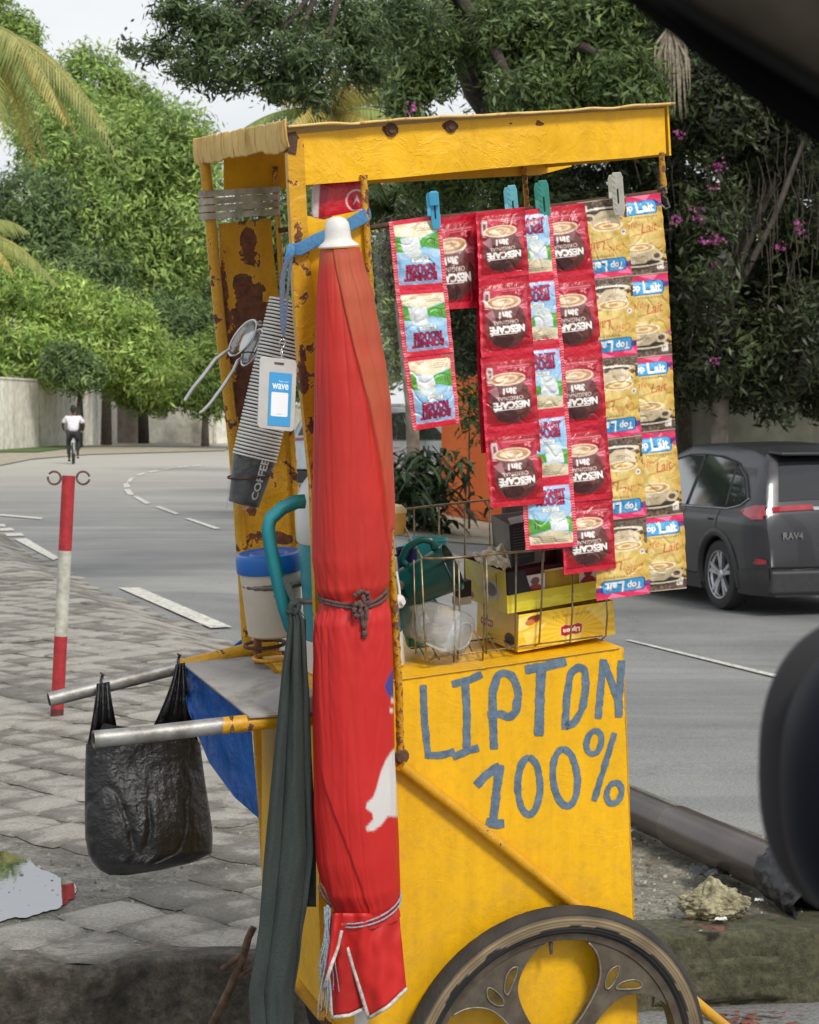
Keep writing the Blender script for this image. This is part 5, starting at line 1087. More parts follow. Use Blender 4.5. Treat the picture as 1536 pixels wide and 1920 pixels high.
strip('sachet_strip', 'gold milk coffee strip with its blue labels upside down', 'sachet strip', rows([(1082, 380), (1093, 526), (1100, 676), (1108, 827), (1115, 979), (1119, 1127)], [(1172, 368), (1185, 515), (1194, 665), (1203, 815), (1212, 968), (1219, 1113)]), TOP, -.018, True, 6)
strip('sachet_strip', 'rightmost gold milk coffee strip with its blue labels upright', 'sachet strip', rows([(1140, 374), (1155, 521), (1163, 675), (1170, 815), (1183, 975), (1190, 1113)], [(1238, 361), (1252, 511), (1261, 665), (1266, 805), (1281, 963), (1288, 1103)]), TOP, -.006, False, 7)
# clothes pegs
def peg(label, P, mat, wpx, blockf=False):
    (x0, y0), (x1, y1) = P; t = thing('clothes_peg', label, 'clothes peg', F(x0, y0, -.04), 'plastic clothes pegs along the rail'); ax = ((x1 - x0), (y1 - y0)); l_ = math.hypot(*ax); nx, ny = -ax[1] / l_, ax[0] / l_; ax = (ax[0] / l_, ax[1] / l_)
    def leg(off, b0, b1, b2, tl):
        out = []; n = 20; w_ = wpx / 2
        for k in range(n):
            a = 6.2832 * k / n; cx_, sx_ = math.cos(a), math.sin(a); ex = (abs(cx_) ** .35) * (1 if cx_ > 0 else -1) * w_; ey = (abs(sx_) ** .35) * (1 if sx_ > 0 else -1) * (l_ / 2 + tl)
            out.append((ex, ey))
        mb = MB(); vs = []
        def P3(ex, ey, d):
            u_ = (ey / l_ + .5); b = b0 + (b1 - b0) * min(1, u_ * 2) if u_ < .5 else b1 + (b2 - b1) * (u_ - .5) * 2
            x = (x0 + x1) / 2 - nx * ex * 1 + ax[0] * ey + off; y = (y0 + y1) / 2 - ny * ex + ax[1] * ey - abs(off) * .5; return F(x, y, b + d)
        ns = 9; vs = []; fs = []
        for si, d in enumerate((0, .0045)):
            for q in range(ns):
                ey = -(l_ / 2 + tl) + 2 * (l_ / 2 + tl) * q / (ns - 1); m_ = 1 if 0 < q < ns - 1 else .72
                vs += [P3(-w_ * m_, ey, d), P3(w_ * m_, ey, d)]
        for q in range(ns - 1):
            a, b, c, d = 2 * q, 2 * q + 1, 2 * q + 3, 2 * q + 2; m2 = 2 * ns; fs += [(a, b, c, d), (m2 + a, m2 + d, m2 + c, m2 + b), (a, d, m2 + d, m2 + a), (b, m2 + b, m2 + c, c)]
        fs += [(0, 2 * ns, 2 * ns + 1, 1), (2 * ns - 2, 2 * ns - 1, 4 * ns - 1, 4 * ns - 2)]
        mb.add(vs, fs); o = mb.build('peg_leg', mat, t, bevel=.0012); return P3, o
    leg(-7, -.016, -.006, -.012, -l_ * .10); P3, o = leg(0, -.058, -.048, -.041, 0)
    mb = MB(); e = .0008; mb.prism([P3(x, y, -e) for x, y in ((-1.3, -l_ * .12), (1.3, -l_ * .12), (1.3, l_ * .22), (-1.3, l_ * .22))], CV * .0006); mb.build('slot', M['black'], o)
    mb = MB(); c = P3(0, -l_ * .02, .012); mb.tube([c - CU * .007 + CV * .008 * math.cos(k * .9) * 0 + CU * .001 * k + (CV * math.cos(k) + CW * math.sin(k)) * .0035 for k in range(15)], .0008, 5); mb.build('spring', M['steel_dull'], t)
    if blockf:
        mb = MB(); mb.prism([P3(x, y, -.007) for x, y in ((-wpx * .55, -l_ * .47), (wpx * .55, -l_ * .47), (wpx * .55, -l_ * .12), (-wpx * .55, -l_ * .12))], CV * .007); mb.build('thumb_pad', mat, o, bevel=.001)
    else:
        mb = MB()
        for k in range(7):
            y = -l_ * .42 + k * l_ * .13
            for sg in (-1, 1):
                if -.16 < y / l_ < .25 and 0: continue
                mb.tube([P3(sg * wpx * .40, y - 3, -.0004), P3(sg * wpx * .16, y + 3, -.0004)], .0007, 5)
        mb.build('grip_ridges', mat, o)
    return t
MP = {k: surf('peg_' + k, lin(c), tuple(x * .85 for x in lin(c)), 30, .4, bumps=.1) for k, c in (('blue', (72, 166, 206)), ('aqua', (112, 186, 200)), ('green', (62, 146, 132)), ('grey', (184, 182, 170)))}
peg('bright blue clothes peg at the left end of the rail', ((813, 358), (819, 430)), MP['blue'], 17, True)
peg('pale turquoise clothes peg with a patterned face', ((959, 347), (966, 424)), MP['aqua'], 19)
peg('sea green clothes peg second from the right', ((1017, 338), (1024, 419)), MP['green'], 21)
peg('greyish white clothes peg near the right end of the rail', ((1156, 323), (1162, 404)), MP['grey'], 22)

# red packet behind the plate and clear bag
t = thing('red_packet', 'red packet with a white ringed triangle mark wedged under the roof', 'packet', F(632, 400, .06)); fnp = qgrid([(592, 338), (676, 338), (672, 415), (588, 412)], .05, .006)
a = Art(160, 160, (196, 24, 44)); a.ell(.86, .5, .24, .26, (236, 196, 200)); a.ell(.86, .5, .20, .22, (196, 24, 44)); a.poly([(.78, .62), (.86, .36), (.92, .56), (.86, .50)], (240, 214, 216)); a.rect(0, 0, .08, 1, (206, 190, 190)); a.poly([(.08, 0), (.28, 0), (.18, 1), (.08, 1)], (160, 16, 34))
mb = MB(); art_sheet(mb, fnp, 70, 70, arr_of(a, 70, 70), 70, 70); o = mb.build('wrapper', M['sachet'], t, recalc=False, smooth_=True); m_ = o.modifiers.new('solid', 'SOLIDIFY'); m_.thickness = .012; m_.offset = 1
def clear_mat(name, tint=(.9, .92, .9), rough=.12, amt=.22):
    m, nt, b = newmat(name); b.inputs['Base Color'].default_value = tint + (1,); b.inputs['Roughness'].default_value = rough; b.inputs['Specular IOR Level'].default_value = 1.0
    tr = nt.nodes.new('ShaderNodeBsdfTransparent'); s = nt.nodes.new('ShaderNodeMixShader'); n = noise_node(nt, 30, 6, .7, dist=1.5); r = ramp(nt, n.outputs['Fac'], [(.4, (amt * .5,) * 3), (.62, (amt * 2,) * 3)])
    nt.links.new(r.outputs[0], s.inputs[0]); nt.links.new(tr.outputs[0], s.inputs[1]); nt.links.new(b.outputs[0], s.inputs[2]); nt.links.new(s.outputs[0], nt.nodes['Material Output'].inputs['Surface']); bump(nt, b, n.outputs['Fac'], .8, .01); return m
M['clear'] = clear_mat('clear_film', amt=.07); M['clear2'] = clear_mat('clear_hard_plastic', (.85, .9, .92), .06, .2)
t = thing('clear_bag', 'empty clear plastic bag hanging from the rail beside the umbrella', 'plastic bag', F(712, 428, .0))
mb = MB(); fb = qgrid([(694, 430), (729, 424), (762, 700), (722, 745)], .012, .003)
mb.grid(lambda s, tt: fb(s, tt) - CV * (.004 * N3(s * 9, tt * 1.5) + .003 * math.sin(s * 20 + tt)), 24, 40); mb.build('film', M['clear'], t, recalc=False, smooth_=True)

# ================================================================== THINGS ON THE CART
def sc_at(px, py, b): return (F(px, py, b) - C0).dot(FW) / FPX
def slathe(mb, px, py, b, prof, seg=40, ax=None):
    """lathe with radii and heights given in pixels, axis = cart vertical"""
    s_ = sc_at(px, py, b); mb.lathe(F(px, py, b), ax or CW, [(r * s_, h * s_) for r, h in prof], seg, CU); return mb
# tub with blue lid
t = thing('storage_tub', 'cloudy plastic tub with a blue screw lid standing in a wire ring', 'tub', F(516, 1195, .34))
mb = MB(); slathe(mb, 516, 1190, .34, [(0, 0), (44, 0), (50, 4), (52, 20), (56, 110), (57, 128), (54, 134)]); mb.build('body', M['tub'], t, auto=True)
mb = MB(); slathe(mb, 516, 1190, .34, [(61, 122), (62, 124), (62, 150), (60, 156), (55, 158), (50, 155), (36, 154), (33, 157), (0, 157)]); mb.build('lid', M['blue_lid'], t, auto=True)
# jug cooler
t = thing('cooler_jug', 'teal and white insulated jug with a loop handle behind the umbrella', 'cooler jug', F(668, 1255, .16))
ja = (F(638, 900, .16) - F(668, 1255, .16)).normalized()
mb = MB(); slathe(mb, 668, 1252, .16, [(0, 0), (86, 0), (92, 4), (93, 60), (92, 66)], ax=ja); mb.build('base', M['white_plastic'], t, auto=True)
mb = MB(); slathe(mb, 668, 1252, .16, [(91, 62), (90, 68), (89, 150), (88, 246), (87, 250)], ax=ja); mb.build('body', M['teal'], t, auto=True)
mb = MB(); slathe(mb, 668, 1252, .16, [(89, 248), (91, 251), (90, 290), (87, 325), (74, 352), (58, 370), (36, 380), (34, 392), (0, 394)], ax=ja); mb.build('lid', M['white_plastic'], t, smooth_=True)
HP = [(572, 940), (556, 941), (530, 952), (508, 972), (503, 990), (508, 1030), (522, 1090), (534, 1140), (546, 1176), (566, 1190)]
mb = MB(); mb.tube([F(x, y, .08) for x, y in HP], .0095, 4, flat=1.5); mb.build('handle', M['teal'], t, smooth_=True)
mb = MB(); mb.lathe(F(749, 1128, .05), -CV + CU * .5, [(0, .012), (.006, .012), (.008, .006), (.013, .004), (.014, 0), (.0155, -.004), (0, -.02)], 20); mb.tube([F(743, 1072, .06), F(748, 1100, .055), F(750, 1120, .05)], .0028, 8); mb.build('tap', M['white_plastic'], t, auto=True)
# stick
t = thing('wooden_stick', 'short brown wooden stick standing in the lower wire rings', 'stick', F(485, 1250, .38)); mb = MB(); mb.tube([F(485, 1250, .38), F(482, 1166, .38), F(482, 1160, .38), F(482, 1155, .38)], [.0092, .0088, .0078, .004], 10); mb.build('shaft', M['wood'], t, auto=True)
# stack of paper cups, leaning
axs = F(548, 560, .42); axe = F(478, 856, .42); d = (axs - axe); N_ = 46; dl = d / N_; dn = d.normalized(); s_ = sc_at(500, 700, .42)
ME = None; cm = [surf('cup_paper', lin((238, 237, 232)), lin((222, 220, 214)), 30, .6), surf('cup_black_print', (.022, .022, .024), (.015, .015, .015), 30, .45)]
def cup_mesh():
    mb = MB(); R0 = 42 * s_; mb.lathe((0, 0, 0), dn, [(R0 * .93, -.0034), (R0 * 1.0, -.0030), (R0 * 1.015, -.0008), (R0 * 1.0, .0010), (R0 * .93, .0012), (R0 * .92, -.003)], 36); n0 = len(mb.f); 
    mb.lathe((0, 0, 0), dn, [(R0 * .90, -.0100), (R0 * .935, -.0025), (R0 * .90, -.0020), (R0 * .86, -.0100)], 36)
    mb.mi = [0] * n0 + [1] * (len(mb.f) - n0); me = mb.mesh('paper_cup', True); return me
me = cup_mesh(); first = None
for k in range(N_):
    o = bpy.data.objects.new('paper_cup', me); COL.objects.link(o)
    if k == 0:
        for q in cm: me.materials.append(q)
        me.shade_smooth()
    o.location = axe + dl * k + Vector((N3(k * 1.3, 1), 0, N3(k * 1.7, 4))) * .001
    tag(o, 'white rimmed paper cup nested in the tall leaning stack above the lettered black cup', 'paper cup', 'nested white rimmed paper cups')
# last cup: black with lettering
bc = thing('paper_cup', 'black lettered paper cup at the lower end of the leaning stack', 'paper cup', axe); mb = MB(); Hc = 92 * s_; Rt = 40 * s_; Rb = 29 * s_
mb.lathe(axe, dn, [(Rt * 1.05, .002), (Rt * 1.05, -.003), (Rt, -.004), (Rb, -Hc), (Rb * .9, -Hc - .001), (0, -Hc + .003)], 48); mb.build('cup_body', cm[1], bc, auto=True)
v_, tt_, hr = text_tris('COFFEE', .03); side = dn.cross(CV).normalized()
if side.dot(CU) > 0: side = -side
mb = MB(); vs = []
for x, y in v_:
    along = (x + .08) * Hc * .86; ang = (y * Hc * .86) / Rt - .25; rr = Rt + (Rb - Rt) * ((.5 * Hc - along) / Hc); pos = axe - dn * (Hc * .5 - along)
    vs.append(pos + (-CV * math.cos(ang) + side * math.sin(ang)) * (rr + .0016))
mb.add(vs, [tuple(t) for t in tt_]); mb.build('lettering', surf('cup_white_ink', (.75, .75, .73), None, 20, .5), bc, recalc=False)
sl = thing('plastic_sleeve', 'crinkled clear plastic sleeve round the stack of paper cups', 'plastic sleeve', axe - dn * Hc)
mb = MB(); mb.grid(lambda s, t: axe - dn * (Hc * 1.08 - t * (Hc * 1.08 + d.length * .28)) + (CU * math.cos(6.2832 * s) + dn.cross(CU).normalized() * math.sin(6.2832 * s)) * ((Rb + (Rt - Rb) * min(1, t * 2.2)) * 1.09 + .004 * N3(math.cos(6.28 * s) * 4, math.sin(6.28 * s) * 4, t * 9) + .0022 * N3(s * 40, t * 20)), 90, 60, True)
mb.build('film', M['clear'], sl, recalc=False, smooth_=True)
mb = MB(); cc_ = axe - dn * Hc * .40; mb.tube([cc_ + (CU * math.cos(a) + dn.cross(CU).normalized() * math.sin(a)) * (Rt * 1.06) for a in np.linspace(0, 6.2832, 48, endpoint=False)], .0022, 6, closed=True); mb.build('wire_loop', M['rust'], cart, smooth_=True)
# lemon squeezer
t = thing('lemon_squeezer', 'polished metal hand squeezer with two long handles hooked on the rusty plate', 'squeezer', F(450, 640, .5))
def bowl(px, py, b, ang, L_, W_, dep):
    s2 = sc_at(px, py, b); X = (CU * math.cos(R(ang)) + CW * math.sin(R(ang))); Yv = (CW * math.cos(R(ang)) - CU * math.sin(R(ang))); n = (Yv * .85 - CV * .5).normalized(); Y2 = n.cross(X).normalized(); c = F(px, py, b); mb = MB(); vs = []; prof = [(1.12, .10), (1.1, .16), (1.0, .14), (.96, -.1), (.85, -.45), (.6, -.8), (.3, -.97), (0, -1)]
    for r, h in prof:
        for k in range(40): a = 6.2832 * k / 40; vs.append(c + X * (math.cos(a) * r * L_ * s2) + Y2 * (math.sin(a) * r * W_ * s2) + n * (h * dep * s2))
    mb.add(vs, [(i * 40 + k, i * 40 + (k + 1) % 40, (i + 1) * 40 + (k + 1) % 40, (i + 1) * 40 + k) for i in range(len(prof) - 1) for k in range(40)]); return mb
bowl(456, 634, .47, 50, 38, 20, 18).build('pressing_cup', M['chrome'], t, smooth_=True, recalc=True); o = bowl(474, 652, .50, 58, 36, 16, 20).build('pressing_cup', M['chrome'], t, smooth_=True)
def han(P, b, w_):
    mb = MB(); Q = []
    for p, q in zip(P, P[1:]):
        for k in range(5): Q.append(F(p[0] + (q[0] - p[0]) * k / 5, p[1] + (q[1] - p[1]) * k / 5, b))
    Q.append(F(*P[-1], b)); mb.tube(Q, [w_ * (.7 + .5 * min(1, i / 6)) * (1 if i < len(Q) - 2 else .6) for i in range(len(Q))], 10, flat=.55); return mb
han([(434, 652), (420, 662), (404, 674), (385, 700), (362, 728), (349, 748), (347, 754)], .46, .0062).build('handle', M['chrome'], t, smooth_=True)
han([(456, 668), (446, 676), (438, 694), (420, 722), (395, 756), (382, 770), (374, 775)], .49, .0055).build('handle', M['chrome'], t, smooth_=True)
mb = MB(); mb.lathe(F(486, 606, .46), -CV, [(0, .006), (.006, .006), (.007, 0), (0, -.02)], 14); mb.build('hinge_pin', M['chrome'], t, auto=True)
mb = MB(); mb.tube(FP([(440, 664), (465, 660), (500, 664)], .46), .0018, 6); mb.build('hook_wire', M['steel_dull'], cart)
# apron
ap = thing('apron', 'dark green cloth apron knotted on the wire ring and hanging to the ground', 'apron', F(540, 1500, -.06))
AL = [(1140, 540, 556, 560), (1165, 543, 560, 570), (1200, 538, 556, 573), (1250, 531, 552, 575), (1300, 526, 552, 579), (1400, 516, 550, 583), (1500, 506, 550, 585), (1600, 497, 548, 587), (1700, 489, 548, 575), (1740, 486, 548, 568), (1800, 477, 545, 562), (1860, 466, 540, 552), (1925, 470, 535, 551), (1985, 500, 530, 548)]
def apr(y):
    for a, b in zip(AL, AL[1:]):
        if y <= b[0]: t = (y - a[0]) / (b[0] - a[0]); return [a[i] + (b[i] - a[i]) * t for i in (1, 2, 3)]
    return AL[-1][1:]
def apf(s, t):
    y = 1140 + 845 * t; l, m_, r = apr(y); x = l + (r - l) * s; k = smooth(t, 0, .12)
    fold = abs(math.sin(s * 3.14159 * (2.6 - 1.0 * t) + .5 + .7 * t + .5 * N3(s * 2, t * 1.5))) ** .8 * (1 - .35 * t)
    b = -.055 - .012 * k * math.sin(math.pi * s) - .017 * k * (fold - .4) - .005 * N3(s * 6, t * 9); return F(x, y, b)
mb = MB(); mb.grid(apf, 90, 120); o = mb.build('front_panel', M['apron'], ap, recalc=False, smooth_=True); m_ = o.modifiers.new('solid', 'SOLIDIFY'); m_.thickness = .0015
def apb(s, t):
    y = 1160 + 540 * t; xl = 552; xr = 574 + 19 * smooth(t, .0, .9); x = xl + (xr - xl) * s; return F(x, y, -.03 - .008 * math.sin(s * 7 + t) + .003 * N3(s * 5, t * 8))
mb = MB(); mb.grid(apb, 30, 60); o = mb.build('back_panel', M['apron'], ap, recalc=False, smooth_=True); m_ = o.modifiers.new('solid', 'SOLIDIFY'); m_.thickness = .0015
mb = MB(); mb.tube([F(x, y, -.055) for x, y in ((538, 1148), (546, 1146), (552, 1150), (556, 1144), (560, 1136), (556, 1130), (548, 1132), (543, 1140), (550, 1150))], .0065, 10); mb.build('knot', M['apron'], ap, smooth_=True)
band('tie', [(532, 1080, -.01, 6, -2), (538, 1095, -.03, 7, -2), (546, 1115, -.045, 6, -2), (552, 1134, -.055, 5, 0)], 0, M['apron'], ap); band('tie', [(552, 1136, -.055, 5, 0), (562, 1146, -.05, 4, 2), (574, 1158, -.04, 3, 4)], 0, M['apron'], ap)
# black bag
M['bag'] = surf('black_film', (.012, .012, .013), (.008, .008, .009), 30, .26, bumps=.9, bscale=26, bdist=.012, spec=.55); M['bag_grey'] = surf('grey_shiny_film', (.10, .10, .11), (.05, .05, .055), 30, .25, bumps=1.0, bscale=60, bdist=.008)
bg_ = thing('plastic_bag', 'full black plastic carrier bag hung by its handles from the silver cart handle', 'plastic bag', F(280, 1640, .45))
BL = [(1345, 166, 366), (1380, 162, 374), (1430, 160, 380), (1480, 159, 387), (1530, 159, 395), (1570, 160, 399), (1600, 165, 398), (1618, 174, 360), (1632, 188, 300), (1641, 206, 240)]
def bgl(y):
    for a, b in zip(BL, BL[1:]):
        if y <= b[0]: t = (y - a[0]) / (b[0] - a[0]); return a[1] + (b[1] - a[1]) * t, a[2] + (b[2] - a[2]) * t
    return BL[-1][1:]
def bag_side(sg):
    def f(s, t):
        top = 1350 + 14 * math.sin(math.pi * s) + 46 * max(0, 1 - s / .14) ** .7 + 44 * max(0, 1 - (1 - s) / .12) ** .7; y = top + (1641 - top) * t; l, r = bgl(y); x = l + (r - l) * s
        th = (.045 + .05 * smooth(t, .1, .8)) * (max(0, 4 * s * (1 - s)) ** .45) * (1 - smooth(t, .90, 1.0) ** 2 * .97)
        wr = .010 * abs(N3(s * 8 + .4 * N3(t * 3, s * 3), t * 1.2, 3 * sg)) * (1.3 - t) + .006 * N3(s * 13, t * 5, 2 * sg) + .003 * N3(s * 30, t * 10, 5)
        wr -= .012 * max(0, 1 - 8 * abs(N3(s * 3 + t, t * 2.4, 7 + sg))) * smooth(t, .3, .6)
        return F(x, y, .47 + sg * (th + wr * (.3 + 3 * th)) )
    return f
mb = MB(); mb.grid(bag_side(-1), 90, 90); mb.grid(bag_side(1), 40, 40); mb.build('bag_body', M['bag'], bg_, recalc=False, smooth_=True)
def hnd(A_, B_, name):
    mb = MB(); vs = []; 
    def f(s, t):
        x0 = A_[0][0] + (A_[1][0] - A_[0][0]) * s; y0 = A_[0][1] + (A_[1][1] - A_[0][1]) * s; x1 = B_[0][0] + (B_[1][0] - B_[0][0]) * s; y1 = B_[0][1] + (B_[1][1] - B_[0][1]) * s; u_ = t ** 1.35
        x = x0 + (x1 - x0) * u_; y = y0 + (y1 - y0) * t; return F(x, y, .47 - .022 * math.sin(math.pi * min(1, t * 1.2)) + (.006 * math.sin(s * 22 + t) + .004 * N3(s * 9, t * 3)) * (.4 + t))
    mb.grid(f, 30, 24); o = mb.build(name, M['bag'], bg_, recalc=False, smooth_=True); m_ = o.modifiers.new('solid', 'SOLIDIFY'); m_.thickness = .001
hnd([(181, 1282), (206, 1278)], [(163, 1400), (228, 1400)], 'bag_handle'); hnd([(329, 1246), (347, 1242)], [(270, 1395), (374, 1400)], 'bag_handle')
for (x, y) in ((192, 1286), (336, 1250)):
    mb = MB(); c = F(x, y, .5); mb.tube([c + (CV * math.cos(a) + CW * math.sin(a)) * .0172 + CU * (.004 * math.sin(a * 2)) for a in np.linspace(0, 6.28, 26, endpoint=False)], .0032, 8, closed=True); mb.tube([c + CW * .018, c + CW * .024 + CU * .004, c + CW * .030 - CU * .002], [.003, .004, .001], 8); mb.build('handle_loop', M['bag'], bg_, smooth_=True)
mb = MB(); G_ = [(240, 1398), (312, 1385), (300, 1440), (280, 1500), (262, 1548), (250, 1500), (245, 1450)]
def gf(s, t):
    l = 242 + 16 * t; r = 312 - 48 * t; return F(l + (r - l) * s, 1388 + 160 * t, .335 + .02 * t - .004 * N3(s * 7, t * 12) + .05 * abs(s - .5))
mb.grid(gf, 30, 50); 
# blue bag under the tray
M['blue_film'] = surf('blue_film', lin((30, 96, 176)), lin((24, 74, 140)), 8, .3, bumps=.9, bscale=30, bdist=.01)
t = thing('plastic_bag', 'blue plastic sheet bag slung under the metal tray', 'plastic bag', F(440, 1530, .3)); fbl = qgrid([(338, 1242), (478, 1346), (484, 1535), (380, 1420)], [.49, .06, .15, .42])
def fb2(s, t_):
    x0, y0 = 338 + (470 - 338) * s, 1243 + (1344 - 1243) * s; lo = [(340, 1262), (352, 1330), (392, 1430), (440, 1495), (486, 1535)]; k = s * 4; i = min(3, int(k)); f = k - i; x1 = lo[i][0] + (lo[i + 1][0] - lo[i][0]) * f; y1 = lo[i][1] + (lo[i + 1][1] - lo[i][1]) * f
    return F(x0 + (x1 - x0) * t_, y0 + (y1 - y0) * t_, .50 - .34 * s + .02 * math.sin(t_ * 3) + .008 * N3(s * 8, t_ * 3) + .005 * N3(s * 22, t_ * 4))
mb = MB(); mb.grid(fb2, 60, 40); mb.build('film', M['blue_film'], t, recalc=False, smooth_=True)
mb = MB(); mb.prism(FP([(424, 1222), (452, 1200), (470, 1200), (470, 1216), (450, 1216)], .66), CV * .004); mb.build('film_corner', M['blue_film'], t)
t = thing('paper_strip', 'folded white paper edge lying along the front of the tray', 'paper', F(430, 1310, .2)); mb = MB(); mb.prism([F(382, 1278, .36) + CW * .002, F(402, 1284, .30) + CW * .003, F(468, 1330, .08) + CW * .003, F(466, 1341, .05) + CW * .002], CW * .001); mb.build('sheet', M['white_plastic'], t)

# ---- wire basket and its contents
bk = thing('wire_basket', 'brass coloured wire dish basket standing on the yellow cart top', 'wire basket', F(940, 1215, .2))
def wires(name, Ls, r, parent=bk, mat='wire'):
    for P in Ls: mb = MB(); mb.tube([F(*p) for p in P], r, 7); mb.build(name, M[mat], parent, smooth_=True)
wires('rim', [[(792, 1048, .06), (850, 1046, .055), (912, 1040, .05), (960, 1036, .05), (1060, 1026, .05), (1140, 1018, .05)], [(743, 957, .46), (800, 950, .46), (916, 937, .46), (1060, 920, .46)], [(792, 1048, .06), (770, 1010, .22), (743, 957, .46)]], .0028)
wires('upright', [[(790, 1049, .06), (796, 1180, .06), (800, 1236, .06), (808, 1242, .06), (815, 1228, .07), (824, 1236, .08)], [(851, 1050, .055), (852, 1140, .055), (851, 1242, .055)], [(860, 1052, .06), (862, 1150, .06), (858, 1236, .06)], [(912, 1040, .05), (914, 1130, .05), (912, 1226, .05)], [(907, 1043, .06), (908, 1160, .06), (905, 1238, .06)],
               [(968, 1036, .05), (967, 1130, .05), (966, 1222, .05)], [(1018, 1030, .05), (1016, 1120, .05), (1011, 1206, .05), (1003, 1211, .06)], [(1074, 1076, .05), (1073, 1150, .05), (1069, 1204, .05), (1062, 1206, .06)], [(1135, 1100, .05), (1139, 1150, .05), (1136, 1192, .05), (1128, 1200, .06)],
               [(776, 953, .46), (778, 1060, .46), (776, 1150, .45)], [(823, 948, .46), (824, 1100, .46)], [(871, 943, .46), (872, 1100, .46)], [(917, 934, .46), (919, 1020, .46), (920, 1100, .46)], [(776, 1050, .1), (778, 1160, .1), (780, 1226, .1)], [(768, 1060, .2), (770, 1140, .2), (768, 1214, .2)]], .0021)
wires('floor_wire', [[(796, 1236, .06), (900, 1222, .06), (1130, 1192, .06)], [(770, 1216, .2), (850, 1206, .2), (960, 1192, .2)]] + [[(800 + k * 22, 1238 - k * 2.9, .055), (775 + k * 22, 1190 - k * 2.9, .30)] for k in range(8)], .0018)
M['box_v'] = vcol('printed_carton', .32, spec=.5, bumps=.25, bscale=18, bdist=.006, coat=.2)
# lower tea box (long front face with upside down lettering) and its end
def carton(name, label, front, b0, depth, art, endart, top=None, holes=None, cat='carton'):
    A_, B_, C_, D_ = [F(x, y, bb) for (x, y), bb in zip(front, b0)]; dv = CV * depth; t = thing(name, label, cat, (C_ + D_) / 2)
    W_, H_ = art.w // 3, art.h // 3; mb = MB(); art_sheet(mb, lambda s, q: A_.lerp(B_, s).lerp(D_.lerp(C_, s), q) - CV * .0015 * math.sin(3.14 * s) * N3(s * 3, q * 2), W_, H_, art.down(W_, H_), W_, H_); mb.build('front_panel', M['box_v'], t, recalc=False)
    W_, H_ = endart.w // 3, endart.h // 3; mb = MB(); art_sheet(mb, lambda s, q: (A_ + dv).lerp(A_, s).lerp((D_ + dv).lerp(D_, s), q), W_, H_, endart.down(W_, H_), W_, H_); mb.build('end_panel', M['box_v'], t, recalc=False)
    mb = MB(); mb.add([B_, B_ + dv, C_ + dv, C_, A_ + dv, D_ + dv], [(0, 1, 2, 3), (1, 4, 5, 2), (3, 2, 5)]); mb.add([D_, C_, C_ + dv, D_ + dv], [(0, 1, 2, 3)]); mb.c = [tuple(art.a.mean((0, 1)))] * len(mb.v); mb.build('back_panels', M['box_v'], t, recalc=False)
    return t, A_, B_, C_, D_, dv
YL = (240, 206, 40)
def art_lip():
    a = Art(540, 216, (236, 190, 34)); a.rect(0, 0, 1, .06, (246, 214, 60)); 
    for k in range(26):
        an = 6.2832 * k / 26; a.poly([(.56, .62), (.56 + .6 * math.cos(an), .62 + 1.4 * math.sin(an)), (.56 + .6 * math.cos(an + .11), .62 + 1.4 * math.sin(an + .11))], (250, 222, 84), .5)
    a.ell(.55, .78, .10, .22, (250, 238, 130), .6); a.text('YELLOW LABEL TEA', .56, .22, .42, (120, 100, 20), .01, True, al=.8)
    a.poly([(.43, .52), (.48, .46), (.55, .50), (.62, .46), (.67, .52), (.66, .76), (.60, .80), (.55, .77), (.49, .81), (.43, .76)], (236, 206, 140)); a.poly([(.44, .53), (.485, .48), (.55, .52), (.615, .48), (.66, .53), (.65, .75), (.60, .78), (.55, .75), (.49, .79), (.44, .75)], (178, 30, 36)); a.text('Lipton', .55, .64, .17, (250, 244, 230), .05, True)
    a.poly([(.0, .1), (.16, .05), (.10, .4), (0, .45)], (250, 236, 150), .7); a.ell(.16, .18, .07, .10, (150, 60, 30)); a.ell(.12, .26, .05, .08, (206, 120, 60)); a.ell(.2, .14, .04, .07, (120, 40, 24)); a.poly([(.05, .5), (.3, .3), (.1, .9)], (252, 236, 150), .45); a.poly([(.7, .1), (.98, .0), (.9, .7)], (252, 238, 150), .4)
    return a
ea = Art(240, 216, (226, 190, 60)); ea.poly([(0, 0), (.6, 0), (.2, .8)], (240, 216, 120), .6); ea.ell(.8, .74, .12, .17, (40, 26, 16)); ea.rrect(.1, .42, .4, .62, .04, (160, 40, 34)); ea.text('Lipton', .25, .52, .24, (240, 220, 200), .03, True)
carton('tea_box', 'long yellow tea carton with upside down lettering under the open display box', [(973, 1153), (1150, 1126), (1154, 1189), (971, 1223)], [.065, .075, .075, .065], .22, art_lip(), ea)
# upper open display box
t = thing('display_box', 'open yellow display carton with dark inside on top of the tea box', 'carton', F(1000, 1150, .1)); b = .07
A2, B2, C2, D2 = F(948, 1072, b), F(1125, 1044, b + .01), F(1127, 1121, b + .01), F(952, 1151, b); dv = CV * .22
ua = Art(540, 240, (222, 204, 40)); ua.rect(0, .5, 1, 1, (232, 216, 44)); ua.text('', .5, .5, .1, YL) if False else None; ua.speck(0, .5, 1, 1, [(236, 222, 70), (220, 200, 34)], 30, 2, (.03, .08))
mb = MB(); q0 = D2.lerp(A2, .44); q1 = C2.lerp(B2, .44); art_sheet(mb, lambda s, q: q0.lerp(q1, s).lerp(D2.lerp(C2, s), q), 90, 30, ua.down(90, 30), 90, 30); mb.build('front_lip', M['box_v'], t, recalc=False)
la = Art(240, 240, (206, 190, 70)); la.poly([(0, 0), (.9, 0), (.3, .6)], (226, 214, 120), .6); la.ell(.62, .55, .22, .25, (190, 190, 186)); la.ell(.62, .55, .14, .16, (110, 116, 120)); la.ell(.1, .85, .1, .1, (150, 50, 40))
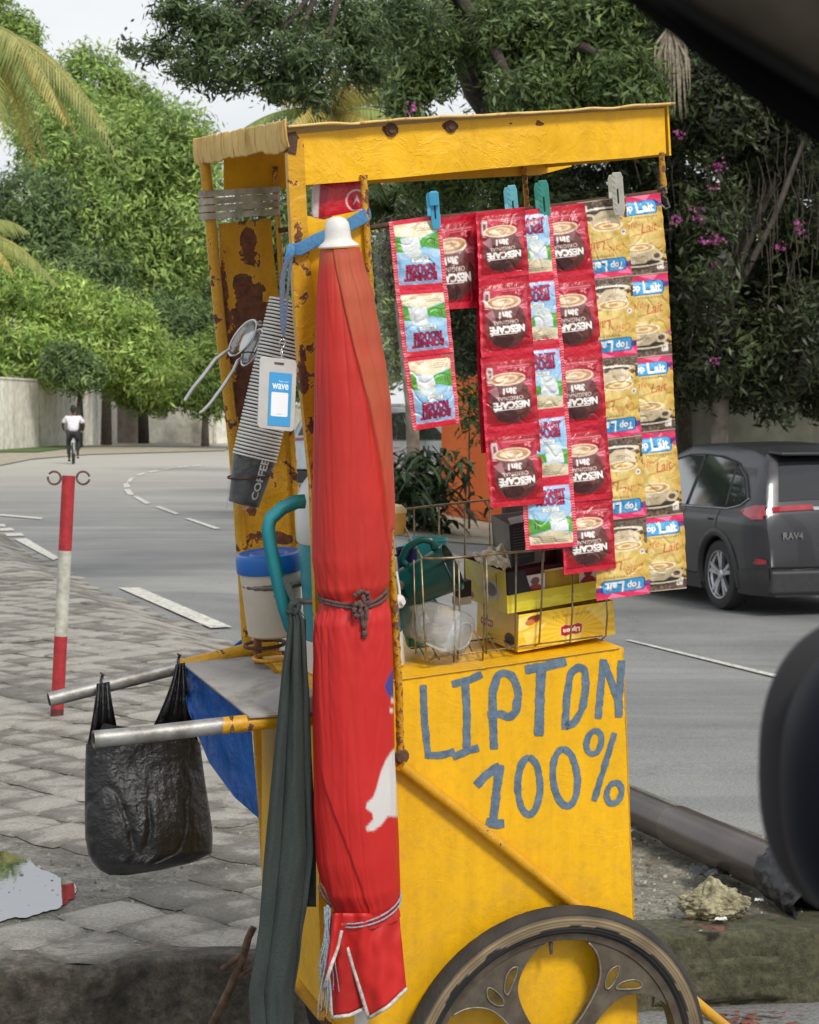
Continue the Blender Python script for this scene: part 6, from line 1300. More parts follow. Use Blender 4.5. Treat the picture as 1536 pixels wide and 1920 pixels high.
mb = MB(); art_sheet(mb, lambda s, q: (A2 + dv).lerp(A2, s).lerp((D2 + dv).lerp(D2, s), q), 60, 60, la.down(60, 60), 60, 60); mb.build('end_panel', M['box_v'], t, recalc=False)
mb = MB(); i0 = D2 + CV * .05; i1 = C2 + CV * .05; mb.add([i0, i1, i1 + CW * .078, i0 + CW * .078], [(0, 1, 2, 3)]); mb.add([D2, C2, C2 + dv, D2 + dv], [(0, 1, 2, 3)]); mb.add([A2 + dv, B2 + dv, C2 + dv, D2 + dv], [(0, 1, 2, 3)]); mb.add([B2, B2 + dv, C2 + dv, C2], [(0, 1, 2, 3)])
mb.build('inside', surf('dark_maroon_card', lin((104, 30, 34)), lin((60, 30, 40)), 14, .6), t, recalc=False)
mb = MB(); mb.prism([F(951, 1075, b - .001), F(984, 1070, b - .001), F(996, 1108, b - .001), F(953, 1117, b - .001)], CV * .002); mb.build('dark_tab', M['black'], t)
pa = Art(90, 90, (216, 206, 200)); pa.ell(.5, .35, .22, .2, (120, 70, 50)); pa.ell(.5, .8, .4, .3, (150, 40, 40)); 
for (x0, x1, yy) in ((986, 1022, 0), (1086, 1120, -16)):
    mb = MB(); q = [F(x0, 1080 + yy, b + .012), F(x1, 1074 + yy, b + .012), F(x1, 1110 + yy, b + .012), F(x0, 1116 + yy, b + .012)]; art_sheet(mb, lambda s, k: q[0].lerp(q[1], s).lerp(q[3].lerp(q[2], s), k), 26, 26, pa.down(26, 26), 26, 26); o = mb.build('tea_envelope', M['box_v'], t, recalc=False)
mb = MB(); mb.prism([F(1022, 1072, b + .02), F(1086, 1062, b + .02), F(1086, 1100, b + .02), F(1022, 1110, b + .02)], CV * .02); mb.build('sachet_bundle', surf('yellow_card', lin((214, 190, 40)), lin((140, 40, 40)), 6, .5), t)
# crumpled foil film on top, grey carton, dark carton, small gold box
t = thing('grey_carton', 'tall grey open carton standing behind the wire basket', 'carton', F(965, 1060, .2)); mb = MB(); gc = [F(922, 966, .24), F(960, 988, .14), F(960, 1062, .14), F(930, 1050, .24)]
mb.prism(gc, -CU * -.001); mb.prism([F(955, 984, .14), F(1022, 972, .14), F(1022, 1052, .14), F(960, 1064, .14)], CV * .003); mb.prism([F(922, 966, .24), F(1015, 955, .24), F(1015, 1050, .24), F(928, 1058, .24)], CV * .003)
mb.build('panel', surf('grey_card', lin((140, 136, 128)), lin((112, 108, 102)), 10, .6), t)
mb = MB(); mb.prism([F(954, 985, .135), F(1000, 977, .135), F(1002, 1052, .135), F(960, 1064, .135)], -CV * .002); dc = mb.build('printed_panel', surf('dark_card', (.03, .035, .035), (.02, .025, .03), 30, .6), t)
mb = MB()
for k in range(11): mb.prism([F(962, 992 + k * 5.4, .131), F(996, 986 + k * 5.4, .131), F(996, 987.6 + k * 5.4, .131), F(962, 993.6 + k * 5.4, .131)], -CV * .0004)
mb.build('small_print', surf('grey_ink', lin((88, 94, 92)), None, 20, .6), dc)
mb = MB(); mb.prism([F(958, 984, .13), F(958 + 28, 978, .13), F(982, 966, .18), F(952, 972, .18)], CW * .001); mb.build('flap', M['tray'], t)
t = thing('foil_film', 'crumpled clear film lying over the top of the display carton', 'plastic film', F(930, 1050, .15)); mb = MB(); ff = qgrid([(884, 1040), (946, 1018), (960, 1068), (900, 1058)], [.2, .2, .07, .1], .01); mb.grid(lambda s, q: ff(s, q) + CW * .010 * N3(s * 6, q * 6) - CV * .006 * N3(s * 9, q * 7, 3), 24, 24); mb.build('film', surf('wrinkled_film', lin((196, 184, 150)), lin((130, 120, 96)), 20, .25, bumps=.6, bscale=60), t, recalc=False, smooth_=True)
t = thing('gold_box', 'small gold coloured box behind the umbrella beside the basket', 'box', F(752, 1000, .3)); mb = MB(); mb.prism([F(742, 962, .3), F(762, 960, .3), F(761, 1002, .3), F(740, 1004, .3)], CV * .04); mb.build('body', surf('gold_card', lin((214, 160, 70)), lin((190, 130, 50)), 20, .45), t, bevel=.001); mb = MB(); mb.prism([F(741, 950, .3), F(756, 948, .3), F(763, 956, .3), F(763, 962, .3), F(741, 963, .3)], CV * .04); mb.build('lid', surf('cream_card', lin((226, 204, 150)), None, 20, .5), t)
# mugs
def mug(label, px, py, b, ax, r, h, mat, hd=None, hrot=0):
    c = F(px, py, b); s2 = sc_at(px, py, b); r *= s2; h *= s2; t = thing('plastic_mug', label, 'mug', c, 'plastic mugs piled in the basket'); ax = ax.normalized(); x = ax.orthogonal().normalized() if hd is None else (hd - ax * hd.dot(ax)).normalized(); mb = MB()
    mb.lathe(c, ax, [(0, -h), (r * .80, -h), (r * .84, -h * .96), (r * .98, 0), (r * 1.03, .002), (r * 1.0, .004), (r * .95, 0), (r * .80, -h * .92), (0, -h * .92)], 40, x); o = mb.build('cup_body', mat, t, auto=True)
    y = ax; Q = [c + x * (r * .96) - y * (.12 * h), c + x * (r * 1.35) - y * (.08 * h), c + x * (r * 1.62) - y * (.28 * h), c + x * (r * 1.55) - y * (.6 * h), c + x * (r * 1.15) - y * (.85 * h), c + x * (r * .84) - y * (.8 * h)]
    P = []
    for i in range(len(Q) - 1):
        for k in range(4): P.append(Q[i].lerp(Q[i + 1], k / 4))
    P.append(Q[-1]); P = [P[0]] + [(P[i - 1] + P[i] * 2 + P[i + 1]) / 4 for i in range(1, len(P) - 1)] + [P[-1]]; mb = MB(); mb.tube(P, r * .15, 10, flat=.7); mb.build('handle', mat, t, smooth_=True)
mug('turquoise plastic mug standing behind the dark green mug', 802, 1012, .26, CW + CU * .1, 38, 90, M['teal_light'], -CU - CV * .2)
mug('navy blue mug half hidden between the jug and the turquoise mug', 762, 1030, .20, CW, 20, 80, M['navy'], -CU)
mug('dark green mug lying tilted over the basket rim with its mouth to the right', 846, 1064, .10, CU * .75 - CV * .45 + CW * .35, 46, 92, M['green_dark'], CW - CU * .4)
mug('turquoise mug low behind the dark green mug', 772, 1120, .22, CW - CU * .1, 30, 90, M['teal_light'], CU)
# jars
def jar(label, c, ax, w_, h, mat, up):
    t = thing('plastic_jar', label, 'jar', c); ax = ax.normalized(); x = (up - ax * up.dot(ax)).normalized(); y = ax.cross(x); mb = MB(); seg = 48; prof = [(0, 0), (.62, 0), (.70, .01), (.90, .05), (1, .15), (1, .80), (.94, .90), (.72, .97), (.70, 1.0), (.66, 1.0)]; vs = []
    for r, hh in prof:
        for k in range(seg):
            a = 6.2832 * k / seg; q = (abs(math.cos(a)) ** 3.6 + abs(math.sin(a)) ** 3.6) ** (-1 / 3.6); vs.append(c + ax * (hh * h) + x * (r * q * math.cos(a) * w_) + y * (r * q * math.sin(a) * w_))
    mb.add(vs, [(i * seg + k, i * seg + (k + 1) % seg, (i + 1) * seg + (k + 1) % seg, (i + 1) * seg + k) for i in range(len(prof) - 1) for k in range(seg)]); mb.build('jar_body', mat, t, auto=True); mb = MB(); mb.tube([c + x * (math.cos(a) * w_ * .62) + y * (math.sin(a) * w_ * .62) - ax * .001 for a in np.linspace(0, 6.28, 40, endpoint=False)], .0016, 6, closed=True); mb.build('foot_ring', mat, t, smooth_=True); return t
def glassmat(name, tint, rough=.08):
    m, nt, b = newmat(name); b.inputs['Base Color'].default_value = tint + (1,); b.inputs['Roughness'].default_value = rough; b.inputs['Transmission Weight'].default_value = .75; b.inputs['IOR'].default_value = 1.3; n = noise_node(nt, 24, 5, .6, dist=1); bump(nt, b, n.outputs['Fac'], .5, .01); return m
M['glass'] = glassmat('cloudy_clear_plastic', (.88, .90, .90)); M['brown_film'] = glassmat('brownish_plastic', (.62, .50, .40), .2)
jar('clear square plastic jar lying with its base toward the viewer in the basket', F(868, 1192, .055), CV * .9 - CU * .5 + CW * .25, .046, .11, M['glass'], CW + CU * .5)
jt = jar('brownish plastic jar with a small square sticker behind the clear jar', F(800, 1168, .12), CV * .9 - CU * .2 + CW * .2, .040, .10, M['brown_film'], CW + CU * .2)
mb = MB(); mb.prism([F(786, 1152, .115), F(803, 1146, .115), F(810, 1168, .115), F(794, 1176, .115)], CV * .001); mb.build('sticker', surf('grey_sticker', lin((170, 168, 170)), lin((90, 96, 130)), 60, .5), jt)
t = thing('tea_tin', 'small dark and cream packet behind the brownish jar', 'packet', F(880, 1120, .2)); mb = MB(); mb.prism([F(862, 1092, .2), F(884, 1088, .2), F(884, 1118, .2), F(862, 1122, .2)], CV * .03); mb.build('body', M['black'], t); mb = MB(); mb.prism([F(858, 1122, .198), F(884, 1118, .198), F(884, 1132, .198), F(858, 1136, .198)], CV * .03); mb.build('label', M['tub'], t)

# ================================================================== STREET: bollard, pipe, rock, litter
bt, bb_ = G(130, 892), None
B0 = GZ(107, 1342, .2); s_ = B0.y / FPX; Bt = AY(129, 892, B0.y); t = thing('bollard', 'leaning red and white striped metal post with two small rings at its top', 'bollard', B0)
def seg(y0, y1, mat, name):
    a_, b_ = B0.lerp(Bt, (1342 - y0) / 450.), B0.lerp(Bt, (1342 - y1) / 450.); mb = MB(); mb.tube([a_, b_], 12.4 * s_, 20); mb.build(name, mat, t, auto=True)
M['bred'] = surf('faded_red_paint', lin((176, 40, 48)), lin((140, 34, 40)), 30, .6, bumps=.3); M['bwhite'] = surf('dirty_white_paint', lin((196, 196, 184)), lin((160, 158, 144)), 24, .6, bumps=.3)
seg(1348, 1328, surf('rusty_foot', lin((96, 44, 40)), None, 40, .8), 'foot'); seg(1328, 1192, M['bred'], 'red_band'); seg(1192, 1032, M['bwhite'], 'white_band'); seg(1032, 892, M['bred'], 'red_band')
for sg in (-1, 1):
    c = Bt + Vector((sg * 27 * s_, 0, -4 * s_)); a0 = 12 if sg > 0 else 168; mb = MB(); mb.tube([c + Vector((math.cos(R(a0 + 336 * k / 24)) * 12 * s_, 0, math.sin(R(a0 + 336 * k / 24)) * 12 * s_)) for k in range(25)], 2.1 * s_, 8); mb.build('chain_ring', surf('rusty_ring', lin((110, 84, 74)), lin((70, 50, 44)), 60, .7), t, smooth_=True)
# large brown drain pipe on the pavement
M['pvc'] = surf('brown_plastic_pipe', lin((78, 66, 59)), lin((58, 48, 43)), 5, .25, bumps=.15, bscale=10)
pa0 = GZ(1075, 1478, .25); pa1 = GZ(1462, 1652, .25); pa0.z = pa1.z = .275; dpi = (pa1 - pa0).normalized(); t = thing('drain_pipe', 'thick brown plastic pipe lying on the pavement behind the cart', 'pipe', pa0)
Pm = GZ(1270, 1565, .25); k_ = (Pm - pa0).dot(dpi); mb = MB(); mb.tube([pa0, pa0 + dpi * k_], .062, 28); mb.build('pipe_body', M['pvc'], t, auto=True); mb = MB(); mb.lathe(pa0 + dpi * (k_ - .01), dpi, [(.060, 0), (.069, .006), (.071, .02), (.071, (pa1 - pa0).length - k_)], 32); mb.build('pipe_socket', M['pvc'], t, auto=True)
mb = MB(); pe = pa1; mb.grid(lambda s, q: pe + dpi * (-.02 + .26 * q) + (Vector((0, 0, 1)) * math.cos(6.2832 * s) + dpi.cross(Vector((0, 0, 1))) * math.sin(6.2832 * s)) * (.074 + .012 * N3(math.cos(6.28 * s) * 3, math.sin(6.28 * s) * 3, q * 9)) - Vector((0, 0, .05 * q)), 60, 26, True); mb.build('black_wrap', M['bag'], t, smooth_=True)
# rock
rk = thing('rock', 'lumpy pale coral stone lying on the pavement edge', 'rock', GZ(1340, 1722, .2)); bm = bmesh.new(); bmesh.ops.create_icosphere(bm, subdivisions=6, radius=1)
c0 = GZ(1340, 1718, .2); s_ = c0.y / FPX
lob = [(Vector((0, 0, .2)), 30, 40), (Vector((-1.0, 0, -.1)), 34, 26), (Vector((.95, .1, -.1)), 34, 26)]
for v in bm.verts:
    d = v.co.normalized(); rx, rz = 62, 30
    r_ = 1 + .0; x = d.x * rx; z = d.z * rz; y = d.y * 38; z += 20 * math.exp(-((x + 6) / 22) ** 2) * max(0, d.z) ** .6
    n = .20 * N3(d.x * 2, d.y * 2, d.z * 2) + .16 * N3(d.x * 5, d.y * 5, d.z * 5) + .10 * abs(N3(d.x * 11, d.y * 11, d.z * 11)) + .05 * N3(d.x * 25, d.y * 25, d.z * 25)
    v.co = c0 + Vector((x * s_, y * s_, (z + 22) * s_)) + Vector((x, y, z)) * (n * s_)
    v.co.z = max(v.co.z, c0.z - .004)
me = bpy.data.meshes.new('stone'); bm.to_mesh(me); bm.free(); link('stone', me, surf('coral_stone', lin((176, 169, 138)), lin((108, 101, 78)), 34, .9, bumps=1.0, bscale=90, bdist=.008, lo=.38, hi=.6), rk, True)
def litter(name, label, cat, px, mat, h=.012, seed=1):
    t = thing(name, label, cat, GZ(*px[0], .205)); mb = MB(); P = [GZ(x, y, .207) for x, y in px]; A_, B_, C_, D_ = P
    mb.grid(lambda s, q: A_.lerp(B_, s).lerp(D_.lerp(C_, s), q) + Vector((0, 0, h * (.5 + abs(N3(s * 3 + seed, q * 3, seed))) )), 14, 10); o = mb.build('sheet', mat, t, recalc=False, smooth_=True); m_ = o.modifiers.new('solid', 'SOLIDIFY'); m_.thickness = .0015
litter('paper_scrap', 'crumpled white paper scrap beside the right edge of the cart', 'paper scrap', [(1183, 1552), (1220, 1548), (1223, 1562), (1184, 1566)], M['white_plastic'], .02, 3)
litter('plastic_scrap', 'black plastic scrap lying left of the wrapped pipe end', 'plastic scrap', [(1290, 1642), (1352, 1640), (1370, 1652), (1304, 1660)], M['bag'], .035, 5)
litter('plastic_scrap', 'grey and black torn plastic piece touching the pipe end', 'plastic scrap', [(1374, 1636), (1432, 1632), (1420, 1656), (1368, 1654)], surf('torn_grey_plastic', lin((140, 146, 150)), (.02, .02, .02), 40, .3, lo=.45, hi=.55), .03, 8)
litter('paper_scrap', 'tiny white scrap at the foot of the rock', 'paper scrap', [(1342, 1724), (1362, 1723), (1363, 1728), (1340, 1729)], M['white_plastic'], .008, 9)
litter('paper_scrap', 'small white sliver right of the rock', 'paper scrap', [(1416, 1688), (1432, 1687), (1432, 1692), (1415, 1692)], M['white_plastic'], .006, 10)
r_ = random.Random(12); LF = [surf('dry_leaf_red', lin((118, 66, 48)), lin((84, 46, 36)), 30, .7), surf('dry_leaf_brown', lin((112, 84, 60)), lin((80, 58, 42)), 30, .8)]
def leaf(px, py, z, s, k):
    p = GZ(px, py, z) + Vector((0, 0, .006)); a = r_.random() * 6.28; d = Vector((math.cos(a), math.sin(a), .0)); n = Vector((-d.y, d.x, 0)); o = MB()
    pr = [(-1, 0, .2), (-.5, .35, 0), (.1, .42, .0), (.6, .25, .1), (1, 0, .35), (.6, -.25, .15), (.1, -.42, .25), (-.5, -.35, .2)]
    o.add([p + Vector((0, 0, .15 * s))] + [p + d * (x * s) + n * (y * s) + Vector((0, 0, zz * s)) for x, y, zz in pr], [(0, i + 1, (i + 1) % 8 + 1) for i in range(8)]); o = o.build('fallen_leaf', LF[k], None, recalc=False)
    tag(o, 'dry reddish leaf fallen along the mossy kerb' if k == 0 else 'dry brown leaf lying on the wet pavement', 'fallen leaf', 'red fallen leaves' if k == 0 else 'brown fallen leaves')
for px, py, s in ((1330, 1745, .026), (1348, 1748, .03), (1312, 1740, .016), (1366, 1738, .014), (1344, 1588, .016), (1378, 1612, .02)): leaf(px, py, .205, s, 0)
for px, py, s in ((1225, 1617, .026), (1218, 1652, .022), (1250, 1676, .01), (1196, 1600, .01), (1290, 1735, .02), (1270, 1600, .012), (1420, 1700, .012), (1452, 1722, .016)): leaf(px, py, .205, s, 1)
for i in range(26): leaf(r_.uniform(1330, 1540), r_.uniform(1902, 1930), .005, r_.uniform(.014, .03), 0)
# mossy stone block in the kerb face, branch, small chips
mb = MB(); bq = [(1240, 1800), (1475, 1792), (1480, 1870), (1225, 1885)]
t = thing('kerb_stone', 'mossy square stone block showing in the kerb face at the right', 'stone block', GZ(1350, 1895, .0)); Pk = []
for x, y in bq:
    d = ray(x, y); n_ = Vector((-KD.y, KD.x, 0)); p0 = Vector((K0.x, K0.y, 0)) - n_ * .018; Pk.append(C0 + d * ((p0 - C0).dot(n_) / d.dot(n_)))
mb.grid(lambda s, q: Pk[0].lerp(Pk[1], s).lerp(Pk[3].lerp(Pk[2], s), q) + Vector((0, -.012 * min(1, 8 * min(s, 1 - s, q, 1 - q)) - .008 * N3(s * 8, q * 4), .006 * N3(s * 5, q * 3, 2))), 50, 26)
mb.build('block_face', M['kerbm'], t, recalc=False, smooth_=True)
t = thing('dead_branch', 'brown forked dry branch leaning against the kerb beside the apron', 'branch', AY(405, 1915, 5.0)); mb = MB(); D_ = 5.0
for P, r0_, r1_ in (([(392, 1935), (420, 1880), (440, 1835), (456, 1795), (466, 1758), (476, 1738)], .012, .008), ([(440, 1835), (470, 1815), (500, 1795)], .008, .006), ([(416, 1818), (440, 1800), (458, 1792)], .007, .006)):
    Q = []
    for p, q in zip(P, P[1:]):
        for k in range(4): Q.append(AY(p[0] + (q[0] - p[0]) * k / 4 + 2.5 * N3(p[0] + k, 1), p[1] + (q[1] - p[1]) * k / 4, D_))
    Q.append(AY(*P[-1], D_)); mb.tube(Q, [r0_ + (r1_ - r0_) * i / len(Q) + .0015 * N3(i * .9, 3) for i in range(len(Q))], 9)
mb.build('wood', surf('dry_branch', lin((112, 90, 74)), lin((72, 54, 44)), 40, .9, bumps=.7, bscale=80), t, smooth_=True)

# ================================================================== CYCLIST
Yc = 66.0; cp = AY(138, 872, Yc); gz = zroad(cp.x, Yc); cp.z = gz
bike = thing('bicycle', 'bicycle ridden along the road seen end on', 'bicycle', cp); fw = Vector((-.12, 1, 0)).normalized(); rt = Vector((1, .12, 0)).normalized()
for o_ in (-.50, .52):
    c = cp + fw * o_ + Vector((0, 0, .34)); mb = MB(); mb.tube([c + (fw * math.cos(a) + Vector((0, 0, 1)) * math.sin(a)) * .33 for a in np.linspace(0, 6.2832, 32, endpoint=False)], .024, 8, closed=True); wl = mb.build('wheel', M['black'], bike, smooth_=True)
    mb = MB()
    for k in range(10): a = .628 * k; mb.tube([c, c + (fw * math.cos(a) + Vector((0, 0, 1)) * math.sin(a)) * .32], .004, 4)
    mb.build('spokes', M['chrome'], wl)
mb = MB(); H = lambda f_, s_, z: cp + fw * f_ + rt * s_ + Vector((0, 0, z))
for P in ([H(-.5, .05, .34), H(-.15, 0, .8)], [H(-.5, -.05, .34), H(-.15, 0, .8)], [H(-.5, 0, .34), H(-.02, 0, .32)], [H(-.02, 0, .32), H(-.17, 0, .88)], [H(-.02, 0, .32), H(.36, 0, .78)], [H(-.15, 0, .78), H(.36, 0, .84)], [H(.36, 0, .95), H(.40, .05, .6), H(.52, .05, .34)], [H(.36, 0, .95), H(.40, -.05, .6), H(.52, -.05, .34)]): mb.tube(P, .017, 8)
mb.build('frame', surf('light_bike_paint', (.5, .55, .5), None, 20, .4), bike); mb = MB(); mb.tube([H(.28, -.30, .98), H(.36, -.15, 1.0), H(.36, .15, 1.0), H(.28, .30, .98)], .014, 8); mb.build('handlebar', M['chrome'], bike); mb = MB(); mb.tube([H(-.28, 0, .93), H(-.17, 0, .92), H(-.03, 0, .91)], [.09, .06, .03], 12, flat=.5); mb.build('saddle', M['black'], bike, smooth_=True)
mb = MB(); mb.tube([H(-.56, 0, .70), H(-.52, 0, .58)], .05, 10); mb.build('rear_guard', M['white_plastic'], bike)
def skin(name, pts, edges, mat, parent, sub=2):
    me = bpy.data.meshes.new(name); me.from_pydata([p for p, r in pts], edges, []); o = bpy.data.objects.new(name + '_rig', me); COL.objects.link(o); m = o.modifiers.new('s', 'SKIN'); m.use_smooth_shade = True
    for i, (p, r) in enumerate(pts): me.skin_vertices[0].data[i].radius = r if isinstance(r, tuple) else (r, r)
    me.skin_vertices[0].data[0].use_root = True; m2 = o.modifiers.new('b', 'SUBSURF'); m2.levels = sub; m2.render_levels = sub
    dg = bpy.context.evaluated_depsgraph_get(); dg.update(); n = bpy.data.meshes.new_from_object(o.evaluated_get(dg)); bpy.data.objects.remove(o); n.name = name; n.materials.clear(); return link(name, n, mat, parent, True)
skn = surf('brown_skin', lin((92, 60, 46)), None, 20, .6)
P = [(H(-.17, 0, .98), (.15, .12)), (H(-.13, 0, 1.15), (.15, .10)), (H(-.05, 0, 1.36), (.17, .11)), (H(-.02, 0, 1.46), (.08, .07)), (H(0, 0, 1.53), (.05, .05)), (H(.02, 0, 1.60), (.075, .085)), (H(.03, 0, 1.70), (.085, .095)), (H(.02, 0, 1.77), (.05, .06)),
     (H(-.03, .20, 1.42), .06), (H(.02, .33, 1.20), .045), (H(.26, .29, 1.02), .032), (H(-.03, -.20, 1.42), .06), (H(.02, -.33, 1.20), .045), (H(.26, -.29, 1.02), .032),
     (H(-.10, .11, .93), .09), (H(.18, .14, .72), .07), (H(.08, .13, .36), .045), (H(.18, .13, .24), .035), (H(-.10, -.11, .93), .09), (H(.12, -.14, .58), .07), (H(-.06, -.13, .24), .045), (H(.06, -.13, .14), .035)]
person = thing('person', 'person in a white shirt and dark trousers riding a bicycle away down the road', 'person', H(-.17, 0, .93))
E_ = [(0, 1), (1, 2), (2, 3), (3, 4), (4, 5), (5, 6), (6, 7), (2, 8), (8, 9), (9, 10), (2, 11), (11, 12), (12, 13), (0, 14), (14, 15), (15, 16), (16, 17), (0, 18), (18, 19), (19, 20), (20, 21)]
skin('body', P, E_, skn, person)
PS = [(H(-.17, 0, .97), (.17, .14)), (H(-.13, 0, 1.15), (.185, .13)), (H(-.05, 0, 1.35), (.20, .13)), (H(-.02, 0, 1.46), (.10, .08)), (H(-.03, .20, 1.42), .085), (H(.0, .31, 1.25), .08), (H(-.03, -.20, 1.42), .085), (H(.0, -.31, 1.25), .08)]
skin('shirt', PS, [(0, 1), (1, 2), (2, 3), (2, 4), (4, 5), (2, 6), (6, 7)], surf('white_shirt', (.78, .76, .82), None, 30, .8), person)
PT = [(H(-.15, 0, .95), (.17, .14)), (H(-.08, .11, .92), .105), (H(.18, .14, .72), .085), (H(.08, .13, .38), .065), (H(-.08, -.11, .92), .105), (H(.12, -.14, .58), .085), (H(-.06, -.13, .27), .065)]
skin('trousers', PT, [(0, 1), (1, 2), (2, 3), (0, 4), (4, 5), (5, 6)], surf('dark_trousers', (.03, .03, .035), None, 30, .8), person)
mb = MB(); mb.grid(lambda s, t: H(.0, 0, 1.70) + rt * (.095 * math.cos(6.2832 * s) * math.sin(3.1416 * t)) + fw * (.11 * math.sin(6.2832 * s) * math.sin(3.1416 * t) - .015) + Vector((0, 0, .125 * math.cos(3.1416 * t))), 20, 12, True); mb.build('hair', M['black'], person, smooth_=True)
for sg in (1, -1): mb = MB(); a = H(.10 if sg > 0 else .0, .13 * sg, .19 if sg > 0 else .10); mb.tube([a, a + fw * .16, a + fw * .24], [.05, .045, .03], 10, flat=.6); mb.build('shoe', M['black'], person, smooth_=True)

# ================================================================== CARS
def pw_(P, x):
    if x <= P[0][0]: return P[0][1]
    for (a, b), (c, d) in zip(P, P[1:]):
        if x <= c: t = (x - a) / (c - a); return b + (d - b) * t
    return P[-1][1]
ZT = [(-.96, .50), (-.95, .72), (-.93, .86), (-.90, 1.00), (-.84, 1.14), (-.74, 1.36), (-.62, 1.54), (-.52, 1.60), (-.2, 1.66), (.5, 1.69), (1.2, 1.67), (1.7, 1.52), (2.35, 1.14), (2.6, 1.08), (3.2, .98), (3.5, .84), (3.62, .62), (3.64, .5)]
def hwid(x, z):
    b = pw_([(.2, .86), (.35, .90), (.60, .925), (.85, .93), (.98, .915), (1.06, .88), (1.6, .66), (1.7, .60)], z); b += .012 * math.exp(-((z - .93) / .05) ** 2)
    if x < -.55: b *= 1 - .13 * ((-.55 - x) / .41) ** 2
    if x > 2.6: b *= 1 - .17 * ((x - 2.6) / 1.04) ** 2
    return b
def make_car(name, label, px_w, py_w, Y, head, paintm, simple=False):
    f = Vector((head[0], head[1], 0)).normalized(); l = Vector((-f.y, f.x, 0)); wpt = AY(px_w, py_w, Y); zg = zroad(wpt.x, wpt.y) + .004; O = Vector((wpt.x, wpt.y, zg)) - l * .83
    W3 = lambda x, y, z: O + f * x + l * y + Vector((0, 0, z)); t = thing(name, label, 'car', O + f * 1.33)
    xs = sorted(set([p[0] for p in ZT] + [-.96 + 4.6 * i / 70 for i in range(71)])); zf = [.20, .30, .42, .55, .70, .82, .90, .96, 1.02, 1.10, 1.22, 1.34, 1.46]; vs = []; ring_n = None
    for x in xs:
        zt = pw_(ZT, x); ring = []
        top = max(.32, zt); col = [min(z, top - .015 * (len(zf) - i) * .2) for i, z in enumerate(zf)]
        L_ = [(hwid(x, z), z) for z in col] + [(hwid(x, top) * 1.0 + .0, top - .035), (hwid(x, top) * .95, top - .008), (hwid(x, top) * .80, top + .004), (hwid(x, top) * .4, top + .018), (0, top + .022)]
        ring = L_ + [(-a, b) for a, b in L_[-2::-1]]; ring_n = len(ring); vs += [W3(x, a, b) for a, b in ring]
    mb = MB(); n = ring_n; fs = [(i * n + k, (i + 1) * n + k, (i + 1) * n + (k + 1) % n, i * n + (k + 1) % n) for i in range(len(xs) - 1) for k in range(n)]; fs += [tuple(range(n)), tuple((len(xs) - 1) * n + k for k in range(n))[::-1]]; mb.add(vs, fs)
    me = mb.mesh('body', True); body = link('body', me, paintm, t, True); shade_auto(me, 28)
    cutters = []
    for wx in (0, 2.66):
        cm_ = MB(); cm_.lathe(W3(wx, 0, .36), l, [(0, -1.1), (.405, -1.1), (.405, -.55), (.0, -.55)], 40); cm_.lathe(W3(wx, 0, .36), l, [(0, .55), (.405, .55), (.405, 1.1), (0, 1.1)], 40); c_ = bpy.data.objects.new('cut', cm_.mesh('cut', True)); COL.objects.link(c_); cutters.append(c_); m_ = body.modifiers.new('b', 'BOOLEAN'); m_.object = c_; m_.operation = 'DIFFERENCE'; m_.solver = 'EXACT'
    dg = bpy.context.evaluated_depsgraph_get(); dg.update(); nm = bpy.data.meshes.new_from_object(body.evaluated_get(dg)); body.modifiers.clear(); body.data = nm
    for c_ in cutters: bpy.data.objects.remove(c_)
    def side(nm_, P, mat, off=.006, par=None, nx=14, nz=8, sg=1):
        """P: bottom polyline and top polyline in (x,z)"""
        bo, to = P; mb = MB()
        def pl(Q, s): k = s * (len(Q) - 1); i = min(len(Q) - 2, int(k)); q = k - i; return Q[i][0] + (Q[i + 1][0] - Q[i][0]) * q, Q[i][1] + (Q[i + 1][1] - Q[i][1]) * q
        def fn(s, q): a = pl(bo, s); b = pl(to, s); x = a[0] + (b[0] - a[0]) * q; z = a[1] + (b[1] - a[1]) * q; return W3(x, sg * (hwid(x, z) + off), z)
        mb.grid(fn, nx, nz); return mb.build(nm_, mat, par or t, recalc=False, smooth_=True)
    def trimline(nm_, P, r, mat, off=.008, sg=1):
        mb = MB(); Q = []
        for a, b in zip(P, P[1:]):
            for k in range(8): Q.append((a[0] + (b[0] - a[0]) * k / 8, a[1] + (b[1] - a[1]) * k / 8))
        Q.append(P[-1]); mb.tube([W3(x, sg * (hwid(x, z) + off), z) for x, z in Q], r, 6); return mb.build(nm_, mat, t, smooth_=True)
    def back(nm_, x0, x1, y0, y1, mat, off=.006, w1=None):
        mb = MB(); w1 = w1 or (y0, y1)
        def fn(s, q): x = x0 + (x1 - x0) * q; y = (y0 + (y1 - y0) * s) * (1 - q) + (w1[0] + (w1[1] - w1[0]) * s) * q; zt = pw_(ZT, x); hw_ = hwid(x, zt); r = abs(y) / hw_; z = zt + pw_([(0, .022), (.4, .018), (.8, .004), (.95, -.008), (1, -.035)], r); return W3(x, y, z) + (-f * .7 + Vector((0, 0, .7))) * off
        mb.grid(fn, 20, 10); return mb.build(nm_, mat, t, recalc=False, smooth_=True)
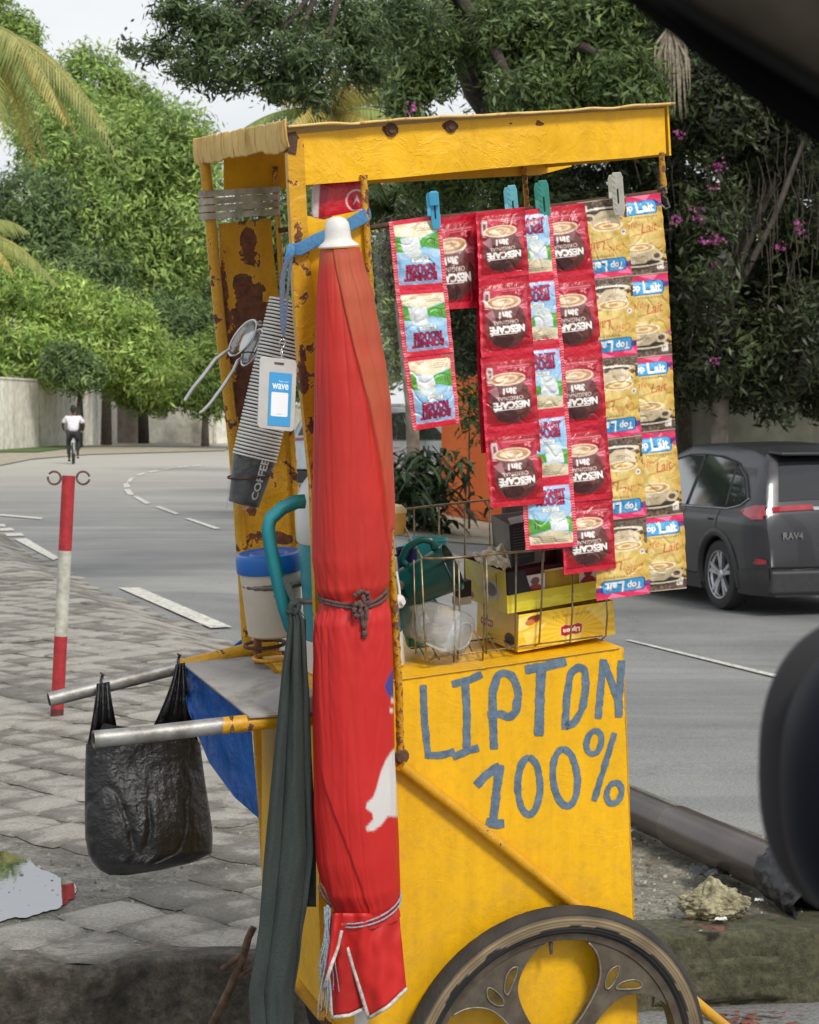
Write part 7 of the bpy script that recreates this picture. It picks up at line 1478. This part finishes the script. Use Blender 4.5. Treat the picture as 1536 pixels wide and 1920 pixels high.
    for sg in (1, -1):
        side('side_window', ([(-.10, 1.06), (.30, 1.05), (.72, 1.05)], [(-.02, 1.50), (.35, 1.545), (.70, 1.56)]), M['car_glass'], sg=sg)
        side('side_window', ([(.80, 1.05), (1.3, 1.04), (1.85, 1.05)], [(.78, 1.56), (1.1, 1.555), (1.42, 1.49)]), M['car_glass'], sg=sg)
        side('quarter_window', ([(-.52, 1.13), (-.34, 1.08), (-.15, 1.06)], [(-.50, 1.16), (-.30, 1.36), (-.06, 1.47)]), M['car_glass'], sg=sg)
        trimline('chrome_strip', [(1.9, 1.035), (.8, 1.035), (-.2, 1.045), (-.45, 1.09), (-.58, 1.16)], .007, M['chrome'], sg=sg)
        trimline('window_seal', [(1.45, 1.50), (1.1, 1.565), (.74, 1.575), (.3, 1.56), (-.05, 1.51), (-.34, 1.38), (-.56, 1.17)], .009, M['black'], sg=sg)
        trimline('pillar_strip', [(.76, 1.05), (.74, 1.57)], .02, M['black'], .002, sg=sg); trimline('pillar_strip', [(-.13, 1.05), (-.04, 1.50)], .014, M['black'], .002, sg=sg)
        trimline('door_gap', [(-.05, 1.04), (.02, .80), (.30, .72), (.42, .62), (.50, .34)], .004, M['black'], .0, sg=sg); trimline('door_gap', [(.76, 1.04), (.78, .34)], .004, M['black'], .0, sg=sg)
        side('sill_cladding', ([(.42, .19), (1.3, .19), (2.25, .19)], [(.44, .34), (1.3, .35), (2.23, .34)]), M['car_black'], .012, sg=sg); side('door_handle', ([(-.02 + .12, .915), (.30, .915)], [(.12, .945), (.30, .945)]), paintm, .035, nx=6, nz=4, sg=sg)
        side('tail_light', ([(-.885, .965), (-.76, .955), (-.66, .985), (-.46, 1.03)], [(-.86, 1.10), (-.74, 1.10), (-.62, 1.075), (-.46, 1.04)]), M['car_red'], .010, sg=sg, nx=16)
        side('bumper_side', ([(-.94, .22), (-.7, .20), (-.42, .20)], [(-.94, .48), (-.7, .46), (-.42, .44)]), M['car_black'], .010, sg=sg)
        side('rear_reflector', ([(-.93, .525), (-.86, .515), (-.76, .52)], [(-.93, .56), (-.86, .575), (-.80, .57)]), M['car_red'], .012, sg=sg)
        for wx in (0, 2.66):
            mb = MB(); a_ = np.linspace(-.25, math.pi + .25, 26); vs_ = []
            for a in a_:
                for r, o_ in ((.395, -.03), (.405, .016), (.46, .018), (.475, .004)):
                    x = wx + r * math.cos(a); z = max(.17, .36 + r * math.sin(a)); vs_.append(W3(x, sg * (hwid(x, z) + o_), z))
            mb.add(vs_, [(4 * i + k, 4 * i + k + 1, 4 * i + k + 5, 4 * i + k + 4) for i in range(25) for k in range(3)]); mb.build('wheel_arch', M['car_black'], t, recalc=False, smooth_=True)
            c = W3(wx, sg * .80, .36); A_ = l * sg; mb = MB(); mb.lathe(c, A_, [(.23, -.10), (.30, -.115), (.345, -.10), (.36, -.06), (.362, 0), (.36, .05), (.345, .085), (.30, .10), (.245, .085), (.235, .06), (.23, -.10)], 48, f); wl = mb.build('wheel', M['car_tyre'], t, auto=True)
            mb = MB(); mb.lathe(c, A_, [(.238, .088), (.246, .092), (.246, .078), (.225, .05), (.222, -.05)], 48, f)
            for k in range(5):
                for dk in (-.16, .16):
                    a = 1.2566 * k + .3; d0 = f * math.cos(a) + Vector((0, 0, 1)) * math.sin(a); d1 = f * math.cos(a + dk) + Vector((0, 0, 1)) * math.sin(a + dk); s1 = d0.cross(A_); mb.prism([c + A_ * .07 + d0 * .03 + s1 * .02, c + A_ * .07 + d0 * .03 - s1 * .02, c + A_ * .085 + d1 * .232 - s1 * .020, c + A_ * .085 + d1 * .232 + s1 * .020], -A_ * .03)
            mb.lathe(c, A_, [(0, .085), (.035, .085), (.05, .07), (.05, .03)], 20, f); mb.build('rim', M['car_alloy'], wl, auto=True)
            mb = MB(); mb.lathe(c, A_, [(0, .02), (.225, .02), (.225, .01), (0, .01)], 32, f); mb.build('brake_disc', M['car_black'], wl)
    back('rear_window', -.845, -.60, -.66, .66, M['car_glass_dark'], w1=(-.54, .54)); back('tail_light', -.888, -.866, -.86, -.30, M['car_red'], .012, w1=(-.84, -.30)); back('tail_light', -.888, -.866, .30, .86, M['car_red'], .012, w1=(.30, .84)); back('light_bar', -.89, -.876, -.30, .30, M['chrome'], .012)
    back('windscreen', 1.72, 2.30, -.60, .60, M['car_glass_dark'], w1=(-.76, .76))
    mb = MB(); mb.prism([W3(-.985, y, z) for y, z in ((-.80, .22), (.80, .22), (.80, .46), (-.80, .46))], f * .12); mb.build('rear_bumper', M['car_black'], t, bevel=.03)
    mb = MB(); mb.prism([W3(-.50, -.60, 1.60), W3(-.50, .60, 1.60), W3(-.72, .56, 1.585), W3(-.72, -.56, 1.585)], Vector((0, 0, .03))); mb.build('spoiler', paintm, t, bevel=.01)
    if not simple:
        mb = MB(); mb.prism([W3(-.965, y, z) for y, z in ((-.26, .62), (.26, .62), (.26, .74), (-.26, .74))], f * .02); mb.build('number_plate', M['white_plastic'], t)
        v_, tr_, hr = text_tris('RAV4', .02); mb = MB(); mb.add([W3(-.962, .56 - q[0] * .22, .80 + q[1] * .22) for q in v_], [tuple(q) for q in tr_]); mb.build('badge', M['chrome'], t, recalc=False)
    for sg in (1, -1): back('headlight', 3.46, 3.58, sg * .30, sg * .70, M['white_plastic'], .01)
    return t
M['car_paint'] = surf('dark_grey_metallic', lin((60, 60, 63)), lin((54, 54, 57)), 3, .34, .45, coat=.35); M['car_silver'] = surf('silver_paint', lin((190, 196, 200)), None, 3, .3, .5, coat=.8)
M['car_glass'] = surf('tinted_glass', (.03, .035, .035), None, 3, .03, 0, spec=1.0, coat=1.0); M['car_glass'].node_tree.nodes['Principled BSDF'].inputs['IOR'].default_value = 1.8; M['car_glass'].node_tree.nodes['Principled BSDF'].inputs['Coat IOR'].default_value = 2.0; M['car_glass_dark'] = surf('dark_glass', (.015, .016, .018), None, 3, .05, 0, spec=.8)
M['car_black'] = surf('black_trim', (.03, .03, .032), None, 20, .5); M['car_tyre'] = surf('car_tyre', (.035, .034, .033), (.025, .024, .023), 30, .85); M['car_alloy'] = surf('car_alloy', (.6, .6, .62), (.5, .5, .52), 10, .3, .8)
M['car_red'] = surf('red_lamp_glass', lin((170, 34, 48)), lin((120, 20, 34)), 8, .12, coat=1.0)
make_car('parked_car', 'dark grey sport utility car parked at the right beyond the road', 1358, 1080, 21.8, (-.31, .95), M['car_paint'])
make_car('parked_car', 'pale silver car glimpsed between the cart posts above the jug', 600, 880, 42, (.62, .78), M['car_silver'], True)

# ================================================================== THE VIEWER'S OWN CAR: window frame and door mirror
vt = thing('car_window_frame', 'black slanting window frame and grey roof lining of the car the photo was taken from', 'window frame', AY(1400, 120, .7))
lo = [(1090, -95), (1168, 0), (1265, 72), (1376, 162), (1450, 215), (1536, 272), (1700, 372)]; up = [(1170, -95), (1252, 0), (1330, 50), (1420, 100), (1480, 134), (1536, 168), (1700, 262)]
mb = MB(); n = 8; vs = []
def sp2(P, s): k = s * (len(P) - 1); i = min(len(P) - 2, int(k)); q = k - i; return P[i][0] + (P[i + 1][0] - P[i][0]) * q, P[i][1] + (P[i + 1][1] - P[i][1]) * q
def ff_(s, q):
    a, b = sp2(lo, s), sp2(up, s); t = q; x = a[0] + (b[0] - a[0]) * t; y = a[1] + (b[1] - a[1]) * t; return AY(x, y, .70 - .02 * math.sin(math.pi * t))
mb.grid(ff_, 40, 10); mb.v += [tuple(Vector(v) + Vector((.03, .05, .03))) for v in mb.v]; m0 = len(mb.v) // 2; mb.f += [tuple(m0 + i for i in f[::-1]) for f in mb.f[:]]; mb.f += [(i, i + 1, m0 + i + 1, m0 + i) for i in range(39)]; mb.mi = [0] * len(mb.f)
mb.build('door_seal', surf('black_door_seal', (.004, .004, .004), (.003, .003, .003), 30, 1.0, spec=.02), vt, recalc=False, smooth_=True)
mb = MB(); up2 = [(x + 22, y - 14) for x, y in up]
mb.grid(lambda s, q: AY(sp2(up, s)[0] + (sp2(up, s)[0] * 0 + 900) * q, sp2(up, s)[1] - 520 * q, .705 - .22 * q), 30, 12); mb.build('roof_lining', surf('grey_headliner', lin((112, 102, 90)), lin((98, 90, 80)), 60, 1.0, spec=.05), vt, recalc=False, smooth_=True)
mb = MB(); mb.tube([AY(x - 6, y + 4, .695) for x, y in up], .0045, 8); mb.build('trim_bead', surf('dark_trim_bead', (.02, .019, .018), None, 30, .9, spec=.1), vt, smooth_=True)
mt = thing('door_mirror', 'dark rounded door mirror housing of the viewer car at the right edge', 'car mirror', AY(1680, 1460, .9)); c = AY(1706, 1470, .95); s_ = .95 / FPX; mb = MB()
def se(s, t, a_, b_, c_, off=Vector()):
    th = (t - .5) * math.pi; ph = s * 6.2832; e1 = .8; e2 = .85; g = lambda v, e: math.copysign(abs(v) ** e, v)
    return c + off + Vector((a_ * g(math.cos(th), e1) * g(math.cos(ph), e2), c_ * g(math.cos(th), e1) * g(math.sin(ph), e2), b_ * g(math.sin(th), e1)))
mb.grid(lambda s, t: se(s, t, 240 * s_, 290 * s_, .05), 64, 40, True); mb.build('housing', surf('navy_black_housing', (.006, .008, .014), (.004, .006, .011), 4, .5, spec=.10), mt, smooth_=True)
mb = MB(); mb.grid(lambda s, t: se(s, t, 254 * s_, 306 * s_, .022, Vector((0, .045, 0))), 64, 40, True); mb.build('rim', surf('grey_mirror_rim', (.035, .034, .036), (.025, .025, .027), 4, .7, spec=.2), mt, smooth_=True)
mb = MB(); mb.tube([AY(1600, 1600, .95), AY(1750, 1660, .97), AY(1900, 1700, .9)], .03, 12); mb.build('arm', M['black'], mt, smooth_=True)

# tall palms outside the left edge (seen mirrored in the parked car's windows)
for k, (x, y, z) in enumerate(((-19.6, 49, 11), (-24, 56, 16), (-15.6, 45, 7.5))):
    cr = Vector((x, y, z)); palm('coconut_palm', ['tall palm outside the left edge mirrored in the parked car windows', 'tallest palm far left outside the picture', 'nearest palm far left outside the picture'][k], cr, 15, 3.4, [Vector((x - .8, y, 0)), Vector((x - .2, y, z * .6)), cr], 60 + k, DKG, droop=.7, tr=.18)
mb = MB(); r_ = random.Random(77)
for i in range(2600):
    px = r_.uniform(-30, 1560) if i % 3 else r_.uniform(1180, 1560); py = 1440 + 380 * r_.random() ** .8; p = GZ(px, py, .2)
    if p.y < kerb(p.x) + .02 or p.y > edge_y(p.x) - .03: continue
    p.z = zpave(p.x, p.y) - .011; s_ = r_.uniform(.0015, .006) * (1.8 if r_.random() < .05 else 1); g = r_.uniform(.05, .42)
    vs = [p + Vector((r_.uniform(.6, 1.1) * dx, r_.uniform(.6, 1.1) * dy, r_.uniform(.5, 1) * dz)) * s_ for dx, dy, dz in ((-1, -1, -.2), (1, -1, -.2), (1, 1, -.2), (-1, 1, -.2), (-.6, -.6, 1), (.6, -.5, 1), (.5, .6, 1), (-.6, .5, 1))]
    n0 = len(mb.v); mb.add(vs, [(0, 1, 5, 4), (1, 2, 6, 5), (2, 3, 7, 6), (3, 0, 4, 7), (4, 5, 6, 7)]); mb.c += [(g, g * .94, g * .8)] * 8
o = mb.build('grit', vcol('grit', .9), None, recalc=False); o['kind'] = 'stuff'
